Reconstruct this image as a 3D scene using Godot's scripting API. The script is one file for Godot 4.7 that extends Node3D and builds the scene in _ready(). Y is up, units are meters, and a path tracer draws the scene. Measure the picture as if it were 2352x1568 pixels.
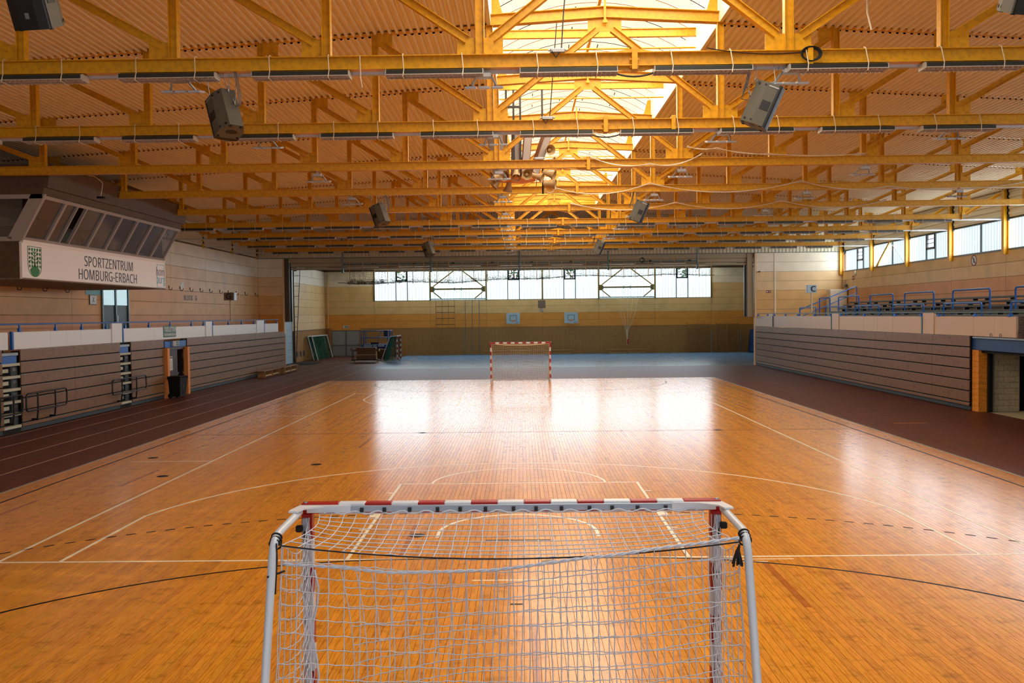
extends Node3D
# A sports hall seen from behind a handball goal. Metres; court centre at the origin, x right, y up, camera looks along -z.
const X0 := 1.95            # middle of the roof
const XL := -17.45          # left wall
const XR := 21.35           # right wall
const ZE := -33.15          # end wall of the hall, with the opening to the hall behind
const ZB := -53.5           # far wall of the hall behind
const ZN := 32.0            # wall behind the camera
const PITCH := 2.475        # panel of a roof truss
var M := {}
var used := {}
var rng := RandomNumberGenerator.new()

func _ready() -> void:
	rng.seed = 7
	# --- camera
	var cam := Camera3D.new()
	cam.name = "camera"
	cam.position = Vector3(0.0964, 3.4787, 26.824)
	cam.basis = Basis(Vector3.UP, 0.01089) * Basis(Vector3.RIGHT, -0.029064) * Basis(Vector3.BACK, -0.0112055)
	cam.fov = rad_to_deg(2.0 * atan(784.0 / 2072.33))
	cam.near = 0.05
	cam.far = 400.0
	cam.current = true
	add_child(cam)
	# --- sky, exposure
	var we := WorldEnvironment.new()
	we.name = "environment"
	var e := Environment.new()
	e.background_mode = Environment.BG_SKY
	var sm := ProceduralSkyMaterial.new()
	sm.sky_top_color = Color(0.45, 0.62, 0.88)
	sm.sky_horizon_color = Color(0.86, 0.91, 0.97)
	sm.ground_horizon_color = Color(0.55, 0.58, 0.52)
	sm.ground_bottom_color = Color(0.28, 0.3, 0.25)
	sm.sky_energy_multiplier = 2.2
	e.sky = Sky.new()
	e.sky.sky_material = sm
	e.tonemap_mode = Environment.TONE_MAPPER_LINEAR
	e.tonemap_exposure = 1.0
	e.sdfgi_enabled = true
	e.ssao_enabled = true
	e.ssil_enabled = true
	we.environment = e
	add_child(we)
	# --- sun, high on the right
	var sun := DirectionalLight3D.new()
	sun.name = "sun"
	sun.light_energy = 6.0
	sun.light_color = Color(1.0, 0.95, 0.86)
	sun.light_angular_distance = 0.6
	sun.shadow_enabled = true
	sun.basis = Basis.looking_at(Vector3(-0.62, -0.68, -0.4).normalized(), Vector3.UP)
	add_child(sun)
	# --- daylight that the glowing panes of the roof light and of the window bands let in
	for k in 10:
		var z := 20.0 - 4.98 * k
		day_light("skylight_daylight", Vector3(X0, 10.62, z), Vector3.DOWN, Vector2(4.3, 4.5), SKY_L, Color(1.0, 0.965, 0.9))
	for k in 13:
		if k != 1:
			day_light("window_daylight", Vector3(XR - 0.02, 6.8, -30.6 + 5.0 * k), Vector3.LEFT, Vector2(4.6, 1.2), RIGHT_L, Color(0.93, 0.97, 1.0))
	day_light("window_daylight", Vector3(XR - 0.02, 6.8, -25.6), Vector3.LEFT, Vector2(4.6, 1.2), RIGHT_L, Color(0.93, 0.97, 1.0))
	for k in 6:
		day_light("window_daylight", Vector3(-10.5 + 4.99 * k, 6.18, ZB + 0.03), Vector3.BACK, Vector2(4.96, 2.5), BACK_L, Color(0.88, 0.95, 1.0))
	for k in 6:
		day_light("window_daylight", Vector3(-10.5 + 4.99 * k, 4.4, ZN - 0.12), Vector3.FORWARD, Vector2(4.7, 2.4), NEAR_L, Color(0.86, 0.93, 1.0))
	make_materials()
	build_floor()
	build_shell()
	build_roof()
	build_window_bands()
	build_trusses()
	build_back_hall()
	build_stands()
	build_press_box()
	build_wall_things()
	build_goals()
	build_roof_things()
	build_back_things()
	build_small_things()

const SKY_L := 5.6
const RIGHT_L := 8.0
const BACK_L := 6.5
const NEAR_L := 3.2

func day_light(called: String, at: Vector3, towards: Vector3, size: Vector2, radiance: float, tint: Color) -> void:
	var a := AreaLight3D.new()
	a.name = numbered(called)
	a.area_size = size
	a.area_normalize_energy = false
	a.light_energy = radiance / PI
	a.light_color = tint
	a.light_size = 1.0
	a.shadow_enabled = true
	a.area_range = 80.0
	add_child(a)
	a.position = at
	a.basis = Basis.looking_at(towards, Vector3.UP if absf(towards.y) < 0.9 else Vector3.BACK)

# ---------------------------------------------------------------- helpers
func numbered(called: String) -> String:
	used[called] = used.get(called, -1) + 1
	return called if used[called] == 0 else "%s_%03d" % [called, used[called]]

func put(called: String, s, mat: Material, parent: Node = null) -> MeshInstance3D:
	var m := MeshInstance3D.new()
	m.mesh = s.commit() if s is SurfaceTool else s
	m.material_override = mat
	m.name = numbered(called) if parent == null else called
	(self if parent == null else parent).add_child(m, true)
	return m

func tag(o: Node, label: String, category := "", group := "") -> Node:
	o.set_meta("label", label)
	if category:
		o.set_meta("category", category)
	if group:
		o.set_meta("group", group)
	return o

func thing(called: String, label: String, category: String, at := Vector3.ZERO, turn := 0.0, group := "") -> Node3D:
	var o := Node3D.new()
	o.name = numbered(called)
	add_child(o)
	o.position = at
	o.rotation.y = turn
	tag(o, label, category, group)
	return o

func struct(called: String, label := "") -> Node3D:
	var o := Node3D.new()
	o.name = numbered(called)
	add_child(o)
	o.set_meta("kind", "structure")
	if label:
		o.set_meta("label", label)
	return o

func dup(o: Node3D, at: Vector3, label := "", group := "") -> Node3D:
	var c: Node3D = o.duplicate()
	c.name = numbered(str(o.name).rstrip("0123456789").trim_suffix("_"))
	add_child(c)
	c.position = at
	if label:
		c.set_meta("label", label)
	if group:
		c.set_meta("group", group)
	return c

func st() -> SurfaceTool:
	var s := SurfaceTool.new()
	s.begin(Mesh.PRIMITIVE_TRIANGLES)
	return s

func tri(s: SurfaceTool, a: Vector3, b: Vector3, c: Vector3, n: Vector3) -> void:
	s.set_normal(n)
	s.add_vertex(a)
	if (b - a).cross(c - a).dot(n) > 0.0:
		s.add_vertex(c)
		s.add_vertex(b)
	else:
		s.add_vertex(b)
		s.add_vertex(c)

func quad(s: SurfaceTool, a: Vector3, b: Vector3, c: Vector3, d: Vector3, n := Vector3.ZERO) -> void:
	if n == Vector3.ZERO:
		n = (c - a).cross(d - b).normalized()
	tri(s, a, b, c, n)
	tri(s, a, c, d, n)

func tri_smooth(s: SurfaceTool, v: Array, n: Array) -> void:
	var flip: bool = (v[1] - v[0]).cross(v[2] - v[0]).dot(n[0] + n[1] + n[2]) > 0.0
	for k in ([0, 2, 1] if flip else [0, 1, 2]):
		s.set_normal(n[k])
		s.add_vertex(v[k])

func box(s: SurfaceTool, c: Vector3, size: Vector3, b := Basis.IDENTITY) -> void:
	var h := size * 0.5
	for axis in 3:
		for sgn in [-1.0, 1.0]:
			var n := Vector3.ZERO
			n[axis] = sgn
			var u := Vector3.ZERO
			u[(axis + 1) % 3] = h[(axis + 1) % 3]
			var w := Vector3.ZERO
			w[(axis + 2) % 3] = h[(axis + 2) % 3]
			var m := n * h[axis]
			quad(s, c + b * (m - u - w), c + b * (m + u - w), c + b * (m + u + w), c + b * (m - u + w), (b * n).normalized())

# box given by two corners
func bx(s: SurfaceTool, lo: Vector3, hi: Vector3) -> void:
	box(s, (lo + hi) * 0.5, (hi - lo).abs())

# box with chamfered edges
func cbox(s: SurfaceTool, c: Vector3, size: Vector3, ch := 0.01, b := Basis.IDENTITY) -> void:
	var h := size * 0.5
	var corner := func(sx: float, sy: float, sz: float, axis: int) -> Vector3:
		var v := Vector3(sx * (h.x - ch), sy * (h.y - ch), sz * (h.z - ch))
		v[axis] += [sx, sy, sz][axis] * ch
		return c + b * v
	var sg := [-1.0, 1.0]
	for a in sg:
		quad(s, corner.call(a, -1, -1, 0), corner.call(a, 1, -1, 0), corner.call(a, 1, 1, 0), corner.call(a, -1, 1, 0), b * Vector3(a, 0, 0))
		quad(s, corner.call(-1, a, -1, 1), corner.call(1, a, -1, 1), corner.call(1, a, 1, 1), corner.call(-1, a, 1, 1), b * Vector3(0, a, 0))
		quad(s, corner.call(-1, -1, a, 2), corner.call(1, -1, a, 2), corner.call(1, 1, a, 2), corner.call(-1, 1, a, 2), b * Vector3(0, 0, a))
		for d in sg:
			quad(s, corner.call(a, d, -1, 0), corner.call(a, d, 1, 0), corner.call(a, d, 1, 1), corner.call(a, d, -1, 1), (b * Vector3(a, d, 0)).normalized())
			quad(s, corner.call(a, -1, d, 0), corner.call(a, 1, d, 0), corner.call(a, 1, d, 2), corner.call(a, -1, d, 2), (b * Vector3(a, 0, d)).normalized())
			quad(s, corner.call(-1, a, d, 1), corner.call(1, a, d, 1), corner.call(1, a, d, 2), corner.call(-1, a, d, 2), (b * Vector3(0, a, d)).normalized())
			for f in sg:
				tri(s, corner.call(a, d, f, 0), corner.call(a, d, f, 1), corner.call(a, d, f, 2), (b * Vector3(a, d, f)).normalized())

func frame_of(p: Vector3, q: Vector3, up := Vector3.UP) -> Basis:
	var d := (q - p).normalized()
	if absf(d.dot(up)) > 0.99:
		up = Vector3.BACK if absf(d.z) < 0.9 else Vector3.RIGHT
	var side := up.cross(d).normalized()
	return Basis(side, d.cross(side).normalized(), d)

# bar from p to q: w across, h along up
func beam(s: SurfaceTool, p: Vector3, q: Vector3, w: float, h: float, up := Vector3.UP) -> void:
	box(s, (p + q) * 0.5, Vector3(w, h, p.distance_to(q)), frame_of(p, q, up))

# I section: hh deep along up, w wide
func ibeam(s: SurfaceTool, p: Vector3, q: Vector3, hh: float, w: float, up := Vector3.UP, tf := 0.014, tw := 0.01) -> void:
	var b := frame_of(p, q, up)
	var l := p.distance_to(q)
	var c := (p + q) * 0.5
	box(s, c, Vector3(tw, hh - 2 * tf, l), b)
	box(s, c + b.y * (hh - tf) * 0.5, Vector3(w, tf, l), b)
	box(s, c - b.y * (hh - tf) * 0.5, Vector3(w, tf, l), b)

func tube(s: SurfaceTool, pts: Array, r: float, n := 6, closed := false, caps := true) -> void:
	var count := pts.size()
	var rings := []
	var normals := []
	var prev := Vector3.ZERO
	for i in count:
		var a: Vector3 = pts[(i - 1 + count) % count] if closed or i > 0 else pts[0]
		var c: Vector3 = pts[(i + 1) % count] if closed or i < count - 1 else pts[count - 1]
		var d := (c - a).normalized()
		if prev == Vector3.ZERO:
			prev = d.cross(Vector3.UP if absf(d.y) < 0.9 else Vector3.RIGHT).normalized()
		prev = (prev - d * prev.dot(d)).normalized()
		var other := d.cross(prev)
		var ring := []
		var nn := []
		for k in n:
			var t := TAU * k / n
			var dir := prev * cos(t) + other * sin(t)
			nn.append(dir)
			ring.append(pts[i] + dir * r)
		rings.append(ring)
		normals.append(nn)
	for i in (count if closed else count - 1):
		var j := (i + 1) % count
		for k in n:
			var l := (k + 1) % n
			tri_smooth(s, [rings[i][k], rings[j][k], rings[j][l]], [normals[i][k], normals[j][k], normals[j][l]])
			tri_smooth(s, [rings[i][k], rings[j][l], rings[i][l]], [normals[i][k], normals[j][l], normals[i][l]])
	if caps and not closed and n > 4:
		for e in [0, count - 1]:
			var nrm: Vector3 = ((pts[0] - pts[1]) if e == 0 else (pts[e] - pts[e - 1])).normalized()
			for k in range(1, n - 1):
				tri(s, rings[e][0], rings[e][k], rings[e][k + 1], nrm)

# profile of (radius, height) turned round the y axis of xf
func lathe(s: SurfaceTool, prof: Array, n: int, xf := Transform3D.IDENTITY) -> void:
	for i in prof.size() - 1:
		var a: Vector2 = prof[i]
		var c: Vector2 = prof[i + 1]
		var d := (c - a).normalized()
		var pn := Vector2(d.y, -d.x)
		for k in n:
			var t0 := TAU * k / n
			var t1 := TAU * (k + 1) / n
			var v := []
			var nn := []
			for e in [[a, t0], [c, t0], [c, t1], [a, t1]]:
				v.append(xf * Vector3(e[0].x * cos(e[1]), e[0].y, e[0].x * sin(e[1])))
				nn.append((xf.basis * Vector3(pn.x * cos(e[1]), pn.y, pn.x * sin(e[1]))).normalized())
			if c.x > 1e-5:
				tri_smooth(s, [v[0], v[1], v[2]], [nn[0], nn[1], nn[2]])
			if a.x > 1e-5:
				tri_smooth(s, [v[0], v[2], v[3]], [nn[0], nn[2], nn[3]])

# polygon in the xy plane of xf, from z0 to z1
func prism(s: SurfaceTool, poly: PackedVector2Array, z0: float, z1: float, xf := Transform3D.IDENTITY) -> void:
	var idx := Geometry2D.triangulate_polygon(poly)
	for i in range(0, idx.size(), 3):
		for z in [z0, z1]:
			var n := (xf.basis * Vector3(0, 0, 1.0 if z == maxf(z0, z1) else -1.0)).normalized()
			tri(s, xf * Vector3(poly[idx[i]].x, poly[idx[i]].y, z), xf * Vector3(poly[idx[i + 1]].x, poly[idx[i + 1]].y, z), xf * Vector3(poly[idx[i + 2]].x, poly[idx[i + 2]].y, z), n)
	var cw := Geometry2D.is_polygon_clockwise(poly)
	for i in poly.size():
		var a := poly[i]
		var c := poly[(i + 1) % poly.size()]
		var d := (c - a).normalized()
		var n2 := Vector2(-d.y, d.x) if cw else Vector2(d.y, -d.x)
		quad(s, xf * Vector3(a.x, a.y, z0), xf * Vector3(c.x, c.y, z0), xf * Vector3(c.x, c.y, z1), xf * Vector3(a.x, a.y, z1), (xf.basis * Vector3(n2.x, n2.y, 0)).normalized())

func disc_poly(r: float, n := 24, rx := 1.0) -> PackedVector2Array:
	var p := PackedVector2Array()
	for k in n:
		p.append(Vector2(cos(TAU * k / n) * r * rx, sin(TAU * k / n) * r))
	return p

# lettering: the middle of the line at the origin of xf, read along its x axis
func letters(called: String, text: String, height: float, mat: Material, parent: Node, xf: Transform3D, stretch := 1.0, bold := false, deep := 0.006) -> MeshInstance3D:
	var t := TextMesh.new()
	var f := SystemFont.new()
	f.font_names = PackedStringArray(["Droid Sans"])
	f.font_weight = 700 if bold else 400
	t.font = f
	t.text = text
	t.font_size = 64
	t.pixel_size = height / 46.0
	t.depth = deep
	t.curve_step = 2.0
	t.horizontal_alignment = HORIZONTAL_ALIGNMENT_CENTER
	t.vertical_alignment = VERTICAL_ALIGNMENT_CENTER
	var m := put(called, t, mat, parent)
	m.transform = xf * Transform3D(Basis.from_scale(Vector3(stretch, 1, 1)), Vector3.ZERO)
	return m

func arc(c: Vector3, r: float, a0: float, a1: float, n: int, u: Vector3, v: Vector3) -> Array:
	var out := []
	for k in n + 1:
		var t := lerpf(a0, a1, float(k) / n)
		out.append(c + u * cos(t) * r + v * sin(t) * r)
	return out

# polyline with its inner corners rounded
func rounded(pts: Array, r: float, n := 5) -> Array:
	var out := [pts[0]]
	for i in range(1, pts.size() - 1):
		var p: Vector3 = pts[i]
		var a: Vector3 = p + (pts[i - 1] - p).normalized() * r
		var b: Vector3 = p + (pts[i + 1] - p).normalized() * r
		for k in n + 1:
			var t := float(k) / n
			out.append(a.lerp(p, t).lerp(p.lerp(b, t), t))
	out.append(pts[pts.size() - 1])
	return out

func sag(a: Vector3, b: Vector3, drop: float, n := 10) -> Array:
	var out := []
	for k in n + 1:
		var t := float(k) / n
		out.append(a.lerp(b, t) - Vector3(0, drop * 4.0 * t * (1.0 - t), 0))
	return out

# ---------------------------------------------------------------- materials
func mat(called: String, c: Color, rough := 0.6, metal := 0.0, spec := 0.5) -> StandardMaterial3D:
	var m := StandardMaterial3D.new()
	m.resource_name = called
	m.albedo_color = c
	m.roughness = rough
	m.metallic = metal
	m.metallic_specular = spec
	M[called] = m
	return m

func noise_tex(freq: float, seed_: int, stops: Array, size := 512, octaves := 4, normal := false, gain := 0.5) -> NoiseTexture2D:
	var f := FastNoiseLite.new()
	f.noise_type = FastNoiseLite.TYPE_SIMPLEX_SMOOTH
	f.frequency = freq
	f.seed = seed_
	f.fractal_octaves = octaves
	f.fractal_gain = gain
	var t := NoiseTexture2D.new()
	t.width = size
	t.height = size
	t.seamless = true
	t.noise = f
	t.as_normal_map = normal
	if stops:
		var g := Gradient.new()
		g.offsets = PackedFloat32Array(stops.map(func(x): return x[0]))
		g.colors = PackedColorArray(stops.map(func(x): return x[1]))
		t.color_ramp = g
	return t

func over(m: StandardMaterial3D, tex: Texture2D, scale: Vector3) -> void:
	m.albedo_texture = tex
	m.uv1_triplanar = true
	m.uv1_world_triplanar = true
	m.uv1_triplanar_sharpness = 4.0
	m.uv1_scale = scale

func dirty(m: StandardMaterial3D, tex: Texture2D, scale: Vector3) -> void:
	m.detail_enabled = true
	m.detail_albedo = tex
	m.detail_blend_mode = BaseMaterial3D.BLEND_MODE_MUL
	m.detail_uv_layer = BaseMaterial3D.DETAIL_UV_2
	m.uv2_triplanar = true
	m.uv2_world_triplanar = true
	m.uv2_triplanar_sharpness = 4.0
	m.uv2_scale = scale

func g8(v: float) -> Color:
	return Color(v, v, v)

func make_materials() -> void:
	var grain := noise_tex(0.02, 3, [[0.0, Color(0.8, 0.72, 0.6)], [0.42, Color(0.96, 0.94, 0.9)], [0.6, Color(1, 1, 1)], [1.0, Color(0.9, 0.84, 0.76)]], 512, 5)
	var scuffs := noise_tex(0.008, 11, [[0.0, g8(0.8)], [0.2, g8(0.88)], [0.3, g8(0.96)], [0.4, g8(1.0)], [1.0, g8(1.0)]], 1024, 8, false, 0.68)
	var mottled := noise_tex(0.01, 21, [[0.0, g8(0.82)], [0.5, g8(1.0)], [1.0, g8(0.9)]], 512, 5)
	var faint := noise_tex(0.006, 22, [[0.0, g8(0.94)], [0.5, g8(1.0)], [1.0, g8(0.96)]], 512, 3)
	var m := mat("parquet", Color(1, 1, 1), 0.24, 0.0, 0.5)
	m.vertex_color_use_as_albedo = true
	over(m, grain, Vector3(3.2, 1.0, 0.22))
	dirty(m, scuffs, Vector3(0.23, 0.3, 0.34))
	m.roughness_texture = noise_tex(0.015, 31, [[0.0, g8(0.75)], [1.0, g8(1.0)]], 512, 4)
	mat("parquet_gap", Color(0.1, 0.05, 0.025), 0.7)
	m = mat("line_white", Color(0.93, 0.89, 0.78), 0.3)
	dirty(m, scuffs, Vector3(1.3, 1.3, 1.3))
	mat("line_black", Color(0.025, 0.03, 0.035), 0.45, 0.0, 0.3)
	m = mat("track", Color(0.46, 0.22, 0.16), 0.5, 0.0, 0.5)
	over(m, noise_tex(0.02, 41, [[0.0, g8(0.74)], [0.5, g8(0.95)], [1.0, Color(1.0, 0.96, 0.94)]], 512, 5), Vector3(0.3, 0.3, 0.12))
	dirty(m, noise_tex(0.25, 42, [[0.0, g8(0.8)], [1.0, g8(1.0)]], 512, 2), Vector3(2, 2, 2))
	mat("lane_line", Color(0.72, 0.6, 0.5), 0.55)
	m = mat("blue_floor", Color(0.42, 0.62, 0.8), 0.24)
	over(m, mottled, Vector3(0.2, 0.2, 0.2))
	mat("edge_strip", Color(0.72, 0.72, 0.66), 0.35, 0.6)
	# walls
	for a in [["board_a", Color(0.96, 0.91, 0.82)], ["board_b", Color(0.95, 0.81, 0.62)], ["board_c", Color(0.93, 0.73, 0.48)], ["board_d", Color(0.92, 0.67, 0.47)], ["board_e", Color(0.92, 0.63, 0.3)], ["board_k", Color(0.92, 0.77, 0.54)]]:
		m = mat(a[0], a[1], 0.5, 0.0, 0.35)
		over(m, faint, Vector3(0.17, 0.17, 0.17))
	mat("wall_core", Color(0.3, 0.27, 0.24), 0.9)
	mat("joint", Color(0.42, 0.34, 0.26), 0.8)
	mat("render", Color(0.8, 0.77, 0.7), 0.9)
	m = mat("block", Color(0.8, 0.76, 0.62), 0.85)
	over(m, mottled, Vector3(0.9, 0.9, 0.9))
	m = mat("block_orange", Color(0.96, 0.62, 0.16), 0.6)
	over(m, mottled, Vector3(0.9, 0.9, 0.9))
	# roof
	m = mat("deck", Color(0.94, 0.88, 0.76), 0.5, 0.0, 0.4)
	m = mat("cladding", Color(0.88, 0.86, 0.78), 0.45, 0.0, 0.4)
	mat("filler", Color(0.015, 0.015, 0.015), 0.95, 0.0, 0.1)
	m = mat("steel_yellow", Color(0.86, 0.63, 0.03), 0.38, 0.0, 0.5)
	over(m, noise_tex(0.02, 51, [[0.0, g8(0.88)], [0.6, g8(1.0)]], 512, 4), Vector3(0.8, 0.8, 0.8))
	mat("curb", Color(0.93, 0.88, 0.76), 0.5)
	m = mat("skylight_sheet", Color(0.9, 0.88, 0.82), 0.5)
	m.emission_enabled = true
	m.emission = Color(1.0, 0.975, 0.92)
	m.emission_energy_multiplier = 0.78
	mat("rib_tan", Color(0.72, 0.58, 0.4), 0.5)
	mat("rib_dark", Color(0.06, 0.055, 0.05), 0.5)
	for a in [["pane_white", Color(0.96, 0.99, 1.0), 1.05], ["pane_blue", Color(0.72, 0.9, 0.94), 0.62], ["pane_right", Color(0.87, 0.95, 0.99), 0.92], ["pane_right_blue", Color(0.74, 0.85, 0.91), 0.72]]:
		m = mat(a[0], Color(0.8, 0.85, 0.87), 0.4)
		m.emission_enabled = true
		m.emission = a[1]
		m.emission_energy_multiplier = a[2]
	mat("frame_grey", Color(0.4, 0.44, 0.45), 0.4, 0.5)
	mat("frame_dark", Color(0.13, 0.19, 0.2), 0.45)
	m = mat("glass", Color(0.75, 0.8, 0.82, 0.1), 0.04)
	m.transparency = BaseMaterial3D.TRANSPARENCY_ALPHA
	m = mat("glass_tinted", Color(0.35, 0.33, 0.33, 0.42), 0.06)
	m.transparency = BaseMaterial3D.TRANSPARENCY_ALPHA
	# stands
	m = mat("stand_board", Color(0.6, 0.44, 0.3), 0.42, 0.0, 0.45)
	over(m, mottled, Vector3(0.35, 0.5, 0.35))
	dirty(m, noise_tex(0.05, 61, [[0.0, g8(0.86)], [1.0, g8(1.0)]], 512, 3), Vector3(0.15, 9.0, 0.15))
	mat("stand_dark", Color(0.015, 0.015, 0.016), 0.8)
	mat("nosing", Color(0.78, 0.76, 0.74), 0.3, 0.5)
	m = mat("kick", Color(0.2, 0.25, 0.28), 0.5)
	mat("parapet_white", Color(0.95, 0.97, 0.98), 0.4)
	mat("parapet_cream", Color(0.88, 0.79, 0.68), 0.45)
	mat("blue_rail", Color(0.04, 0.38, 0.74), 0.35)
	m = mat("blue_beam", Color(0.03, 0.27, 0.52), 0.45)
	over(m, noise_tex(0.03, 62, [[0.0, Color(1, 1, 1)], [0.72, Color(1, 1, 1)], [0.76, Color(4.0, 2.0, 1.3)], [1.0, Color(4, 2, 1.3)]], 512, 3), Vector3(1.4, 0.7, 1.4))
	mat("blue_panel", Color(0.08, 0.4, 0.78), 0.4)
	mat("bench_grey", Color(0.42, 0.43, 0.42), 0.6)
	mat("bench_cream", Color(0.8, 0.8, 0.72), 0.6)
	mat("black_steel", Color(0.035, 0.038, 0.042), 0.3)
	mat("grey_steel", Color(0.45, 0.47, 0.5), 0.35, 0.7)
	mat("galvanised", Color(0.62, 0.64, 0.66), 0.35, 0.8)
	mat("concrete", Color(0.5, 0.48, 0.45), 0.9)
	mat("orange_wood", Color(0.93, 0.6, 0.3), 0.55)
	m = mat("door_brown", Color(0.22, 0.13, 0.105), 0.4)
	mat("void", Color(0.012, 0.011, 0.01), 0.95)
	# press box
	m = mat("box_brown", Color(0.36, 0.29, 0.22), 0.6)
	over(m, mottled, Vector3(0.5, 0.5, 0.5))
	mat("box_white", Color(0.97, 0.96, 0.95), 0.45)
	mat("box_soffit", Color(0.5, 0.42, 0.37), 0.7)
	mat("alu", Color(0.68, 0.66, 0.65), 0.4, 0.3)
	mat("ink_blue", Color(0.06, 0.13, 0.22), 0.5)
	mat("ink_black", Color(0.03, 0.03, 0.035), 0.5)
	mat("crest_green", Color(0.07, 0.48, 0.13), 0.5)
	mat("logo_cyan", Color(0.3, 0.72, 0.85), 0.5)
	mat("logo_mauve", Color(0.5, 0.38, 0.44), 0.5)
	mat("red", Color(0.72, 0.05, 0.07), 0.4)
	mat("white", Color(0.9, 0.9, 0.88), 0.45)
	mat("sign_green", Color(0.02, 0.36, 0.24), 0.45)
	mat("sign_cyan", Color(0.45, 0.75, 0.8), 0.5)
	mat("sign_red", Color(0.5, 0.06, 0.1), 0.5)
	mat("clip_black", Color(0.03, 0.04, 0.06), 0.5)
	# goals
	m = mat("goal_white", Color(0.83, 0.85, 0.88), 0.35)
	m = mat("goal_red", Color(0.62, 0.04, 0.06), 0.35)
	mat("goal_alu", Color(0.66, 0.7, 0.76), 0.35, 0.4)
	mat("goal_tube", Color(0.76, 0.8, 0.85), 0.3)
	mat("net_white", Color(0.78, 0.81, 0.87), 0.7)
	mat("net_cream", Color(0.86, 0.79, 0.66), 0.8)
	mat("net_green", Color(0.03, 0.32, 0.22), 0.8)
	mat("net_dark", Color(0.03, 0.12, 0.09), 0.8)
	mat("cord_black", Color(0.02, 0.022, 0.026), 0.7)
	# hung things
	mat("speaker_grey", Color(0.34, 0.33, 0.285), 0.6)
	mat("speaker_front", Color(0.02, 0.025, 0.03), 0.5)
	mat("speaker_edge", Color(0.03, 0.07, 0.1), 0.35)
	mat("horn", Color(0.68, 0.56, 0.38), 0.5)
	mat("lamp_case", Color(0.15, 0.165, 0.155), 0.35)
	mat("lamp_edge", Color(0.7, 0.7, 0.68), 0.35)
	mat("lamp_louvre", Color(0.72, 0.66, 0.62), 0.35, 0.2)
	mat("tray", Color(0.74, 0.75, 0.77), 0.35, 0.3)
	mat("flood_lens", Color(0.74, 0.74, 0.82), 0.25)
	mat("flood_case", Color(0.66, 0.67, 0.68), 0.4, 0.3)
	mat("cable_white", Color(0.85, 0.8, 0.7), 0.6)
	mat("veneer_brown", Color(0.42, 0.24, 0.1), 0.5)
	mat("cloth_grey", Color(0.62, 0.58, 0.56), 0.9)
	# hall behind
	m = mat("wood_slat", Color(0.76, 0.57, 0.34), 0.55)
	over(m, noise_tex(0.05, 71, [[0.0, Color(0.45, 0.36, 0.28)], [0.22, Color(0.62, 0.52, 0.42)], [0.32, Color(0.95, 0.93, 0.9)], [1.0, Color(1, 1, 1)]], 512, 3), Vector3(0.7, 0.35, 0.7))
	mat("wood_light", Color(0.66, 0.48, 0.29), 0.5)
	mat("wood_dark", Color(0.4, 0.26, 0.14), 0.55)
	mat("wood_pale", Color(0.78, 0.62, 0.42), 0.5)
	mat("door_grey", Color(0.62, 0.64, 0.66), 0.5)
	mat("door_white", Color(0.72, 0.82, 0.88), 0.45)
	mat("curtain", Color(0.72, 0.66, 0.55), 0.85)
	mat("lift_blue", Color(0.06, 0.36, 0.62), 0.4)
	mat("lift_dark", Color(0.02, 0.12, 0.3), 0.5)
	mat("rubber", Color(0.03, 0.03, 0.032), 0.8)
	m = mat("mat_blue", Color(0.03, 0.05, 0.08), 0.9)
	mat("pad_blue", Color(0.05, 0.22, 0.42), 0.6)
	mat("pipe_teal", Color(0.35, 0.5, 0.53), 0.4, 0.3)
	mat("leaf", Color(0.2, 0.38, 0.1), 0.8)
	mat("olive", Color(0.45, 0.37, 0.14), 0.45)
	mat("bin_black", Color(0.035, 0.04, 0.045), 0.5)

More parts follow.
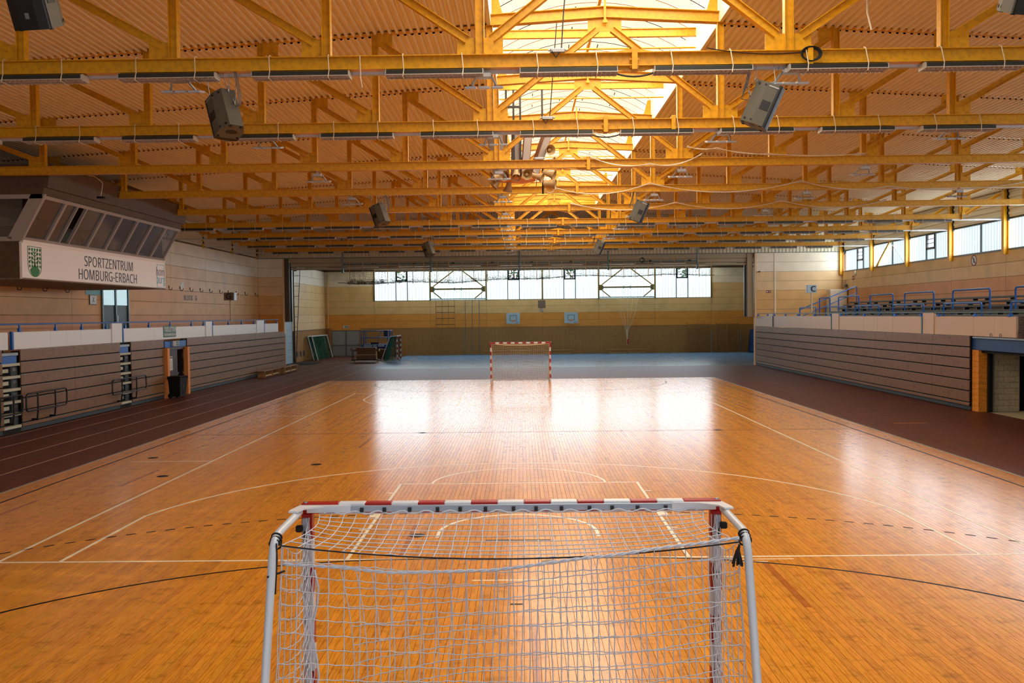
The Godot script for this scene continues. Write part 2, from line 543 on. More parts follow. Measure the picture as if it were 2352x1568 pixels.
# ---------------------------------------------------------------- floor
func build_floor() -> void:
	var fl := struct("floor", "sports hall floor of orange parquet between red brown running track")
	var s := st()
	bx(s, Vector3(XL - 4.5, -0.4, ZB - 0.3), Vector3(XR + 6.0, -0.0205, ZN + 0.3))
	put("subfloor", s, M.parquet_gap, fl)
	# red brown track round the parquet
	s = st()
	for r in [[XL - 0.2, ZE - 0.15, -10.5, ZN], [10.5, ZE - 0.15, 15.95, ZN], [-10.5, ZE - 0.15, 10.5, -22.15], [XL - 1.2, ZB, -10.15, ZE - 0.15]]:
		bx(s, Vector3(r[0], -0.03, r[1]), Vector3(r[2], 0.0, r[3]))
	put("track_surface", s, M.track, fl)
	s = st()
	bx(s, Vector3(15.95, -0.03, -4.3), Vector3(XR, -0.001, 3.0))
	put("side_room_floor", s, M.block, fl)
	s = st()
	bx(s, Vector3(-10.15, -0.03, ZB), Vector3(XR, 0.001, ZE - 0.15))
	put("blue_gym_floor", s, M.blue_floor, fl)
	s = st()
	bx(s, Vector3(-10.15, 0.0, ZE - 0.19), Vector3(15.5, 0.004, ZE - 0.12))
	put("floor_joint_strip", s, M.line_white, fl)
	# edge strips of the parquet
	for r in [[-10.5, -22.15, -10.44, ZN], [10.44, -22.15, 10.5, ZN], [-10.5, -22.15, 10.5, -22.09]]:
		s = st()
		bx(s, Vector3(r[0], -0.02, r[1]), Vector3(r[2], 0.004, r[3]))
		put("edge_strip", s, M.edge_strip, fl)
	# parquet boards, each its own board; the largest ones in view are separate parts
	var tones := []
	var br := RandomNumberGenerator.new()
	br.seed = 99
	for k in 10:
		var v := br.randf_range(0.94, 1.03)
		tones.append(Color(0.74 * v * v, 0.31 * v * v * br.randf_range(0.92, 1.06), 0.032 * v * v * br.randf_range(0.8, 1.3)))
	tones[9] = Color(0.48, 0.15, 0.025)
	tones[8] = Color(0.66, 0.26, 0.034)
	var w := 0.0829
	var columns := 252
	var rest := st()
	var near := {}
	var single := 0
	var l := 2.0
	for i in columns:
		var x := -10.44 + w * (i + 0.5)
		var shift := fmod(float(i / 9) * 1.37 + (i % 2) * 1.0 + br.randf_range(-0.02, 0.02), l)
		var z := -22.09 - shift
		while z < 24.0:
			var a := maxf(z + 0.0016, -22.09)
			var b := z + l - 0.0016
			if b - a > 0.05:
				var k := br.randi_range(0, 8) if br.randf() < 0.994 else 9
				var tilt := br.randf_range(-0.0008, 0.0008)
				var zc := (a + b) * 0.5
				if single < 300 and zc > 14.4 and zc < 19.4 and absf(x - 0.2) < 5.2 and b - a > l - 0.01:
					if not near.has(k):
						var t := st()
						board(t, Vector3.ZERO, w, l - 0.0032, 0.0, tones[k])
						near[k] = t.commit()
					var o := put("parquet_board", near[k], M.parquet, fl)
					o.position = Vector3(x, 0, zc)
					o.rotation.z = tilt
					single += 1
				else:
					board(rest, Vector3(x, 0, zc), w, b - a, tilt, tones[k])
			z += l
	var rest_boards := put("parquet_boards", rest, M.parquet, fl)
	rest_boards.set_meta("kind", "stuff")
	# lines on the parquet
	for sg in [-1.0, 1.0]:
		court(fl, sg)
	line(fl, "court_line", [Vector3(-7.5, 0, 14.2), Vector3(-7.5, 0, -14)], 0.055, "line_white")
	line(fl, "court_line", [Vector3(7.5, 0, 14.2), Vector3(7.5, 0, -14)], 0.055, "line_white")
	line(fl, "court_line", [Vector3(-9.92, 0, 20), Vector3(-9.92, 0, -22)], 0.05, "line_black")
	line(fl, "court_line", [Vector3(9.92, 0, 20), Vector3(9.92, 0, -22)], 0.05, "line_black")
	line(fl, "court_line", [Vector3(-9.9, 0, 0), Vector3(9.9, 0, 0)], 0.045, "line_black")
	line(fl, "court_line", arc(Vector3.ZERO, 1.8, 0, TAU, 48, Vector3.RIGHT, Vector3.BACK), 0.05, "line_white")
	line(fl, "court_line", [Vector3(-9.5, 0, 4.94), Vector3(-7.5, 0, 4.94)], 0.05, "line_white")
	line(fl, "court_line", [Vector3(-9.5, 0, -4.94), Vector3(-7.5, 0, -4.94)], 0.05, "line_white")
	line(fl, "court_line", [Vector3(-7.5, 0, -14), Vector3(-9.9, 0, -14)], 0.03, "line_white")
	line(fl, "court_line", [Vector3(-0.59, 0, 15.06), Vector3(0.56, 0, 15.06)], 0.04, "line_white")
	line(fl, "court_line", [Vector3(3.0, 0, 14.14), Vector3(3.9, 0, 14.14)], 0.03, "line_white")
	line(fl, "court_line", [Vector3(3.0, 0, 14.27), Vector3(3.5, 0, 14.27)], 0.03, "line_white")
	# socket covers in the parquet
	for p in [[-9.2, 4.35], [-4.8, 5.6], [-7.9, 7.0], [-2.9, 0.0], [5.9, 0.0], [0.47, 14.2], [-1.6, 12.6]]:
		s = st()
		lathe(s, [Vector2(0.0, 0.003), Vector2(0.11, 0.003), Vector2(0.13, 0.0)], 18, Transform3D(Basis.IDENTITY, Vector3(p[0], 0.0, p[1])))
		put("socket_cover", s, M.olive if p[1] > 14.0 else M.line_black, fl)
	# lane lines
	for x in [-15.42, -14.22, -12.95, -11.7]:
		line(fl, "lane_line", [Vector3(x, 0, 14), Vector3(x, 0, -44.0)], 0.05, "lane_line")
	line(fl, "lane_line", [Vector3(-10.36, 0, -22.2), Vector3(-10.36, 0, -33.1)], 0.05, "lane_line")
	line(fl, "lane_line", [Vector3(-11.3, 0, -36.0), Vector3(-11.3, 0, -44.0)], 0.04, "lane_line")
	line(fl, "lane_line", [Vector3(11.6, 0, -1.2), Vector3(12.6, 0, -1.2)], 0.05, "block_orange")
	# faint lines on the blue floor
	for p in [[2.0, -33.4, 2.0, -53.0], [12.0, -33.4, 12.0, -53.0], [-7.5, -40.0, 20.0, -40.0]]:
		line(fl, "court_line", [Vector3(p[0], 0.001, p[1]), Vector3(p[2], 0.001, p[3])], 0.05, "frame_dark")
	for p in [[4.0, -44.0], [12.0, -47.0], [-3.0, -44.0]]:
		line(fl, "court_line", arc(Vector3(p[0], 0.001, p[1]), 1.8, 0, PI, 20, Vector3.RIGHT, Vector3.FORWARD), 0.05, "frame_dark")
	line(fl, "court_line", [Vector3(3.0, 0.001, -46), Vector3(6.0, 0.001, -36)], 0.05, "sign_red")
	line(fl, "court_line", [Vector3(-9.0, 0.001, -50), Vector3(-8.0, 0.001, -34)], 0.05, "sign_red")

func board(s: SurfaceTool, c: Vector3, w: float, l: float, tilt: float, tone: Color) -> void:
	var b := Basis(Vector3.BACK, tilt)
	var h := w * 0.5 - 0.0019
	var k := 0.0004
	s.set_color(tone)
	var e := l * 0.5
	var pt := func(x: float, y: float, z: float) -> Vector3: return c + b * Vector3(x, y, z)
	quad(s, pt.call(-h + k, 0, -e), pt.call(h - k, 0, -e), pt.call(h - k, 0, e), pt.call(-h + k, 0, e), b.y)
	for sg in [-1.0, 1.0]:
		quad(s, pt.call(sg * (h - k), 0, -e), pt.call(sg * h, -k, -e), pt.call(sg * h, -k, e), pt.call(sg * (h - k), 0, e), (b * Vector3(sg, 1, 0)).normalized())
		quad(s, pt.call(sg * h, -k, -e), pt.call(sg * h, -0.02, -e), pt.call(sg * h, -0.02, e), pt.call(sg * h, -k, e), b * Vector3(sg, 0, 0))
		quad(s, pt.call(-h, -k, sg * e), pt.call(h, -k, sg * e), pt.call(h, -0.02, sg * e), pt.call(-h, -0.02, sg * e), Vector3(0, 0, sg))

# painted line along points on the floor
func line(parent: Node, called: String, pts: Array, w: float, material: String, y := 0.0013) -> void:
	var s := st()
	strip(s, pts, w, y)
	put(called, s, M[material], parent)

func strip(s: SurfaceTool, pts: Array, w: float, y := 0.0013) -> void:
	var lift := Vector3(0, y, 0)
	var last: Array = []
	for i in pts.size():
		var a: Vector3 = pts[maxi(i - 1, 0)]
		var c: Vector3 = pts[mini(i + 1, pts.size() - 1)]
		var d := (c - a)
		var side := Vector3(-d.z, 0, d.x).normalized() * w * 0.5
		var now := [pts[i] - side + lift, pts[i] + side + lift]
		if i > 0:
			quad(s, last[0], last[1], now[1], now[0], Vector3.UP)
			quad(s, last[0], now[0], now[0] - lift, last[0] - lift, -side.normalized())
			quad(s, last[1], now[1], now[1] - lift, last[1] - lift, side.normalized())
		last = now

func court(fl: Node, sg: float) -> void:
	var v := func(x: float, z: float) -> Vector3: return Vector3(x, 0, z * sg)
	var f := Vector3(0, 0, -sg)
	line(fl, "court_line", [v.call(-7.6, 14.0), v.call(7.6, 14.0)], 0.055, "line_white")
	# key, free throw half circle, no charge arc, three point line
	for x in [-2.45, 2.45]:
		line(fl, "court_line", [v.call(x, 14), v.call(x, 8.2)], 0.055, "line_white")
		for z in [12.2, 11.35, 9.95, 9.13]:
			var t := st()
			var o: float = x + signf(x) * 0.09
			if z == 11.35:
				strip(t, [v.call(o, 10.9), v.call(o, 11.28)], 0.12)
			else:
				strip(t, [v.call(o - 0.06, z), v.call(o + 0.06, z)], 0.05)
			put("court_line", t, M.line_white, fl)
	line(fl, "court_line", [v.call(-2.48, 8.2), v.call(2.48, 8.2)], 0.05, "line_white")
	line(fl, "court_line", arc(v.call(0, 8.2), 1.8, 0, PI, 32, Vector3.RIGHT, f), 0.05, "line_white")
	var p := [v.call(-1.27, 12.75)] + arc(v.call(0, 12.425), 1.27, PI, 0, 24, Vector3.RIGHT, f) + [v.call(1.27, 12.75)]
	line(fl, "court_line", p, 0.055, "line_white")
	var t0 := acos(6.6 / 6.75)
	p = [v.call(-6.6, 14.0)] + arc(v.call(0, 12.425), 6.75, PI - t0, t0, 48, Vector3.RIGHT, f) + [v.call(6.6, 14.0)]
	line(fl, "court_line", p, 0.055, "line_white")
	# handball: six metre line, nine metre dashes, seven and four metre marks
	p = arc(v.call(-1.5, 20), 6.0, PI, PI / 2, 24, Vector3.RIGHT, f) + arc(v.call(1.5, 20), 6.0, PI / 2, 0, 24, Vector3.RIGHT, f)
	line(fl, "court_line", p, 0.05, "line_black")
	var s := st()
	var r := 9.0
	var around := []
	for sd in [-1.0, 1.0]:
		var length := r * 1.2
		var at := 0.15
		while at < 1.5:
			strip(s, [v.call(sd * at, 20 - r), v.call(sd * minf(at + 0.15, 1.5), 20 - r)], 0.05)
			at += 0.3
		at = 0.15
		while at < length:
			var a0: float = PI / 2 - sd * at / r
			strip(s, arc(v.call(sd * 1.5, 20), r, a0, a0 - sd * 0.15 / r, 2, Vector3.RIGHT, f), 0.05)
			at += 0.3
	put("dashed_court_line", s, M.line_black, fl)
	line(fl, "court_line", [v.call(-0.5, 12.95), v.call(0.5, 12.95)], 0.05, "line_black")
	line(fl, "court_line", [v.call(-0.075, 16.05), v.call(0.075, 16.05)], 0.05, "line_black")
	line(fl, "court_line", [v.call(-9.92, 20.0), v.call(9.92, 20.0)], 0.05, "line_white")

# ---------------------------------------------------------------- walls
# boards on a wall. u runs along the wall from 'from', out points into the hall
func boards(parent: Node, from: Vector3, u: Vector3, out: Vector3, cuts: Array, rows: Array) -> void:
	for i in cuts.size() - 1:
		for r in rows:
			var y0: float = r[0]
			var y1: float = r[1]
			if r.size() > 3 and (cuts[i] < r[3] or cuts[i + 1] > r[4]):
				continue
			var s := st()
			var a: float = cuts[i] + 0.006
			var b: float = cuts[i + 1] - 0.006
			var c := from + u * (a + b) * 0.5 + out * 0.02 + Vector3(0, (y0 + y1) * 0.5, 0)
			cbox(s, c, Vector3(b - a, y1 - y0 - 0.012, 0.04), 0.005, Basis(u, Vector3.UP, out))
			put("wall_board", s, M[r[2]], parent)

func build_shell() -> void:
	var s := st()
	# left wall
	var w := struct("wall_left", "left hall wall of cream, tan and orange boards above the stand")
	bx(s, Vector3(XL - 0.35, -0.3, ZE), Vector3(XL, 10.6, ZN))
	put("wall_core", s, M.joint, w)
	var cuts := []
	for k in 14:
		cuts.append(ZE + 5.0 * k if k > 0 else ZE)
	var rows := [[6.8, 7.42, "board_a"], [6.17, 6.8, "board_a"], [5.55, 6.17, "board_b"], [4.93, 5.55, "board_b"], [4.31, 4.93, "board_c"], [3.68, 4.31, "board_c"], [3.06, 3.68, "board_d"], [2.4, 3.06, "board_d"]]
	boards(w, Vector3(XL, 0, 0), Vector3(0, 0, 1), Vector3.RIGHT, cuts, rows)
	horizontal_cladding(w, XL + 0.0, 1.0, 7.5, 9.0)
	# right wall below the window band
	w = struct("wall_right", "right hall wall of tan and pink boards below the window band")
	s = st()
	bx(s, Vector3(XR, -0.3, ZE), Vector3(XR + 0.35, 6.08, ZN))
	bx(s, Vector3(XR + 0.02, 7.5, ZE), Vector3(XR + 0.35, 10.6, ZN))
	put("wall_core", s, M.joint, w)
	rows = [[5.55, 6.08, "board_k", -28.3, 99.0], [5.55, 6.08, "board_b", -99.0, -28.0], [4.93, 5.55, "board_b"], [4.31, 4.93, "board_d"], [3.68, 4.31, "board_d"], [3.06, 3.68, "board_d"], [2.4, 3.06, "board_d"]]
	cuts = []
	for k in 14:
		cuts.append(ZE + 5.05 * k)
	boards(w, Vector3(XR, 0, 0), Vector3(0, 0, 1), Vector3.LEFT, cuts, rows)
	s = st()
	bx(s, Vector3(XR - 0.06, 6.08, ZE), Vector3(XR + 0.3, 6.13, ZN))
	put("window_sill", s, M.frame_grey, w)
	horizontal_cladding(w, XR, -1.0, 7.5, 8.95)
	# wall behind the camera
	w = struct("wall_near", "hall wall behind the viewer")
	s = st()
	bx(s, Vector3(XL - 0.35, -0.3, ZN), Vector3(XR + 0.35, 10.6, ZN + 0.3))
	put("wall_core", s, M.board_b, w)
	# end wall either side of the opening
	w = struct("wall_far", "end wall of the hall with a wide opening into the hall behind")
	s = st()
	bx(s, Vector3(XL - 0.35, -0.3, ZE - 0.3), Vector3(-15.75, 10.6, ZE))
	bx(s, Vector3(15.62, -0.3, ZE - 0.3), Vector3(XR + 0.35, 10.6, ZE))
	bx(s, Vector3(-15.75, 7.42, ZE - 0.3), Vector3(15.62, 10.6, ZE))
	put("wall_core", s, M.joint, w)
	rows = [[6.8, 7.42, "board_a"], [6.17, 6.8, "board_a"], [5.55, 6.17, "board_b"], [4.93, 5.55, "board_b"], [4.31, 4.93, "board_c"], [3.68, 4.31, "board_c"], [3.06, 3.68, "board_e"], [2.43, 3.06, "board_e"]]
	boards(w, Vector3(0, 0, ZE), Vector3.RIGHT, Vector3.BACK, [XL + 0.05, -15.78], rows)
	rows = [[6.8, 7.42, "board_a"], [6.17, 6.8, "board_a"], [5.55, 6.17, "board_b"], [4.93, 5.55, "board_b"], [4.31, 4.93, "board_c"], [3.68, 4.31, "board_c"], [3.06, 3.68, "board_c"], [2.43, 3.06, "board_c"], [1.8, 2.43, "board_d"]]
	boards(w, Vector3(0, 0, ZE), Vector3.RIGHT, Vector3.BACK, [15.65, 16.88, XR - 0.05], rows)
	s = st()
	bx(s, Vector3(16.83, 2.4, ZE), Vector3(16.93, 7.45, ZE + 0.07))
	put("wall_post", s, M.board_a, w)
	s = st()
	bx(s, Vector3(15.55, 0.0, ZE - 0.3), Vector3(15.65, 7.4, ZE + 0.05))
	bx(s, Vector3(-15.78, 2.4, ZE - 0.3), Vector3(-15.7, 7.4, ZE + 0.05))
	put("reveal", s, M.board_b, w)
	# vertical ribs over the opening
	s = st()
	var x := XL
	while x < XR:
		var yt := 9.85 - 0.0575 * absf(x - X0) + 0.1
		quad(s, Vector3(x, 7.42, ZE + 0.01), Vector3(x + 0.09, 7.42, ZE + 0.01), Vector3(x + 0.09, yt, ZE + 0.01), Vector3(x, yt, ZE + 0.01), Vector3.BACK)
		quad(s, Vector3(x + 0.09, 7.42, ZE + 0.01), Vector3(x + 0.12, 7.42, ZE + 0.06), Vector3(x + 0.12, yt, ZE + 0.06), Vector3(x + 0.09, yt, ZE + 0.01), Vector3(-0.8, 0, 0.5).normalized())
		quad(s, Vector3(x + 0.12, 7.42, ZE + 0.06), Vector3(x + 0.2, 7.42, ZE + 0.06), Vector3(x + 0.2, yt, ZE + 0.06), Vector3(x + 0.12, yt, ZE + 0.06), Vector3.BACK)
		quad(s, Vector3(x + 0.2, 7.42, ZE + 0.06), Vector3(x + 0.23, 7.42, ZE + 0.01), Vector3(x + 0.23, yt, ZE + 0.01), Vector3(x + 0.2, yt, ZE + 0.06), Vector3(0.8, 0, 0.5).normalized())
		x += 0.23
	put("ribbed_cladding", s, M.cladding, w)
	s = st()
	bx(s, Vector3(XL, 7.4, ZE), Vector3(XR, 7.44, ZE + 0.08))
	put("cladding_edge", s, M.frame_grey, w)

# ribs that run along the wall between the columns
func horizontal_cladding(parent: Node, x: float, out: float, y0: float, y1: float) -> void:
	for k in 13:
		var za := -32.85 + 5.0 * k
		var s := st()
		var y := y0
		while y < y1:
			var p := [Vector2(0.01, y), Vector2(0.01, y + 0.1), Vector2(0.055, y + 0.13), Vector2(0.055, y + 0.21), Vector2(0.01, y + 0.24)]
			for i in 4:
				var a: Vector2 = p[i]
				var b: Vector2 = p[i + 1]
				var d := (b - a).normalized()
				quad(s, Vector3(x + out * a.x, a.y, za + 0.1), Vector3(x + out * b.x, b.y, za + 0.1), Vector3(x + out * b.x, b.y, za + 4.9), Vector3(x + out * a.x, a.y, za + 4.9), Vector3(out * d.y, -d.x, 0))
			y += 0.24
		put("ribbed_cladding", s, M.cladding, parent)
		s = st()
		box(s, Vector3(x + out * 0.03, (y0 + y1) * 0.5, za), Vector3(0.06, y1 - y0 + 0.3, 0.2))
		put("cladding_post", s, M.frame_dark if out < 0 else M.steel_yellow, parent)
		s = st()
		for j in int((y1 - y0) / 0.24):
			prism(s, PackedVector2Array([Vector2(-0.1, 0.125), Vector2(0.1, 0.125), Vector2(0.1, 0.215), Vector2(-0.1, 0.215)]), 0.0, 0.056, Transform3D(Basis(Vector3.BACK, Vector3.UP, Vector3(out, 0, 0)), Vector3(x + out * 0.012, y0 + 0.24 * j, za)))
		put("rib_filler", s, M.filler, parent)

# ---------------------------------------------------------------- roof
func deck_y(x: float) -> float:
	return 9.88 - 0.0575 * absf(x - X0)

func build_roof() -> void:
	var c := struct("ceiling", "underside of the ribbed metal roof deck with a vaulted roof light")
	var s := st()
	# roof slab above the deck, open under the roof light
	for sg in [-1.0, 1.0]:
		var xa: float = X0 + sg * 2.5
		var xb: float = X0 + sg * 19.9
		quad(s, Vector3(xa, deck_y(xa) + 0.1, ZE - 0.3), Vector3(xb, deck_y(xb) + 0.1, ZE - 0.3), Vector3(xb, deck_y(xb) + 0.1, ZN), Vector3(xa, deck_y(xa) + 0.1, ZN), Vector3.DOWN)
		quad(s, Vector3(xa, deck_y(xa) + 0.3, ZE - 0.3), Vector3(xb, deck_y(xb) + 0.3, ZE - 0.3), Vector3(xb, deck_y(xb) + 0.3, ZN), Vector3(xa, deck_y(xa) + 0.3, ZN), Vector3.UP)
		quad(s, Vector3(xb, deck_y(xb) + 0.1, ZE - 0.3), Vector3(xb, deck_y(xb) + 0.3, ZE - 0.3), Vector3(xb, deck_y(xb) + 0.3, ZN), Vector3(xb, deck_y(xb) + 0.1, ZN), Vector3(sg, 0, 0))
	bx(s, Vector3(X0 - 2.5, 10.0, ZE - 0.3), Vector3(X0 + 2.5, 10.2, -25.4))
	bx(s, Vector3(X0 - 2.5, 10.0, 22.4), Vector3(X0 + 2.5, 10.2, ZN))
	put("roof_slab", s, M.wall_core, c)
	# ribbed sheets bay by bay, resting beside the top chords
	var sheet := {}
	for sg in [-1.0, 1.0]:
		s = st()
		ribs(s, 2.5 if true else 0.0, 19.35, 4.82, sg)
		sheet[sg] = s.commit()
		s = st()
		rib_ends(s, 2.5, 19.35, 2.41, sg)
		sheet[sg * 2] = s.commit()
	for k in 13:
		var z := 24.65 - 5.0 * k
		for sg in [-1.0, 1.0]:
			var o := put("deck_sheet", sheet[sg], M.deck, c)
			o.position = Vector3(X0, 0, z)
			if z > -33.0:
				o = put("rib_filler", sheet[sg * 2], M.filler, c)
				o.position = Vector3(X0, 0, z)
	s = st()
	for sg in [-1.0, 1.0]:
		ribs(s, 0.0, 2.48, 4.82, sg)
	var mid := s.commit()
	for z in [-30.35, 24.65]:
		put("deck_sheet", mid, M.deck, c).position = Vector3(X0, 0, z)
	# roof light: curbs, vault of sheets, arched ribs
	for sg in [-1.0, 1.0]:
		s = st()
		bx(s, Vector3(X0 + sg * 2.45, 9.7, -25.4), Vector3(X0 + sg * 2.53, 10.5, 22.4))
		put("curb", s, M.curb, c)
	for z in [-25.4, 22.4]:
		s = st()
		bx(s, Vector3(X0 - 2.5, 9.78, z - 0.05), Vector3(X0 + 2.5, 11.3, z + 0.05))
		put("curb_end", s, M.steel_yellow if z < 0 else M.curb, c)
	var rise := 0.72
	var half := 2.45
	var rad := (half * half + rise * rise) / (2.0 * rise)
	var cy := 10.5 + rise - rad
	var lim := asin(half / rad)
	var step := 0.8
	s = st()
	var n := 14
	for i in n:
		var t0 := lerpf(-lim, lim, float(i) / n)
		var t1 := lerpf(-lim, lim, float(i + 1) / n)
		var a := Vector3(sin(t0) * rad, cy + cos(t0) * rad, 0)
		var b := Vector3(sin(t1) * rad, cy + cos(t1) * rad, 0)
		var h := Vector3(0, 0, step * 0.5 - 0.012)
		quad(s, a - h, b - h, b + h, a + h, -Vector3(sin((t0 + t1) / 2), cos((t0 + t1) / 2), 0))
		var up := Vector3(0, 0.04, 0)
		quad(s, a - h + up, b - h + up, b + h + up, a + h + up, Vector3(sin((t0 + t1) / 2), cos((t0 + t1) / 2), 0))
	var vault := s.commit()
	var rib := {}
	for thick in [0.022, 0.04]:
		s = st()
		tube(s, arc(Vector3(0, cy, 0), rad - 0.015, PI / 2 + lim, PI / 2 - lim, 18, Vector3.RIGHT, Vector3.UP), thick * 0.5, 5)
		rib[thick] = s.commit()
	for i in 60:
		var z := -25.4 + step * (i + 0.5)
		if z > 22.3:
			break
		put("skylight_sheet", vault, M.skylight_sheet, c).position = Vector3(X0, 0, z)
		var dark: bool = i % 3 == 0
		put("skylight_rib", rib[0.022], M.rib_dark if dark else M.rib_tan, c).position = Vector3(X0, 0, z - step * 0.5)
	# dark clips in rows along the sheets
	s = st()
	for i in 60:
		for t in [-0.55, -0.16, 0.16, 0.55]:
			var z := -25.0 + step * i
			if z < 22.0 and i % 2 == 0:
				var a: float = t * lim
				beam(s, Vector3(X0 + sin(a) * (rad - 0.02), cy + cos(a) * (rad - 0.02), z - 0.16), Vector3(X0 + sin(a) * (rad - 0.02), cy + cos(a) * (rad - 0.02), z + 0.16), 0.025, 0.02)
	put("skylight_clips", s, M.rib_dark, c)
	# ridge bar and the members halfway between the trusses
	s = st()
	beam(s, Vector3(X0, 10.62, -25.3), Vector3(X0, 10.62, 22.3), 0.07, 0.1)
	put("ridge_bar", s, M.steel_yellow, c)
	for k in 10:
		var z := 19.65 - 5.0 * k
		s = st()
		ibeam(s, Vector3(X0 - 2.45, 10.3, z), Vector3(X0 + 2.45, 10.3, z), 0.2, 0.1)
		put("roof_light_beam", s, M.steel_yellow, c)
		s = st()
		tube(s, [Vector3(X0 - 2.45, 9.93, z), Vector3(X0 + 2.45, 9.93, z)], 0.022, 6)
		put("tie_rod", s, M.steel_yellow, c)

# downward ribs of the roof deck, from dx0 to dx1 on one side of the middle
func ribs(s: SurfaceTool, dx0: float, dx1: float, l: float, sg: float) -> void:
	var p := 0.155
	var h := l * 0.5
	var x := dx0
	while x < dx1:
		var prof := [Vector2(x, 0.01), Vector2(x + 0.064, 0.01), Vector2(x + 0.088, -0.06), Vector2(x + 0.131, -0.06), Vector2(x + p, 0.01)]
		for i in 4:
			var a: Vector2 = prof[i]
			var b: Vector2 = prof[i + 1]
			var ya := 9.88 - 0.0575 * a.x + a.y
			var yb := 9.88 - 0.0575 * b.x + b.y
			var d := Vector2(b.x - a.x, yb - ya).normalized()
			quad(s, Vector3(sg * a.x, ya, -h), Vector3(sg * b.x, yb, -h), Vector3(sg * b.x, yb, h), Vector3(sg * a.x, ya, h), Vector3(sg * d.y, -d.x, 0))
		x += p

# dark closers in the ends of the ribs
func rib_ends(s: SurfaceTool, dx0: float, dx1: float, h: float, sg: float) -> void:
	var x := dx0
	while x < dx1:
		var y := 9.88 - 0.0575 * (x + 0.1)
		for z in [-h - 0.004, h - 0.02]:
			prism(s, PackedVector2Array([Vector2(sg * (x + 0.066), y + 0.008), Vector2(sg * (x + 0.09), y - 0.059), Vector2(sg * (x + 0.129), y - 0.059), Vector2(sg * (x + 0.153), y + 0.008)]), z, z + 0.024)
		x += 0.155

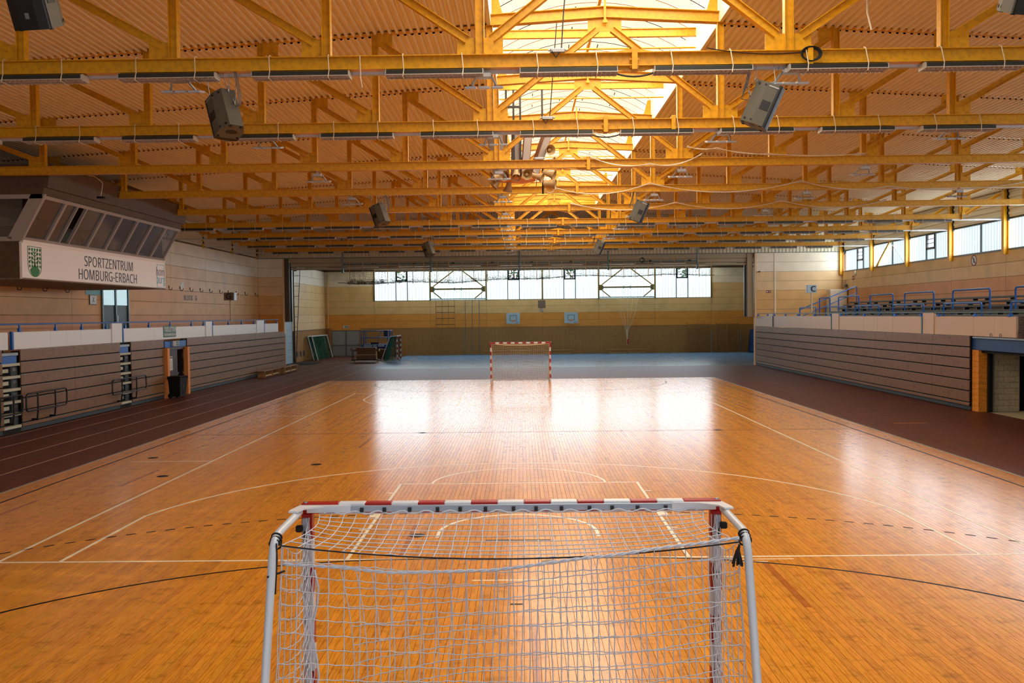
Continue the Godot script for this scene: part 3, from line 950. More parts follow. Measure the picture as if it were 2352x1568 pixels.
# ---------------------------------------------------------------- roof trusses
const TRUSS_Z := [17.15, 12.15, 7.2, 2.2, -2.8, -7.8, -12.85, -17.85, -22.85, -27.85]
func build_trusses() -> void:
	var where := ["nearest the viewer, above the two front loudspeakers", "first in the picture, carrying the nearest row of lamps", "second in the picture, carrying the second row of lamps", "third in the picture, just before the horn loudspeaker cluster", "fourth in the picture, just behind the horn loudspeaker cluster", "fifth in the picture, last of the three without a lamp row", "sixth in the picture, with a lamp row behind the press box", "seventh in the picture, holding the farthest loudspeakers", "eighth in the picture, over the glazed end of the roof light", "ninth in the picture, nearest the end wall"]
	var proto := thing("roof_truss", "yellow steel roof truss " + where[0], "truss", Vector3(X0, 0, TRUSS_Z[0]), 0.0, "yellow roof trusses")
	var y: Material = M.steel_yellow
	var s := st()
	ibeam(s, Vector3(-17.33, 7.56, 0), Vector3(17.33, 7.56, 0), 0.22, 0.2)
	put("bottom_chord", s, y, proto)
	s = st()
	for sg in [-1.0, 1.0]:
		ibeam(s, Vector3(0, 9.88 + 0.08, 0), Vector3(sg * 19.4, 9.88 - 0.0575 * 19.4 + 0.08, 0), 0.24, 0.18)
	put("top_chord", s, y, proto)
	# splices in the middle
	s = st()
	box(s, Vector3(0, 9.97, 0.0), Vector3(0.05, 0.44, 0.24))
	box(s, Vector3(0, 9.74, 0.1), Vector3(0.1, 0.06, 0.05))
	put("splice_plate", s, y, proto)
	s = st()
	box(s, Vector3(0, 7.56, 0.0), Vector3(0.09, 0.34, 0.24))
	prism(s, PackedVector2Array([Vector2(-0.42, 7.67), Vector2(0.42, 7.67), Vector2(0.12, 7.73), Vector2(-0.12, 7.73)]), -0.02, 0.02)
	prism(s, PackedVector2Array([Vector2(-0.42, 7.45), Vector2(0.42, 7.45), Vector2(0.12, 7.38), Vector2(-0.12, 7.38)]), -0.02, 0.02)
	for yy in [7.44, 7.56, 7.68]:
		for xx in [-0.06, 0.06]:
			box(s, Vector3(xx, yy, 0.06), Vector3(0.03, 0.03, 0.03))
	put("splice_plate", s, y, proto)
	var tops := func(x: float) -> float: return 9.88 - 0.0575 * absf(x) - 0.04
	for k in range(-7, 8):
		var x: float = k * PITCH
		if k != 0:
			s = st()
			ibeam(s, Vector3(x, 7.66, 0), Vector3(x, tops.call(x), 0), 0.14, 0.14, Vector3.RIGHT, 0.012)
			put("vertical", s, y, proto)
			# gusset on the bottom chord
			s = st()
			var g := 0.42
			if absi(k) == 1:
				box(s, Vector3(x, 7.66 + 0.14, 0.0), Vector3(0.74, 0.3, 0.016))
			else:
				box(s, Vector3(x + signf(x) * 0.2, 7.66 + 0.14, 0.0), Vector3(g, 0.3, 0.016))
			put("gusset", s, y, proto)
	# diagonals, each with a gusset at its top
	for sg in [-1.0, 1.0]:
		for k in range(0, 8):
			var xb: float = sg * k * PITCH
			var xt: float = sg * (k + 1) * PITCH
			if k == 0:
				xb = sg * PITCH
				xt = 0.0
			var a := Vector3(xb, 7.78, 0)
			var b := Vector3(xt, tops.call(xt) - 0.12, 0)
			if k == 7:
				a = Vector3(sg * 17.36, 7.56, 0)
				b = Vector3(sg * 19.2, 8.62, 0)
			var d := (b - a).normalized()
			s = st()
			var up := Vector3(-d.y, d.x, 0)
			ibeam(s, a + d * 0.24, b - d * 0.2, 0.13, 0.13, up, 0.012)
			put("diagonal", s, y, proto)
			if k < 7:
				s = st()
				if k == 0:
					if sg > 0:
						box(s, Vector3(0, 9.7, 0), Vector3(0.72, 0.28, 0.016))
						put("gusset", s, y, proto)
				else:
					box(s, Vector3(xt - sg * 0.18, tops.call(xt) - 0.12, 0), Vector3(0.38, 0.28, 0.016))
					put("gusset", s, y, proto)
		s = st()
		box(s, Vector3(sg * 17.35, 7.58, 0), Vector3(0.02, 0.3, 0.22))
		put("end_plate", s, y, proto)
		# bracket on the curb of the roof light
		s = st()
		prism(s, PackedVector2Array([Vector2(sg * 2.43, 9.75), Vector2(sg * 2.1, 9.82), Vector2(sg * 2.2, 10.0), Vector2(sg * 2.32, 10.42), Vector2(sg * 2.43, 10.42)]), -0.008, 0.008)
		put("curb_bracket", s, y, proto)
	for i in range(1, TRUSS_Z.size()):
		dup(proto, Vector3(X0, 0, TRUSS_Z[i]), "yellow steel roof truss " + where[i])
	# wall columns on the right, seen in front of the window band
	var col := st()
	ibeam(col, Vector3(0, 5.9, 0), Vector3(0, 8.7, 0), 0.22, 0.2, Vector3.RIGHT)
	var cm := col.commit()
	var first: MeshInstance3D = null
	for i in TRUSS_Z.size() + 1:
		var z: float = TRUSS_Z[i] if i < TRUSS_Z.size() else ZE + 0.14
		var o := put("wall_column", cm, y)
		o.position = Vector3(XR - 0.14, 0, z)
		var places := ["out of view", "out of view nearest", "beside the nearest window bay", "second from the viewer", "third from the viewer", "fourth from the viewer", "at the right edge of the picture, behind the nearest visible panes", "left of the plain window bay near the no entry sign", "right of the bay with the slanting brace", "left of the bay with the slanting brace", "in the far corner of the hall"]
		tag(o, "yellow steel column against the right window band, " + places[i], "column", "yellow columns on the right window band")

# ---------------------------------------------------------------- window bands
# A window in the plane through 'at', running along u, seen from the side 'out'. cuts: pane edges along u; louvre: index of the cut span that holds louvres.
func window(win: Node, at: Vector3, u: Vector3, out: Vector3, cuts: Array, y0: float, y1: float, louvre: int, louvre_y: float, pane: String, rib: String, pitch: float, frame: String) -> void:
	var b := Basis(u, Vector3.UP, out)
	var xf := Transform3D(b, at)
	for i in cuts.size() - 1:
		var a: float = cuts[i]
		var c: float = cuts[i + 1]
		var top := y1
		if i == louvre:
			top = louvre_y
			# louvre frame with tilted glass blades, open to the outside
			var s := st()
			for r in [[a, louvre_y, a + 0.13, y1], [c - 0.13, louvre_y, c, y1], [a, louvre_y, c, louvre_y + 0.1], [a, y1 - 0.05, c, y1]]:
				box(s, xf * Vector3((r[0] + r[2]) / 2, (r[1] + r[3]) / 2, 0), Vector3(r[2] - r[0], r[3] - r[1], 0.08), b)
			put("louvre_frame", s, M[frame], win)
			for k in 3:
				var y: float = lerpf(louvre_y + 0.1, y1 - 0.05, (k + 0.5) / 3.0)
				s = st()
				box(s, xf * Vector3((a + c) / 2, y, 0), Vector3(c - a - 0.26, (y1 - louvre_y) / 3.0 - 0.06, 0.006), b * Basis(Vector3.RIGHT, 0.3))
				put("louvre_blade", s, M.glass, win)
				s = st()
				box(s, xf * Vector3((a + c) / 2, y - (y1 - louvre_y) / 6.0 + 0.03, 0.01), Vector3(c - a - 0.26, 0.035, 0.05), b)
				put("blade_rail", s, M[frame], win)
		var s2 := st()
		box(s2, xf * Vector3((a + c) / 2, (y0 + top) / 2, -0.03), Vector3(c - a, top - y0, 0.02), b)
		put("pane", s2, M[pane], win)
		# ribs of the translucent profiled sheet
		s2 = st()
		var n := maxi(1, int(round((c - a) / pitch)))
		for k in n:
			box(s2, xf * Vector3(a + (c - a) * (k + 0.5) / n, (y0 + top) / 2, -0.012), Vector3(0.045, top - y0, 0.02), b)
		put("pane_ribs", s2, M[rib], win)
		if i > 0:
			s2 = st()
			box(s2, xf * Vector3(a, (y0 + y1) / 2, 0), Vector3(0.07, y1 - y0, 0.08), b)
			put("mullion", s2, M[frame], win)
	var s3 := st()
	for y in [y0, y1]:
		box(s3, xf * Vector3((cuts[0] + cuts[-1]) / 2.0, y, 0.0), Vector3(cuts[-1] - cuts[0], 0.06, 0.1), b)
	put("window_frame", s3, M[frame], win)

func build_window_bands() -> void:
	var n := 1
	for k in 13:
		var z0 := -32.85 + 5.0 * k
		var w := struct("window_%d" % n, "bay of translucent ribbed panes in the right window band")
		n += 1
		var cuts := [0.0, 2.5, 5.0]
		var lv := -1
		if k == 0:
			cuts = [0.0, 2.05, 3.08, 5.0]
			lv = 1
		elif k == 2:
			cuts = [0.0, 1.85, 2.87, 5.0]
			lv = 1
		window(w, Vector3(XR + 0.1, 0, z0), Vector3.BACK, Vector3.LEFT, cuts, 6.13, 7.46, lv, 6.66, "pane_right", "pane_right_blue", 0.25, "frame_grey")
	for k in 6:
		var wn := struct("window_%d" % (30 + k), "bay of translucent ribbed panes behind the viewer")
		window(wn, Vector3(16.95 - 4.99 * k, 0, ZN - 0.1), Vector3.LEFT, Vector3.FORWARD, [0.0, 2.5, 4.99], 3.1, 5.7, -1, 5.7, "pane_white", "pane_blue", 0.28, "frame_dark")
	# slanting brace in the second bay
	var t := thing("window_brace", "slanting yellow flat brace and thin tie in front of right window bay", "brace", Vector3(XR - 0.1, 0, -25.35))
	var s := st()
	beam(s, Vector3(0, 6.1, -1.9), Vector3(0, 7.45, 0.1), 0.05, 0.13)
	put("flat_brace", s, M.steel_yellow, t)
	s = st()
	tube(s, [Vector3(0, 6.1, 2.1), Vector3(0, 7.45, 0.1)], 0.02, 6)
	put("tie_rod", s, M.galvanised, t)

# ---------------------------------------------------------------- hall behind
func build_back_hall() -> void:
	var w := struct("wall_back", "far wall of the hall behind, wood slats below orange and cream boards")
	var s := st()
	bx(s, Vector3(XL - 0.3, -0.3, ZB - 0.4), Vector3(XR + 0.3, 4.85, ZB))
	bx(s, Vector3(XL - 0.3, 7.5, ZB - 0.4), Vector3(XR + 0.3, 8.2, ZB))
	bx(s, Vector3(XL - 0.3, 4.85, ZB - 0.4), Vector3(-13.0, 7.5, ZB))
	bx(s, Vector3(16.95, 4.85, ZB - 0.4), Vector3(XR + 0.3, 7.5, ZB))
	put("wall_core", s, M.joint, w)
	var cuts := [XL]
	for k in 7:
		cuts.append(-13.0 + 4.99 * k)
	cuts.append(XR)
	boards(w, Vector3(0, 0, ZB), Vector3.RIGHT, Vector3.BACK, cuts, [[4.31, 4.85, "board_k"], [3.68, 4.31, "board_k"], [3.06, 3.68, "board_e"], [2.44, 3.06, "board_e"]])
	var rows := [[6.8, 7.5, "board_a"], [6.17, 6.8, "board_a"], [5.55, 6.17, "board_k"], [4.85, 5.55, "board_k"]]
	boards(w, Vector3(0, 0, ZB), Vector3.RIGHT, Vector3.BACK, [XL, -13.02], rows)
	boards(w, Vector3(0, 0, ZB), Vector3.RIGHT, Vector3.BACK, [16.97, XR], rows)
	slats(w, Vector3(-14.2, 0, ZB), Vector3.RIGHT, Vector3.BACK, XR + 14.2, 2.42)
	slats(w, Vector3(XL, 0, ZB), Vector3.RIGHT, Vector3.BACK, 0.5, 2.42)
	# left side wall
	w = struct("wall_left", "left side wall of the hall behind with wood slats and a sectional door")
	s = st()
	bx(s, Vector3(XL - 0.3, -0.3, ZB - 0.4), Vector3(XL, 8.2, ZE - 0.3))
	put("wall_core", s, M.joint, w)
	rows = [[6.8, 7.5, "board_a"], [6.17, 6.8, "board_a"], [5.55, 6.17, "board_k"], [4.93, 5.55, "board_k"], [4.31, 4.93, "board_k"], [3.68, 4.31, "board_k"], [3.06, 3.68, "board_b"], [2.44, 3.06, "board_b"]]
	boards(w, Vector3(XL, 0, 0), Vector3(0, 0, 1), Vector3.RIGHT, [ZB + 0.04, -48.4, -43.4, -41.9, -36.9, ZE - 0.4], rows)
	slats(w, Vector3(XL, 0, ZB), Vector3.BACK, Vector3.RIGHT, 11.2, 2.42)
	s = st()
	bx(s, Vector3(XL, 0, -42.45), Vector3(XL + 0.12, 2.44, -42.1))
	put("wood_post", s, M.wood_light, w)
	s = st()
	bx(s, Vector3(XL, 2.42, ZB), Vector3(XL + 0.07, 2.47, -42.1))
	put("slat_cap", s, M.frame_grey, w)
	s = st()
	tube(s, [Vector3(XL + 0.3, 2.5, ZB + 0.1), Vector3(XL + 0.3, 7.3, ZB + 0.1)], 0.05, 8)
	put("corner_pipe", s, M.board_k, w)
	for k in 3:
		s = st()
		box(s, Vector3(XL + 0.05, 0.62, -43.2 - 1.05 * k), Vector3(0.03, 0.42, 0.5))
		for j in 6:
			box(s, Vector3(XL + 0.07, 0.47 + 0.06 * j, -43.2 - 1.05 * k), Vector3(0.02, 0.02, 0.42))
		put("air_grille", s, M.grey_steel, w)
	# white sectional door in the left side wall with its tracks
	var d := struct("door_1", "white sectional door of wide horizontal panels in the left side wall")
	for k in 7:
		s = st()
		cbox(s, Vector3(XL + 0.1, 0.26 + 0.52 * k, -39.1), Vector3(0.05, 0.512, 4.9), 0.006)
		put("door_panel", s, M.door_white, d)
		s = st()
		for z in [-37.6, -39.2, -40.8]:
			box(s, Vector3(XL + 0.13, 0.52 + 0.52 * k, z), Vector3(0.02, 0.05, 0.06))
		put("hinge", s, M.frame_grey, d)
	s = st()
	beam(s, Vector3(XL + 0.25, 0, -41.65), Vector3(XL + 0.25, 7.3, -41.65), 0.08, 0.1)
	beam(s, Vector3(XL + 0.3, 0.0, -41.75), Vector3(XL + 0.75, 7.3, -41.75), 0.04, 0.05)
	for k in 8:
		var y := 1.2 + 0.78 * k
		beam(s, Vector3(XL + 0.25, y, -41.7), Vector3(XL + 0.32 + 0.06 * y, y, -41.75), 0.03, 0.03)
	lathe(s, [Vector2(0.0, -0.12), Vector2(0.16, -0.12), Vector2(0.16, 0.12), Vector2(0.0, 0.12)], 16, Transform3D(Basis(Vector3.RIGHT, PI / 2), Vector3(XL + 0.4, 7.15, -41.55)))
	put("door_track", s, M.frame_dark, d)
	# right side wall and ceiling
	w = struct("wall_right", "right side wall of the hall behind")
	s = st()
	bx(s, Vector3(XR, -0.3, ZB - 0.4), Vector3(XR + 0.3, 8.2, ZE - 0.3))
	put("wall_core", s, M.board_k, w)
	boards(w, Vector3(XR, 0, 0), Vector3(0, 0, 1), Vector3.LEFT, [ZB + 0.04, -48.4, -43.4, -38.4, ZE - 0.4], rows)
	slats(w, Vector3(XR, 0, ZB), Vector3.BACK, Vector3.LEFT, 20.0, 2.42)
	var c := struct("ceiling", "pale ribbed ceiling of the hall behind")
	s = st()
	bx(s, Vector3(XL - 0.3, 7.75, ZB - 0.4), Vector3(XR + 0.3, 8.0, ZE - 0.3))
	put("roof_slab", s, M.wall_core, c)
	s = st()
	var z := ZB
	while z < ZE - 0.4:
		quad(s, Vector3(XL, 7.72, z), Vector3(XR, 7.72, z), Vector3(XR, 7.72, z + 0.09), Vector3(XL, 7.72, z + 0.09), Vector3.DOWN)
		quad(s, Vector3(XL, 7.72, z + 0.09), Vector3(XR, 7.72, z + 0.09), Vector3(XR, 7.67, z + 0.11), Vector3(XL, 7.67, z + 0.11), Vector3(0, -0.4, -0.9).normalized())
		quad(s, Vector3(XL, 7.67, z + 0.11), Vector3(XR, 7.67, z + 0.11), Vector3(XR, 7.67, z + 0.16), Vector3(XL, 7.67, z + 0.16), Vector3.DOWN)
		quad(s, Vector3(XL, 7.67, z + 0.16), Vector3(XR, 7.67, z + 0.16), Vector3(XR, 7.72, z + 0.18), Vector3(XL, 7.72, z + 0.18), Vector3(0, -0.4, 0.9).normalized())
		z += 0.18
	put("deck_sheet", s, M.deck, c)
	# window band, six bays
	for k in 6:
		var x0 := -13.0 + 4.99 * k
		var win := struct("window_%d" % (20 + k), "bay of translucent ribbed panes in the far window band")
		var braced := k == 1 or k == 4
		window(win, Vector3(x0, 0, ZB - 0.1), Vector3.RIGHT, Vector3.BACK, [0.0, 4.99] if braced else [0.0, 1.92, 2.95, 4.99], 4.87, 7.5, -1 if braced else 1, 6.6, "pane_white", "pane_blue", 0.28, "frame_dark")
		if braced:
			var t := thing("window_brace", "olive steel braced frame before the far windows, " + ("over the lattice ladder and climbing poles" if k == 1 else "over the bundled climbing ropes"), "brace", Vector3(x0 + 2.49, 0, ZB + 0.12))
			for p in [[-2.2, 6.1, -0.35, 7.5], [0.35, 7.5, 2.2, 6.1], [-2.2, 5.6, -1.4, 4.95], [2.2, 5.6, 1.4, 4.95]]:
				s = st()
				beam(s, Vector3(p[0], p[1], 0), Vector3(p[2], p[3], 0), 0.08, 0.1)
				put("diagonal", s, M.olive, t)
			s = st()
			ibeam(s, Vector3(-2.3, 5.86, 0), Vector3(2.3, 5.86, 0), 0.14, 0.1)
			put("cross_beam", s, M.olive, t)
			for sg in [-1.0, 1.0]:
				s = st()
				prism(s, PackedVector2Array([Vector2(sg * 2.42, 5.6), Vector2(sg * 2.2, 5.6), Vector2(sg * 2.1, 5.7), Vector2(sg * 2.1, 6.0), Vector2(sg * 2.2, 6.1), Vector2(sg * 2.42, 6.1)]), -0.02, 0.02)
				put("gusset", s, M.olive, t)
			s = st()
			tube(s, [Vector3(-2.5, 4.98, 0.3), Vector3(2.5, 4.98, 0.3)], 0.045, 8)
			for x in [-0.3, 0.3, -2.1, 2.1]:
				beam(s, Vector3(x, 5.0, 0.3), Vector3(x, 5.9, 0.06), 0.02, 0.02)
				box(s, Vector3(x, 5.86, 0.06), Vector3(0.08, 0.26, 0.1))
			put("apparatus_bar", s, M.pipe_teal, t)
	for k in 7:
		s = st()
		box(s, Vector3(-13.0 + 4.99 * k, 6.18, ZB + 0.06), Vector3(0.14, 2.66, 0.12))
		var o := put("window_post", s, M.olive)
		tag(o, "olive steel post of the far window band, " + ["leftmost", "left of the first braced bay", "right of the first braced bay", "in the middle above the grey wall panel", "left of the second braced bay", "right of the second braced bay", "rightmost"][k], "post", "posts of the far window band")
	# rolled up dividing curtain in the opening
	var cur := thing("dividing_curtain", "beige dividing curtain rolled up in its casing across the opening", "curtain", Vector3(0, 0, ZE - 0.32))
	s = st()
	bx(s, Vector3(-15.7, 7.12, -0.3), Vector3(15.6, 7.42, 0.1))
	put("casing", s, M.curtain, cur)
	s = st()
	for j in 6:
		lathe_along(s, Vector3(-15.3 + 5.13 * j, 6.98, -0.12), Vector3(-15.3 + 5.13 * (j + 1) - 0.02, 6.98, -0.12), 0.17)
	put("rolled_cloth", s, M.curtain, cur)
	s = st()
	cbox(s, Vector3(0, 6.72, -0.1), Vector3(30.6, 0.14, 0.24), 0.02)
	put("bottom_bar", s, M.curtain, cur)
	for sg in [-1.0, 1.0]:
		s = st()
		var x: float = -15.6 if sg < 0 else 15.28
		box(s, Vector3(x, 5.3, 0.0), Vector3(0.36, 4.2, 0.36))
		put("guide_post", s, M.box_brown if sg < 0 else M.curtain, cur)
		s = st()
		box(s, Vector3(x - sg * 0.27, 5.3, -0.1), Vector3(0.12, 4.2, 0.1))
		put("guide_track", s, M.frame_dark, cur)

func lathe_along(s: SurfaceTool, a: Vector3, b: Vector3, r: float, n := 14) -> void:
	tube(s, [a, b], r, n)

# upright wood slats: narrow pieces, joined
func slats(parent: Node, from: Vector3, u: Vector3, out: Vector3, length: float, h: float) -> void:
	var s := st()
	var x := 0.0
	while x < length:
		var wd := 0.085 if int(x * 10) % 3 else 0.13
		box(s, from + u * (x + wd * 0.5) + out * (0.03 + 0.006 * (int(x * 23.0) % 3)) + Vector3(0, h * 0.5 + 0.01, 0), Vector3(wd - 0.014, h, 0.03), Basis(u, Vector3.UP, out))
		x += wd
	var o := put("wood_slats", s, M.wood_slat, parent)
	o.set_meta("kind", "stuff")

# ---------------------------------------------------------------- stands
const ROWS := [[2.225, 2.57], [1.85, 2.178], [1.47, 1.803], [1.08, 1.423], [0.7, 1.033], [0.31, 0.653], [0.17, 0.263]]
func stand(sg: float, zs: Array, label: String, light_bed := false) -> Node3D:
	var x := sg * 15.55
	var t := thing("retracted_stand", label, "folded stand", Vector3(x, 0, zs[0]), 0.0, "folded wooden stands")
	var z0: float = zs[0]
	for i in zs.size() - 1:
		var l: float = zs[i] - zs[i + 1]
		var c: float = (zs[i] + zs[i + 1]) * 0.5 - z0
		for r in ROWS.size():
			var y0: float = ROWS[r][0]
			var y1: float = ROWS[r][1]
			var s := st()
			var lean := 0.012 * (3 - r)
			cbox(s, Vector3(sg * (0.02 + lean * 0.3), (y0 + y1) * 0.5, c), Vector3(0.04, y1 - y0, l - 0.008), 0.006)
			put("board", s, M.stand_board, t)
	var length: float = z0 - zs[-1]
	for r in ROWS.size():
		var s := st()
		box(s, Vector3(sg * 0.026, ROWS[r][1] + 0.003, -length * 0.5), Vector3(0.05, 0.007, length))
		put("nosing", s, M.nosing, t)
	var s2 := st()
	box(s2, Vector3(sg * 0.08, 0.085, -length * 0.5), Vector3(0.06, 0.13, length))
	put("kick_strip", s2, M.kick, t)
	s2 = st()
	box(s2, Vector3(sg * 0.2, 1.28, -length * 0.5), Vector3(0.24, 2.5, length - 0.04))
	put("carcass", s2, M.stand_dark, t)
	return t

func build_stands() -> void:
	var rr := RandomNumberGenerator.new()
	rr.seed = 5
	stand(-1.0, [6.0, 2.0, -0.16], "brown folded stand cut by the left picture edge, nearest on the left")
	stand(-1.0, [-1.16, -4.55, -8.15], "brown folded stand with black barriers before it, left of the middle step gap")
	stand(-1.0, [-9.13, -12.45], "short brown folded stand beside the black wheeled bin")
	stand(-1.0, [-15.2, -20.6, -26.1, -32.6], "long brown folded stand on the left with low benches at its foot")
	stand(1.0, [-4.5, -7.3, -12.8, -18.2, -23.6, -29.2, -33.0], "long brown folded stand along the right side of the court")
	# gaps with open steps
	step_gap(-0.16, -1.16, "open step gap in the left stands, nearest the viewer")
	step_gap(-8.15, -9.13, "open step gap in the left stands, between the two shorter stands")
	# end board of the left and right stands
	for a in [[-15.6, -32.68, "pale wooden end post of the long left stand"], [15.63, -33.06, "wooden end post of the long right stand at the opening"]]:
		var s := st()
		cbox(s, Vector3(a[0], 1.12, a[1]), Vector3(0.12, 2.24, 0.08), 0.008)
		tag(put("end_post", s, M.orange_wood), a[2], "post")
	# gallery floors behind the stands
	var gs := struct("floor_gallery_left", "floor of the left spectator gallery")
	var s := st()
	bx(s, Vector3(XL, 2.2, ZE), Vector3(-15.85, 2.42, -15.2))
	bx(s, Vector3(XL, 2.2, -15.2), Vector3(-15.85, 2.42, ZN))
	put("slab", s, M.concrete, gs)
	s = st()
	bx(s, Vector3(-15.9, 0.0, -33.0), Vector3(-15.8, 2.4, -15.2))
	bx(s, Vector3(-15.9, 0.0, -12.45), Vector3(-15.8, 2.4, 8.0))
	put("under_wall", s, M.void, gs)
	gs = struct("floor_gallery_right", "floor and steps of the right spectator gallery")
	s = st()
	bx(s, Vector3(15.9, 2.2, ZE), Vector3(XR, 2.42, ZN))
	for i in 5:
		bx(s, Vector3(16.3 + 0.8 * i, 2.42, -28.0 if i > 2 else -25.0), Vector3(XR if i == 4 else 17.1 + 0.8 * i, 2.95 + 0.18 * i, 12.0))
	put("slab", s, M.concrete, gs)
	s = st()
	bx(s, Vector3(15.85, 0.0, -33.0), Vector3(15.95, 2.4, -4.45))
	put("under_wall", s, M.void, gs)
	# bench rows of planks
	var far := [-23.3, -23.6, -24.7, -26.0, -27.2]
	var names := ["lowest", "second lowest", "middle", "second highest", "highest"]
	for i in 5:
		var t := thing("bench_row", "grey plank bench row on the right gallery, %s of the five" % names[i], "bench", Vector3(16.62 + 0.8 * i, 3.27 + 0.185 * i, far[i]), 0.0, "grey bench rows on the right gallery")
		var z := 0.0
		while z < 31.0:
			s = st()
			cbox(s, Vector3(0, 0.0, z + 1.5), Vector3(0.36, 0.085, 2.99), 0.012)
			put("plank", s, M.bench_grey, t)
			for q in [0.5, 2.5]:
				s = st()
				box(s, Vector3(0.03, -0.15, z + q), Vector3(0.2, 0.22, 0.06))
				put("bracket", s, M.black_steel, t)
			z += 3.0
	# parapets
	parapet_left()
	parapet_right()
	# crowd barriers and the stair rail on the right gallery
	var where := ["farthest", "second farthest", "third from the far end", "third from the viewer", "second from the viewer", "at the picture edge"]
	var f := [[-25.6, -22.75], [-21.1, -18.2], [-16.9, -14.0], [-12.5, -9.5], [-7.8, -4.95], [-3.05, 0.0]]
	for i in 6:
		hoop(16.2, f[i], 2.4, 3.73, "blue tube barrier in the front row on the right gallery, " + where[i])
	f = [[-26.4, -24.6], [-23.2, -20.2], [-18.7, -15.9], [-14.6, -11.7], [-10.0, -7.1], [-5.35, -2.4]]
	for i in 6:
		hoop(17.6, f[i], 2.9, 4.28, "taller blue barrier in the rear row on the right gallery, " + where[i])
	var t := thing("stair_rail", "blue sloping double stair rail rising to the right gallery corner", "handrail", Vector3(0, 0, 0))
	s = st()
	tube(s, rounded([Vector3(16.3, 2.42, -25.9), Vector3(16.3, 3.62, -25.9), Vector3(20.5, 5.02, -28.35), Vector3(20.5, 3.7, -28.35)], 0.1), 0.03, 8)
	put("upper_rail", s, M.blue_rail, t)
	s = st()
	tube(s, [Vector3(16.35, 3.2, -25.92), Vector3(20.48, 4.6, -28.33)], 0.025, 8)
	put("lower_rail", s, M.blue_rail, t)
	# doorway to the toilets under the left gallery
	var d := struct("door_2", "brown door standing open under the left gallery between wooden posts")
	for z in [-12.62, -15.0]:
		s = st()
		cbox(s, Vector3(-15.52, 1.1, z), Vector3(0.2, 2.2, 0.24), 0.008)
		put("door_post", s, M.orange_wood, d)
	s = st()
	bx(s, Vector3(-15.64, 2.1, -15.0), Vector3(-15.56, 2.22, -12.6))
	put("door_head", s, M.door_brown, d)
	s = st()
	for k in 6:
		cbox(s, Vector3(-15.62, 1.05, -12.85 - 0.22 * k), Vector3(0.05, 2.08, 0.215), 0.006)
	put("door_leaf", s, M.door_brown, d)
	s = st()
	cbox(s, Vector3(-16.1, 1.05, -14.82), Vector3(1.0, 2.08, 0.05), 0.006)
	put("door_leaf", s, M.door_brown, d)
	s = st()
	for y in [0.3, 1.0, 1.8]:
		box(s, Vector3(-15.62, y, -14.78), Vector3(0.05, 0.14, 0.04))
	put("hinge", s, M.galvanised, d)
	s = st()
	tube(s, rounded([Vector3(-15.59, 1.05, -14.02), Vector3(-15.52, 1.05, -14.02), Vector3(-15.52, 1.0, -13.9)], 0.02), 0.014, 6)
	box(s, Vector3(-15.59, 1.03, -14.02), Vector3(0.015, 0.2, 0.05))
	put("door_handle", s, M.galvanised, d)
	s = st()
	bx(s, Vector3(-17.5, -0.02, -15.3), Vector3(-17.3, 2.4, -12.3))
	bx(s, Vector3(-17.4, 0.0, -15.4), Vector3(-15.9, 2.4, -15.3))
	bx(s, Vector3(-17.4, 0.0, -12.4), Vector3(-15.7, 2.4, -12.3))
	put("passage", s, M.void, d)
	var nt := thing("notice", "white paper notice with red heading on the brown door", "notice", Vector3(-15.585, 1.5, -13.3), PI / 2)
	s = st()
	box(s, Vector3(0, 0, 0), Vector3(0.3, 0.62, 0.008))
	put("sheet", s, M.white, nt)
	s = st()
	box(s, Vector3(0, 0.25, 0.005), Vector3(0.28, 0.06, 0.004))
	box(s, Vector3(0, 0.25 - 0.62, 0.0), Vector3(0.2, 0.05, 0.01))
	put("heading", s, M.sign_red, nt)
	s = st()
	for k in 7:
		box(s, Vector3(-0.02, 0.12 - 0.055 * k, 0.005), Vector3(0.14 + 0.04 * (k % 3), 0.014, 0.003))
	put("print", s, M.frame_grey, nt)
	var h := thing("door_header", "blue steel header panel over the brown door with a lit exit sign box", "header", Vector3(-15.6, 2.36, -13.75))
	s = st()
	cbox(s, Vector3(0, 0, 0), Vector3(0.12, 0.27, 2.5), 0.008)
	put("panel", s, M.blue_panel, h)
	s = st()
	bx(s, Vector3(-0.04, 0.1, -1.45), Vector3(0.02, 0.2, -0.9))
	put("rail_end", s, M.stand_dark, h)
	var ex := thing("exit_box", "small clear exit sign box on the blue header over the door", "exit sign", Vector3(-15.5, 2.38, -13.6), PI / 2)
	s = st()
	cbox(s, Vector3.ZERO, Vector3(0.7, 0.24, 0.09), 0.01)
	put("case", s, M.lamp_edge, ex)
	s = st()
	for k in [[0.06, -0.05], [0.2, -0.05], [0.06, 0.05], [0.2, 0.05]]:
		box(s, Vector3(k[0], k[1], 0.047), Vector3(0.11, 0.07, 0.006))
	put("pictograms", s, M.sign_green, ex)
	# gateway under the right gallery
	var g := struct("door_3", "open gateway under the right gallery with orange pillar and blue beam")
	s = st()
	cbox(s, Vector3(15.78, 2.31, -0.85), Vector3(0.24, 0.4, 7.7), 0.01)
	put("blue_beam", s, M.blue_beam, g)
	for k in 11:
		s = st()
		cbox(s, Vector3(15.82, 0.096 + 0.192 * k, -4.27), Vector3(0.34, 0.188, 0.44), 0.006)
		put("block", s, M.block_orange, g)
	s = st()
	bx(s, Vector3(15.7, 2.52, -4.75), Vector3(15.78, 2.6, -3.9))
	put("rail_end", s, M.stand_dark, g)
	s = st()
	bx(s, Vector3(15.75, 2.02, -4.1), Vector3(15.95, 2.1, 3.0))
	put("shutter_box", s, M.stand_dark, g)
	s = st()
	bx(s, Vector3(15.93, 0, -4.03), Vector3(16.05, 2.1, -3.9))
	put("shutter_guide", s, M.stand_dark, g)
	s = st()
	bx(s, Vector3(16.06, 0, -4.0), Vector3(16.14, 2.0, -3.98))
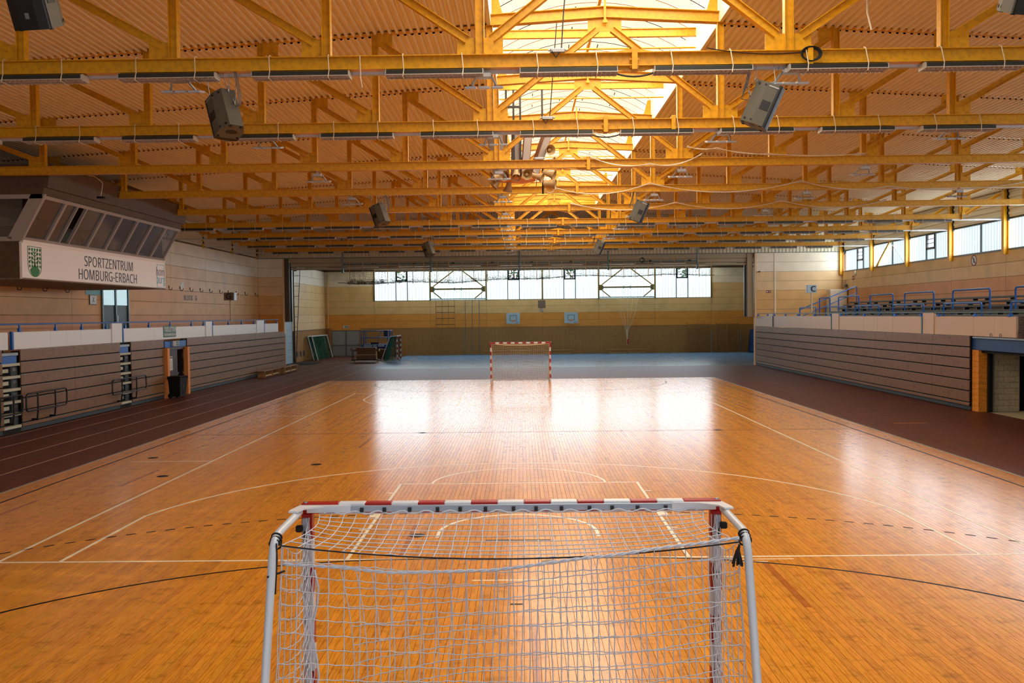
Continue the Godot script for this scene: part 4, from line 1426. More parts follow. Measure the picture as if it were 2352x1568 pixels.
	bx(s, Vector3(16.06, 0, -4.0), Vector3(16.08, 2.0, -3.9))
	put("steel_angle", s, M.galvanised, g)
	var w := struct("wall_side_room", "pale block wall seen inside the gateway")
	for r in 11:
		for k in 4:
			var a := 15.95 + 0.4 * k - (0.2 if r % 2 else 0.0)
			var b := minf(a + 0.392, 17.08)
			a = maxf(a, 15.95)
			if b - a > 0.05:
				s = st()
				cbox(s, Vector3((a + b) / 2, 0.1 + 0.2 * r, -4.2), Vector3(b - a, 0.194, 0.16), 0.004)
				put("block", s, M.block, w)
	s = st()
	bx(s, Vector3(15.95, 0, -4.28), Vector3(17.07, 2.2, -4.2))
	put("mortar", s, M.render, w)
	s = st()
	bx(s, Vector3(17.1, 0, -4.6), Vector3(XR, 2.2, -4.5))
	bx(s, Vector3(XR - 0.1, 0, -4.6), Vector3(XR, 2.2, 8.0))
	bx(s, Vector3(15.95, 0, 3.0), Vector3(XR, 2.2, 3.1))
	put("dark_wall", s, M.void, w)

func step_gap(za: float, zb: float, label: String) -> void:
	var t := thing("step_gap", label, "steps", Vector3(-15.6, 0, (za + zb) * 0.5))
	var l := za - zb
	var s := st()
	bx(s, Vector3(-0.6, 0, -l * 0.5), Vector3(-0.5, 2.56, l * 0.5))
	bx(s, Vector3(-0.5, 0, -l * 0.5), Vector3(0.0, 0.14, l * 0.5))
	put("dark_back", s, M.stand_dark, t)
	for k in 6:
		var y := 0.2 + 0.385 * k
		s = st()
		cbox(s, Vector3(-0.07, y, 0), Vector3(0.2, 0.09, l - 0.03), 0.01)
		put("tread", s, M.bench_cream, t)
		s = st()
		cbox(s, Vector3(-0.2, y + 0.2, l * 0.18), Vector3(0.16, 0.12, l * 0.55), 0.01)
		put("half_tread", s, M.bench_cream, t)
		s = st()
		bx(s, Vector3(-0.24, y + 0.06, -l * 0.5 + 0.03), Vector3(-0.06, y + 0.32, -l * 0.12))
		put("side_plate", s, M.kick, t)
		s = st()
		bx(s, Vector3(-0.06, y + 0.18, -l * 0.5 + 0.08), Vector3(-0.05, y + 0.28, -l * 0.5 + 0.3))
		put("label_plate", s, M.grey_steel, t)
	s = st()
	cbox(s, Vector3(-0.04, 2.28, 0.08), Vector3(0.1, 0.24, l - 0.2), 0.01)
	put("blue_plate", s, M.blue_panel, t)
	s = st()
	cbox(s, Vector3(-0.1, 2.45, 0.05), Vector3(0.25, 0.1, l - 0.1), 0.01)
	put("top_rail", s, M.galvanised, t)

func hoop(x: float, zz: Array, y0: float, y1: float, label: String) -> void:
	var t := thing("barrier", label, "barrier", Vector3(x, y0, zz[0]), 0.0, "blue tube barriers on the right gallery")
	var l: float = zz[1] - zz[0]
	var s := st()
	tube(s, rounded([Vector3(0, 0, 0), Vector3(0, y1 - y0, 0), Vector3(0, y1 - y0, l), Vector3(0, 0, l)], 0.12), 0.035, 8)
	put("tube", s, M.blue_rail, t)
	s = st()
	for z in [0.0, l]:
		box(s, Vector3(0, 0.01, z), Vector3(0.12, 0.02, 0.12))
	put("foot_plate", s, M.blue_rail, t)

func parapet_left() -> void:
	var t := thing("parapet", "white panelled parapet of the left gallery above the folded stands", "parapet", Vector3(-15.6, 0, 0))
	for a in [[6.0, 2.0], [2.0, -0.5], [-0.8, -2.98], [-2.98, -4.05], [-4.05, -5.06], [-5.06, -7.42], [-8.42, -11.5], [-11.5, -14.6], [-14.6, -17.65], [-18.65, -21.0], [-21.0, -22.4], [-22.4, -23.7], [-23.7, -26.25], [-27.85, -31.05]]:
		var s := st()
		cbox(s, Vector3(0.0, 2.86, (a[0] + a[1]) / 2), Vector3(0.08, 0.54, a[0] - a[1] - 0.008), 0.006)
		put("panel", s, M.parapet_white, t)
	for a in [[-7.42, -8.28], [-17.65, -18.55], [-26.25, -27.75]]:
		var s := st()
		cbox(s, Vector3(0.03, 2.965, (a[0] + a[1]) / 2), Vector3(0.1, 0.75, a[0] - a[1]), 0.006)
		put("pilaster", s, M.parapet_white, t)
	for z in [-0.68, -8.36, -18.6, -27.8]:
		var s := st()
		box(s, Vector3(0.05, 2.87, z), Vector3(0.08, 0.56, 0.09))
		put("post", s, M.blue_rail, t)
	var s2 := st()
	cbox(s2, Vector3(0.02, 3.37, -12.5), Vector3(0.1, 0.05, 37.2), 0.015)
	var r := put("handrail", s2, M.blue_rail, t)
	for z in [3.4, 1.2, -1.2, -3.4, -5.2, -7.1, -8.7, -11.0, -13.3, -15.9, -17.5, -18.9, -21.3, -23.6, -25.9, -28.2, -30.8]:
		s2 = st()
		bx(s2, Vector3(-0.03, 3.12, z - 0.06), Vector3(0.04, 3.24, z + 0.06))
		bx(s2, Vector3(-0.015, 3.2, z - 0.03), Vector3(0.02, 3.35, z + 0.03))
		put("bracket", s2, M.blue_rail, r)
	s2 = st()
	tube(s2, [Vector3(0.02, 3.37, -31.05), Vector3(0.02, 3.37, -31.2)], 0.03, 8)
	put("end_cap", s2, M.blue_rail, r)

func parapet_right() -> void:
	var t := thing("parapet", "cream panelled parapet of the right gallery above the folded stand", "parapet", Vector3(15.62, 0, 0))
	for a in [[-1.6, -2.92], [-2.92, -4.28], [-4.28, -7.2], [-8.22, -11.0], [-11.0, -12.6], [-12.6, -14.2], [-14.2, -17.35], [-18.45, -21.6], [-21.6, -23.6], [-23.6, -25.6], [-25.6, -28.85], [-29.8, -32.9]]:
		var s := st()
		cbox(s, Vector3(0.0, 2.925, (a[0] + a[1]) / 2), Vector3(0.08, 0.67, a[0] - a[1] - 0.008), 0.006)
		put("panel", s, M.parapet_cream, t)
	for a in [[-7.2, -8.12], [-17.35, -18.3], [-28.9, -29.8]]:
		var s := st()
		cbox(s, Vector3(-0.02, 2.99, (a[0] + a[1]) / 2), Vector3(0.1, 0.8, a[0] - a[1]), 0.006)
		put("pilaster", s, M.parapet_cream, t)
	for z in [-8.18, -18.38, -28.88]:
		var s := st()
		box(s, Vector3(-0.05, 2.93, z), Vector3(0.08, 0.66, 0.09))
		put("post", s, M.pipe_teal, t)
	# wire mesh panel at the right end of the picture
	var m := st()
	for k in 14:
		box(m, Vector3(0, 2.6 + 0.05 * k, 1.0), Vector3(0.03, 0.028, 5.1))
	for k in 50:
		box(m, Vector3(0.012, 2.92, -1.5 + 0.1 * k), Vector3(0.02, 0.7, 0.03))
	put("mesh_panel", m, M.box_brown, t)
	m = st()
	bx(m, Vector3(0.03, 2.56, -1.55), Vector3(0.05, 3.28, 3.6))
	put("mesh_backing", m, M.box_soffit, t)
	m = st()
	bx(m, Vector3(-0.06, 2.52, -4.3), Vector3(0.06, 2.57, 3.6))
	put("bottom_rail", m, M.galvanised, t)
	m = st()
	for z in [-3.1, -2.5]:
		tube(m, rounded([Vector3(-0.05, 2.58, z - 0.05), Vector3(-0.05, 2.7, z - 0.05), Vector3(-0.05, 2.7, z + 0.05), Vector3(-0.05, 2.58, z + 0.05)], 0.04), 0.012, 6)
	put("lifting_eye", m, M.galvanised, t)
	m = st()
	cbox(m, Vector3(-0.02, 3.4, -14.5), Vector3(0.1, 0.05, 36.0), 0.015)
	var r := put("handrail", m, M.pipe_teal, t)
	for z in [-2.0, -4.2, -6.9, -8.4, -10.8, -14.2, -17.2, -18.7, -21.2, -24.0, -26.4, -28.7, -30.2, -32.5]:
		m = st()
		bx(m, Vector3(-0.06, 3.25, z - 0.07), Vector3(0.04, 3.34, z + 0.07))
		bx(m, Vector3(-0.035, 3.3, z - 0.03), Vector3(0.0, 3.39, z + 0.03))
		put("bracket", m, M.blue_panel, r)

# ---------------------------------------------------------------- press box on the left wall
func build_press_box() -> void:
	var t := thing("press_box", "glazed press box on the left wall with white front and green crest", "press box", Vector3(0, 0, 1.55))
	var l := 10.2
	var prof := func(s: SurfaceTool, pts: Array, z0: float, z1: float) -> void:
		prism(s, PackedVector2Array(pts), z0, z1)
	var s := st()
	# hull below the windows, roof above them
	prof.call(s, [Vector2(XL, 4.69), Vector2(-14.0, 4.69), Vector2(-14.0, 5.72), Vector2(XL, 5.72)], -l, 0.0)
	put("hull", s, M.box_brown, t)
	s = st()
	prof.call(s, [Vector2(-14.0, 4.66), Vector2(-13.93, 4.66), Vector2(-13.93, 5.66), Vector2(-14.0, 5.7)], -l, 0.0)
	prof.call(s, [Vector2(-14.0, 5.7), Vector2(-13.93, 5.66), Vector2(-13.9, 5.76), Vector2(-14.03, 5.78)], -l + 0.02, -0.05)
	var fp := put("front_panel", s, M.box_white, t)
	s = st()
	for k in 14:
		var x := -17.4 + 0.25 * k
		bx(s, Vector3(x, 4.65, -l + 0.02), Vector3(x + 0.235, 4.69, -0.02))
	put("soffit_boards", s, M.box_soffit, t)
	s = st()
	prof.call(s, [Vector2(XL, 7.02), Vector2(-13.3, 7.02), Vector2(-13.22, 7.2), Vector2(-13.14, 7.2), Vector2(-13.0, 7.85), Vector2(XL, 7.95)], -l - 0.05, 0.05)
	put("roof_fascia", s, M.box_brown, t)
	# sloping front glazing, leaning out
	var bot := Vector2(-14.0, 5.78)
	var top := Vector2(-13.3, 7.0)
	var d := (top - bot).normalized()
	var nrm := Vector3(d.y, -d.x, 0)
	var xf := func(v: float, z: float) -> Vector3:
		var p := bot.lerp(top, v)
		return Vector3(p.x, p.y, z)
	var n := 8
	for k in n:
		var za := -0.1 - (l - 0.2) * k / n
		var zb := -0.1 - (l - 0.2) * (k + 1) / n
		s = st()
		var a: Vector3 = xf.call(0.08, za - 0.05)
		var b: Vector3 = xf.call(0.92, zb + 0.05)
		if k == 1:
			zb += 0.5
			b = xf.call(0.92, zb + 0.05)
		var ca: Vector3 = xf.call(0.5, (za + zb) * 0.5)
		var bs := Basis(Vector3.BACK, Vector3(d.x, d.y, 0), -nrm)
		box(s, ca - nrm * 0.02, Vector3(za - zb - 0.1, 1.2, 0.01), bs)
		put("pane", s, M.glass_tinted, t)
		for z in [za - 0.03, zb + 0.03]:
			s = st()
			box(s, xf.call(0.5, z), Vector3(0.06, 1.38, 0.09), bs)
			put("mullion", s, M.alu, t)
	s = st()
	var bs2 := Basis(Vector3.BACK, Vector3(d.x, d.y, 0), -nrm)
	for v in [0.03, 0.97]:
		box(s, xf.call(v, -l * 0.5), Vector3(l, 0.1, 0.1), bs2)
	put("window_frame", s, M.alu, t)
	# end facing the viewer: glazing, corner post
	s = st()
	prof.call(s, [Vector2(-14.06, 5.72), Vector2(-13.92, 5.72), Vector2(-13.22, 7.02), Vector2(-13.62, 7.02), Vector2(-14.36, 5.72)], -0.08, 0.02)
	put("corner_post", s, M.alu, t)
	s = st()
	bx(s, Vector3(XL, 5.72, -0.06), Vector3(-14.2, 5.84, 0.02))
	bx(s, Vector3(XL, 6.9, -0.06), Vector3(-13.3, 7.02, 0.02))
	bx(s, Vector3(-15.0, 5.72, -0.06), Vector3(-14.93, 7.0, 0.0))
	bx(s, Vector3(-16.2, 5.72, -0.06), Vector3(-16.1, 7.0, 0.0))
	put("window_frame", s, M.alu, t)
	s = st()
	bx(s, Vector3(XL, 5.8, -0.04), Vector3(-13.9, 6.95, -0.03))
	put("pane", s, M.glass_tinted, t)
	s = st()
	bx(s, Vector3(XL, 5.72, -l), Vector3(-14.0, 7.02, -l + 0.05))
	bx(s, Vector3(XL + 0.02, 5.72, -l), Vector3(XL + 0.1, 7.02, -0.05))
	put("room_wall", s, M.board_a, t)
	s = st()
	bx(s, Vector3(-16.9, 5.72, -6.5), Vector3(-16.6, 7.0, -5.8))
	bx(s, Vector3(-16.2, 5.72, -3.0), Vector3(-15.2, 6.4, -2.4))
	put("cupboard", s, M.box_soffit, t)
	# lettering, crest, town logo
	var face := func(z: float, y: float) -> Transform3D: return Transform3D(Basis(Vector3.UP, PI / 2), Vector3(-13.928, y, z))
	letters("lettering", "SPORTZENTRUM", 0.33, M.ink_blue, fp, face.call(-5.45, 5.37), 1.08)
	letters("lettering", "HOMBURG-ERBACH", 0.33, M.ink_blue, fp, face.call(-5.4, 4.94), 1.08)
	crest(fp, face.call(-0.66, 5.18))
	var lf: Transform3D = face.call(-9.75, 5.15)
	s = st()
	for r in [[-0.36, -0.44, 0.36, -0.425], [-0.36, 0.425, 0.36, 0.44], [-0.36, -0.44, -0.345, 0.44], [0.345, -0.44, 0.36, 0.44]]:
		prism(s, PackedVector2Array([Vector2(r[0], r[1]), Vector2(r[2], r[1]), Vector2(r[2], r[3]), Vector2(r[0], r[3])]), 0.0, 0.006, lf)
	put("logo_frame", s, M.logo_cyan, fp)
	letters("logo_text", "hom", 0.3, M.logo_mauve, fp, lf * Transform3D(Basis.IDENTITY, Vector3(-0.02, 0.16, 0)), 0.95)
	letters("logo_text", "burg", 0.3, M.logo_cyan, fp, lf * Transform3D(Basis.IDENTITY, Vector3(0.0, -0.14, 0)), 0.95)
	# red extinguishers and a lamp on the inner window sill
	for a in [[-4.1, "between the third and fourth pane"], [-6.75, "in the middle of the front glazing"], [-8.55, "second from the far end"], [-9.9, "at the far end of the glazing"]]:
		var x := thing("sill_light", "small dark red lamp on the press box sill, " + a[1], "lamp", Vector3(-14.25, 5.72, 1.55 + a[0]), 0.0, "lamps on the press box sill")
		s = st()
		lathe(s, [Vector2(0, 0), Vector2(0.1, 0), Vector2(0.1, 0.22), Vector2(0.05, 0.27), Vector2(0.0, 0.28)], 12)
		put("body", s, M.sign_red, x)
		s = st()
		tube(s, rounded([Vector3(0, 0.25, -0.07), Vector3(0, 0.4, -0.07), Vector3(0, 0.4, 0.07), Vector3(0, 0.25, 0.07)], 0.05), 0.012, 6)
		put("handle", s, M.black_steel, x)
	# little lamp on an arm on the fascia
	var sl := thing("arm_lamp", "small black lamp on a bent white arm on the press box fascia", "lamp", Vector3(-13.1, 7.75, -0.6))
	s = st()
	tube(s, rounded([Vector3(-0.1, 0.1, 0), Vector3(0.12, 0.15, -0.25), Vector3(0.35, -0.05, -0.35), Vector3(0.35, -0.5, -0.2)], 0.08), 0.014, 6)
	put("arm", s, M.cable_white, sl)
	s = st()
	cbox(s, Vector3(0.35, -0.53, -0.2), Vector3(0.22, 0.06, 0.14), 0.01)
	put("head", s, M.black_steel, sl)

# green shield with a linden tree
func crest(t: Node, xf: Transform3D) -> void:
	var outer := PackedVector2Array()
	for p in [[-0.36, 0.42], [0.36, 0.42]]:
		outer.append(Vector2(p[0], p[1]))
	for k in 13:
		var a := -PI * k / 12.0
		outer.append(Vector2(cos(a) * 0.36, -0.12 + sin(a) * 0.32))
	var s := st()
	for i in outer.size():
		var a := outer[i]
		var b := outer[(i + 1) % outer.size()]
		var d := (b - a).normalized()
		var q := Vector2(-d.y, d.x) * 0.008
		prism(s, PackedVector2Array([a - q, b - q, b + q, a + q]), 0.0, 0.006, xf)
	put("crest_edge", s, M.crest_green, t)
	s = st()
	var mound := PackedVector2Array()
	for k in 9:
		var a := PI + PI * k / 8.0
		mound.append(Vector2(cos(a) * 0.25, -0.24 + sin(a) * 0.19))
	for k in 7:
		var u := 0.24 - 0.48 * k / 6.0
		mound.append(Vector2(u, -0.23 + 0.1 * (1.0 - pow(u / 0.24, 2))))
	prism(s, mound, 0.0, 0.006, xf)
	prism(s, PackedVector2Array([Vector2(-0.05, -0.16), Vector2(0.05, -0.16), Vector2(0.02, 0.02), Vector2(0.012, 0.3), Vector2(-0.012, 0.3), Vector2(-0.02, 0.02)]), 0.0, 0.007, xf)
	for sg in [-1.0, 1.0]:
		for p in [[0.0, -0.06, 0.2, 0.02], [0.0, 0.04, 0.24, 0.12], [0.0, 0.14, 0.2, 0.24], [0.0, 0.22, 0.14, 0.32], [0.1, -0.02, 0.14, -0.1], [0.12, 0.08, 0.28, -0.02]]:
			var a := Vector2(p[0] * sg, p[1])
			var b := Vector2(p[2] * sg, p[3])
			var d := (b - a).normalized()
			var q := Vector2(-d.y, d.x) * 0.011
			prism(s, PackedVector2Array([a - q, b - q * 0.6, b + q * 0.6, a + q]), 0.0, 0.007, xf)
	put("crest_tree", s, M.crest_green, t)
	var leaf := PackedVector2Array()
	for p in [[0, -0.05], [0.035, -0.02], [0.042, 0.02], [0.022, 0.042], [0, 0.03], [-0.022, 0.042], [-0.042, 0.02], [-0.035, -0.02]]:
		leaf.append(Vector2(p[0], p[1]))
	s = st()
	for r in 5:
		for c in 5:
			if r < 4 and c == 2 and r > 0:
				continue
			var p := Vector2(-0.28 + 0.14 * c + (0.0 if r % 2 else 0.01), 0.34 - 0.12 * r)
			if absf(p.x) > 0.3:
				continue
			prism(s, leaf, 0.0, 0.007, xf * Transform3D(Basis(Vector3.BACK, 0.3 * (c - 2)), Vector3(p.x, p.y, 0)))
	put("crest_leaves", s, M.crest_green, t)

const ORD := ["first", "second", "third", "fourth", "fifth", "sixth", "seventh", "eighth", "ninth", "tenth", "eleventh", "twelfth", "thirteenth", "fourteenth", "fifteenth", "sixteenth"]
# ---------------------------------------------------------------- signs and fittings on the walls
func build_wall_things() -> void:
	# coat hooks on the left wall
	var zs := [-4.34, -6.02, -7.66, -17.86, -19.3, -20.7, -22.2, -23.7, -25.4, -26.9, -28.4, -30.2, -32.4]
	for i in zs.size():
		var s := st()
		tube(s, rounded([Vector3(0.03, 0.14, 0), Vector3(0.03, -0.05, 0), Vector3(0.16, -0.05, 0), Vector3(0.18, 0.06, 0)], 0.04), 0.014, 6)
		box(s, Vector3(0.01, 0.1, 0), Vector3(0.02, 0.12, 0.04))
		var o := put("wall_hook", s, M.black_steel)
		o.position = Vector3(XL + 0.04, 4.6 if i < 3 else 4.99, zs[i])
		tag(o, "black wall hook on the left wall, " + (["nearest", "second nearest", "third nearest"][i] + " of three under the press box" if i < 3 else ORD[i - 3] + " of the row beyond the press box"), "hook", "hooks under the press box" if i < 3 else "hooks in a row along the left wall")
	var t := thing("wall_lettering", "black stencilled letters BLOCK G on the left wall", "lettering", Vector3(XL + 0.045, 4.58, -20.8), PI / 2)
	letters("letters", "BLOCK", 0.26, M.ink_black, t, Transform3D(Basis.IDENTITY, Vector3(-0.35, 0, 0)), 1.1, true)
	letters("letters", "G", 0.26, M.ink_black, t, Transform3D(Basis.IDENTITY, Vector3(0.8, 0, 0)), 1.1, true)
	# round signs
	round_sign(Vector3(XL + 0.05, 5.2, -19.6), PI / 2, 0.2, "white round sign on the left wall above the lettering", false)
	round_sign(Vector3(XR - 0.05, 5.8, -15.73), -PI / 2, 0.26, "round red ringed prohibition sign on the right wall under the window band", true)
	round_sign(Vector3(1.86, 3.9, ZB + 0.06), 0.0, 0.16, "round red ringed prohibition sign on the far wall between the basketball boards", true)
	# block letters on poles
	pole_sign(Vector3(-15.56, 3.36, -21.6), "G", "grey sign with the letter G on a white pole on the left parapet", M.box_soffit)
	pole_sign(Vector3(15.6, 3.4, -21.6), "C", "pale sign with the letter C on a white pole on the right parapet", M.door_white)
	# toilets sign
	t = thing("toilet_sign", "green sign with white lettering for the toilets on the white parapet", "sign", Vector3(-15.55, 2.93, -13.12), PI / 2)
	var s := st()
	cbox(s, Vector3.ZERO, Vector3(1.42, 0.5, 0.012), 0.003)
	var pl := put("plate", s, M.sign_green, t)
	letters("lettering", "TOILETTEN", 0.2, M.white, pl, Transform3D(Basis.IDENTITY, Vector3(0.06, 0.09, 0.008)), 0.98, true)
	letters("lettering", "Umkleideräume", 0.13, M.white, pl, Transform3D(Basis.IDENTITY, Vector3(0.06, -0.13, 0.008)), 1.02, true)
	# glass door under the press box
	var d := struct("door_4", "grey framed glazed double door in the left wall under the press box")
	s = st()
	for z in [-10.62, -11.85, -13.1]:
		bx(s, Vector3(XL + 0.02, 2.4, z - 0.05), Vector3(XL + 0.12, 4.85, z + 0.05))
	bx(s, Vector3(XL + 0.02, 4.8, -13.1), Vector3(XL + 0.12, 4.9, -10.6))
	bx(s, Vector3(XL + 0.02, 2.42, -13.1), Vector3(XL + 0.1, 2.55, -10.6))
	put("door_frame", s, M.frame_grey, d)
	for z in [-11.24, -12.48]:
		s = st()
		bx(s, Vector3(XL + 0.05, 2.5, z - 0.57), Vector3(XL + 0.07, 4.8, z + 0.57))
		put("glass_leaf", s, M.frame_dark, d)
		s = st()
		bx(s, Vector3(XL + 0.065, 4.1, z - 0.5), Vector3(XL + 0.085, 4.8, z + 0.5))
		put("pane", s, M.pane_blue, d)
	s = st()
	bx(s, Vector3(XL + 0.08, 3.35, -11.95), Vector3(XL + 0.14, 3.65, -11.88))
	put("door_handle", s, M.galvanised, d)
	# framed plan and cyan sign left of the door
	t = thing("framed_plan", "small white plan in a dark frame left of the glazed door", "picture", Vector3(XL + 0.06, 4.3, -9.86), PI / 2)
	s = st()
	cbox(s, Vector3.ZERO, Vector3(0.62, 0.42, 0.03), 0.006)
	put("frame", s, M.door_brown, t)
	s = st()
	box(s, Vector3(0, 0, 0.016), Vector3(0.54, 0.34, 0.004))
	put("sheet", s, M.white, t)
	s = st()
	for k in 5:
		beam(s, Vector3(-0.15 + 0.07 * k, -0.1, 0.02), Vector3(0.12 - 0.05 * k, 0.1, 0.02), 0.02, 0.003, Vector3.BACK)
	put("drawing", s, M.frame_grey, t)
	t = thing("cyan_sign", "pale blue sign over the framed plan under the press box", "sign", Vector3(XL + 0.05, 4.68, -9.9), PI / 2)
	s = st()
	cbox(s, Vector3.ZERO, Vector3(1.3, 0.36, 0.02), 0.004)
	put("plate", s, M.sign_cyan, t)
	# end wall, right part
	t = thing("exit_arrow", "small red and white direction sign on the end wall right of the opening", "sign", Vector3(16.45, 4.85, ZE + 0.05))
	s = st()
	cbox(s, Vector3.ZERO, Vector3(0.3, 0.16, 0.012), 0.003)
	put("plate", s, M.sign_red, t)
	s = st()
	prism(s, PackedVector2Array([Vector2(0.03, -0.05), Vector2(0.13, 0.0), Vector2(0.03, 0.05), Vector2(0.05, 0.0)]), 0.004, 0.009)
	box(s, Vector3(-0.08, 0, 0.007), Vector3(0.1, 0.07, 0.004))
	put("arrow", s, M.white, t)
	t = thing("detector", "small black detector high on the end wall beside the curtain guide", "detector", Vector3(15.83, 6.17, ZE + 0.1))
	s = st()
	cbox(s, Vector3.ZERO, Vector3(0.14, 0.07, 0.1), 0.015)
	put("case", s, M.black_steel, t)
	# corner of the right gallery
	t = thing("wire_cage", "wire cage over a small exit sign in the right gallery corner", "cage", Vector3(XR - 0.1, 5.2, -32.2), -PI / 2)
	s = st()
	for k in 5:
		box(s, Vector3(-0.3 + 0.15 * k, 0, 0.12), Vector3(0.015, 0.6, 0.015))
		box(s, Vector3(0, -0.3 + 0.15 * k, 0.12), Vector3(0.6, 0.015, 0.015))
	for x in [-0.3, 0.3]:
		for y in [-0.3, 0.3]:
			box(s, Vector3(x, y, 0.06), Vector3(0.015, 0.015, 0.12))
	put("wires", s, M.frame_grey, t)
	s = st()
	cbox(s, Vector3(0, -0.05, 0.04), Vector3(0.36, 0.2, 0.05), 0.006)
	put("sign_box", s, M.sign_green, t)
	t = thing("metal_cabinet", "cream metal cabinet in the corner of the right gallery", "cabinet", Vector3(20.7, 2.42, -32.4))
	s = st()
	cbox(s, Vector3(0, 1.25, 0), Vector3(1.1, 2.5, 0.7), 0.01)
	put("body", s, M.board_a, t)
	s = st()
	for x in [-0.27, 0.27]:
		cbox(s, Vector3(x, 1.25, 0.36), Vector3(0.51, 2.4, 0.02), 0.006)
	put("door", s, M.board_a, t)
	s = st()
	box(s, Vector3(0.05, 1.2, 0.38), Vector3(0.02, 0.2, 0.03))
	put("handle", s, M.galvanised, t)
	t = thing("red_wall_sign", "small dark red sign on the right wall near the far corner", "sign", Vector3(XR - 0.045, 5.62, -31.1), -PI / 2)
	s = st()
	cbox(s, Vector3.ZERO, Vector3(0.36, 0.26, 0.014), 0.003)
	put("plate", s, M.sign_red, t)
	s = st()
	box(s, Vector3(0.0, 0.0, 0.008), Vector3(0.03, 0.2, 0.003))
	box(s, Vector3(0.0, 0.0, 0.008), Vector3(0.3, 0.03, 0.003))
	put("marks", s, M.white, t)
	t = thing("white_alarm", "white oval alarm device on the right wall above the small red sign", "alarm", Vector3(XR - 0.06, 5.9, -30.7), -PI / 2)
	s = st()
	lathe(s, [Vector2(0.13, -0.03), Vector2(0.13, 0.01), Vector2(0.08, 0.05), Vector2(0, 0.06)], 18, Transform3D(Basis(Vector3.RIGHT, PI / 2).scaled(Vector3(1, 1.3, 1)), Vector3.ZERO))
	put("case", s, M.white, t)

func round_sign(at: Vector3, turn: float, r: float, label: String, bar: bool) -> void:
	var t := thing("round_sign", label, "sign", at, turn)
	var s := st()
	prism(s, disc_poly(r, 28), -0.01, 0.004)
	put("plate", s, M.white, t)
	if bar:
		s = st()
		for k in 28:
			var a := TAU * k / 28.0
			var b := TAU * (k + 1) / 28.0
			prism(s, PackedVector2Array([Vector2(cos(a), sin(a)) * r, Vector2(cos(b), sin(b)) * r, Vector2(cos(b), sin(b)) * r * 0.82, Vector2(cos(a), sin(a)) * r * 0.82]), 0.0, 0.008)
		box(s, Vector3(0, 0, 0.007), Vector3(r * 1.7, r * 0.17, 0.006), Basis(Vector3.BACK, -PI / 4))
		put("red_ring", s, M.sign_red, t)
		s = st()
		box(s, Vector3(0, 0, 0.005), Vector3(r * 0.5, r * 0.9, 0.004), Basis(Vector3.BACK, 0.2))
		box(s, Vector3(r * 0.2, -r * 0.3, 0.005), Vector3(r * 0.6, r * 0.2, 0.004))
		put("symbol", s, M.frame_grey, t)
	else:
		s = st()
		box(s, Vector3(0, 0, 0.006), Vector3(r * 0.14, r * 1.3, 0.004), Basis(Vector3.BACK, 0.5))
		box(s, Vector3(0, r * 0.75, 0.006), Vector3(r * 0.4, r * 0.16, 0.004))
		put("symbol", s, M.sign_cyan, t)

func pole_sign(at: Vector3, letter: String, label: String, plate: Material) -> void:
	var t := thing("pole_sign", label, "sign", at)
	var s := st()
	tube(s, [Vector3.ZERO, Vector3(0, 1.1, 0)], 0.04, 10)
	put("pole", s, M.cable_white, t)
	s = st()
	box(s, Vector3(0, 0.02, 0), Vector3(0.16, 0.06, 0.16))
	put("foot", s, M.cable_white, t)
	s = st()
	cbox(s, Vector3(-0.07 if letter == "G" else 0.0, 1.3, 0.05), Vector3(0.5, 0.42, 0.08), 0.008)
	put("plate", s, plate, t)
	letters("letter", letter, 0.3, M.ink_blue, t, Transform3D(Basis.IDENTITY, Vector3(-0.07 if letter == "G" else 0.06, 1.3, 0.095)), 1.15, true)
	s = st()
	cbox(s, Vector3(0.26 if letter == "G" else -0.22, 1.3, 0.02), Vector3(0.06, 0.42, 0.4), 0.008)
	put("side_plate", s, M.door_white, t)

# ---------------------------------------------------------------- goals
func net_grid(s: SurfaceTool, f: Callable, nu: int, nv: int, r: float, droop := 0.0) -> void:
	for i in nu + 1:
		var p := []
		for j in nv + 1:
			p.append(f.call(float(i) / nu, float(j) / nv))
		tube(s, p, r, 4, false, false)
	for j in nv + 1:
		var p := []
		for i in nu + 1:
			var q: Vector3 = f.call(float(i) / nu, float(j) / nv)
			if droop > 0.0 and i > 0:
				var l: Vector3 = f.call(float(i - 1) / nu, float(j) / nv)
				p.append((l + q) * 0.5 - Vector3(0, droop, 0))
			p.append(q)
		tube(s, p, r, 4, false, false)

func banded(parent: Node, called: String, from: Vector3, dir: Vector3, length: float, first: float, last: float, size: Vector2, other: Vector3) -> void:
	# 80 mm square bar with red bands every 20 cm; 'other' is the second axis across it
	var third := dir.cross(other)
	var b := Basis(dir, other, third)
	var at := 0.0
	var red := true
	while at < length - 0.001:
		var l := 0.2
		if at == 0.0:
			l = first
		elif last > 0.0 and at > length - last - 0.01:
			l = length - at
		l = minf(l, length - at)
		var s := st()
		cbox(s, from + dir * (at + l * 0.5), Vector3(l, size.x, size.y), 0.006, b)
		put(called + "_band", s, M.goal_red if red else M.goal_white, parent)
		at += l
		red = not red

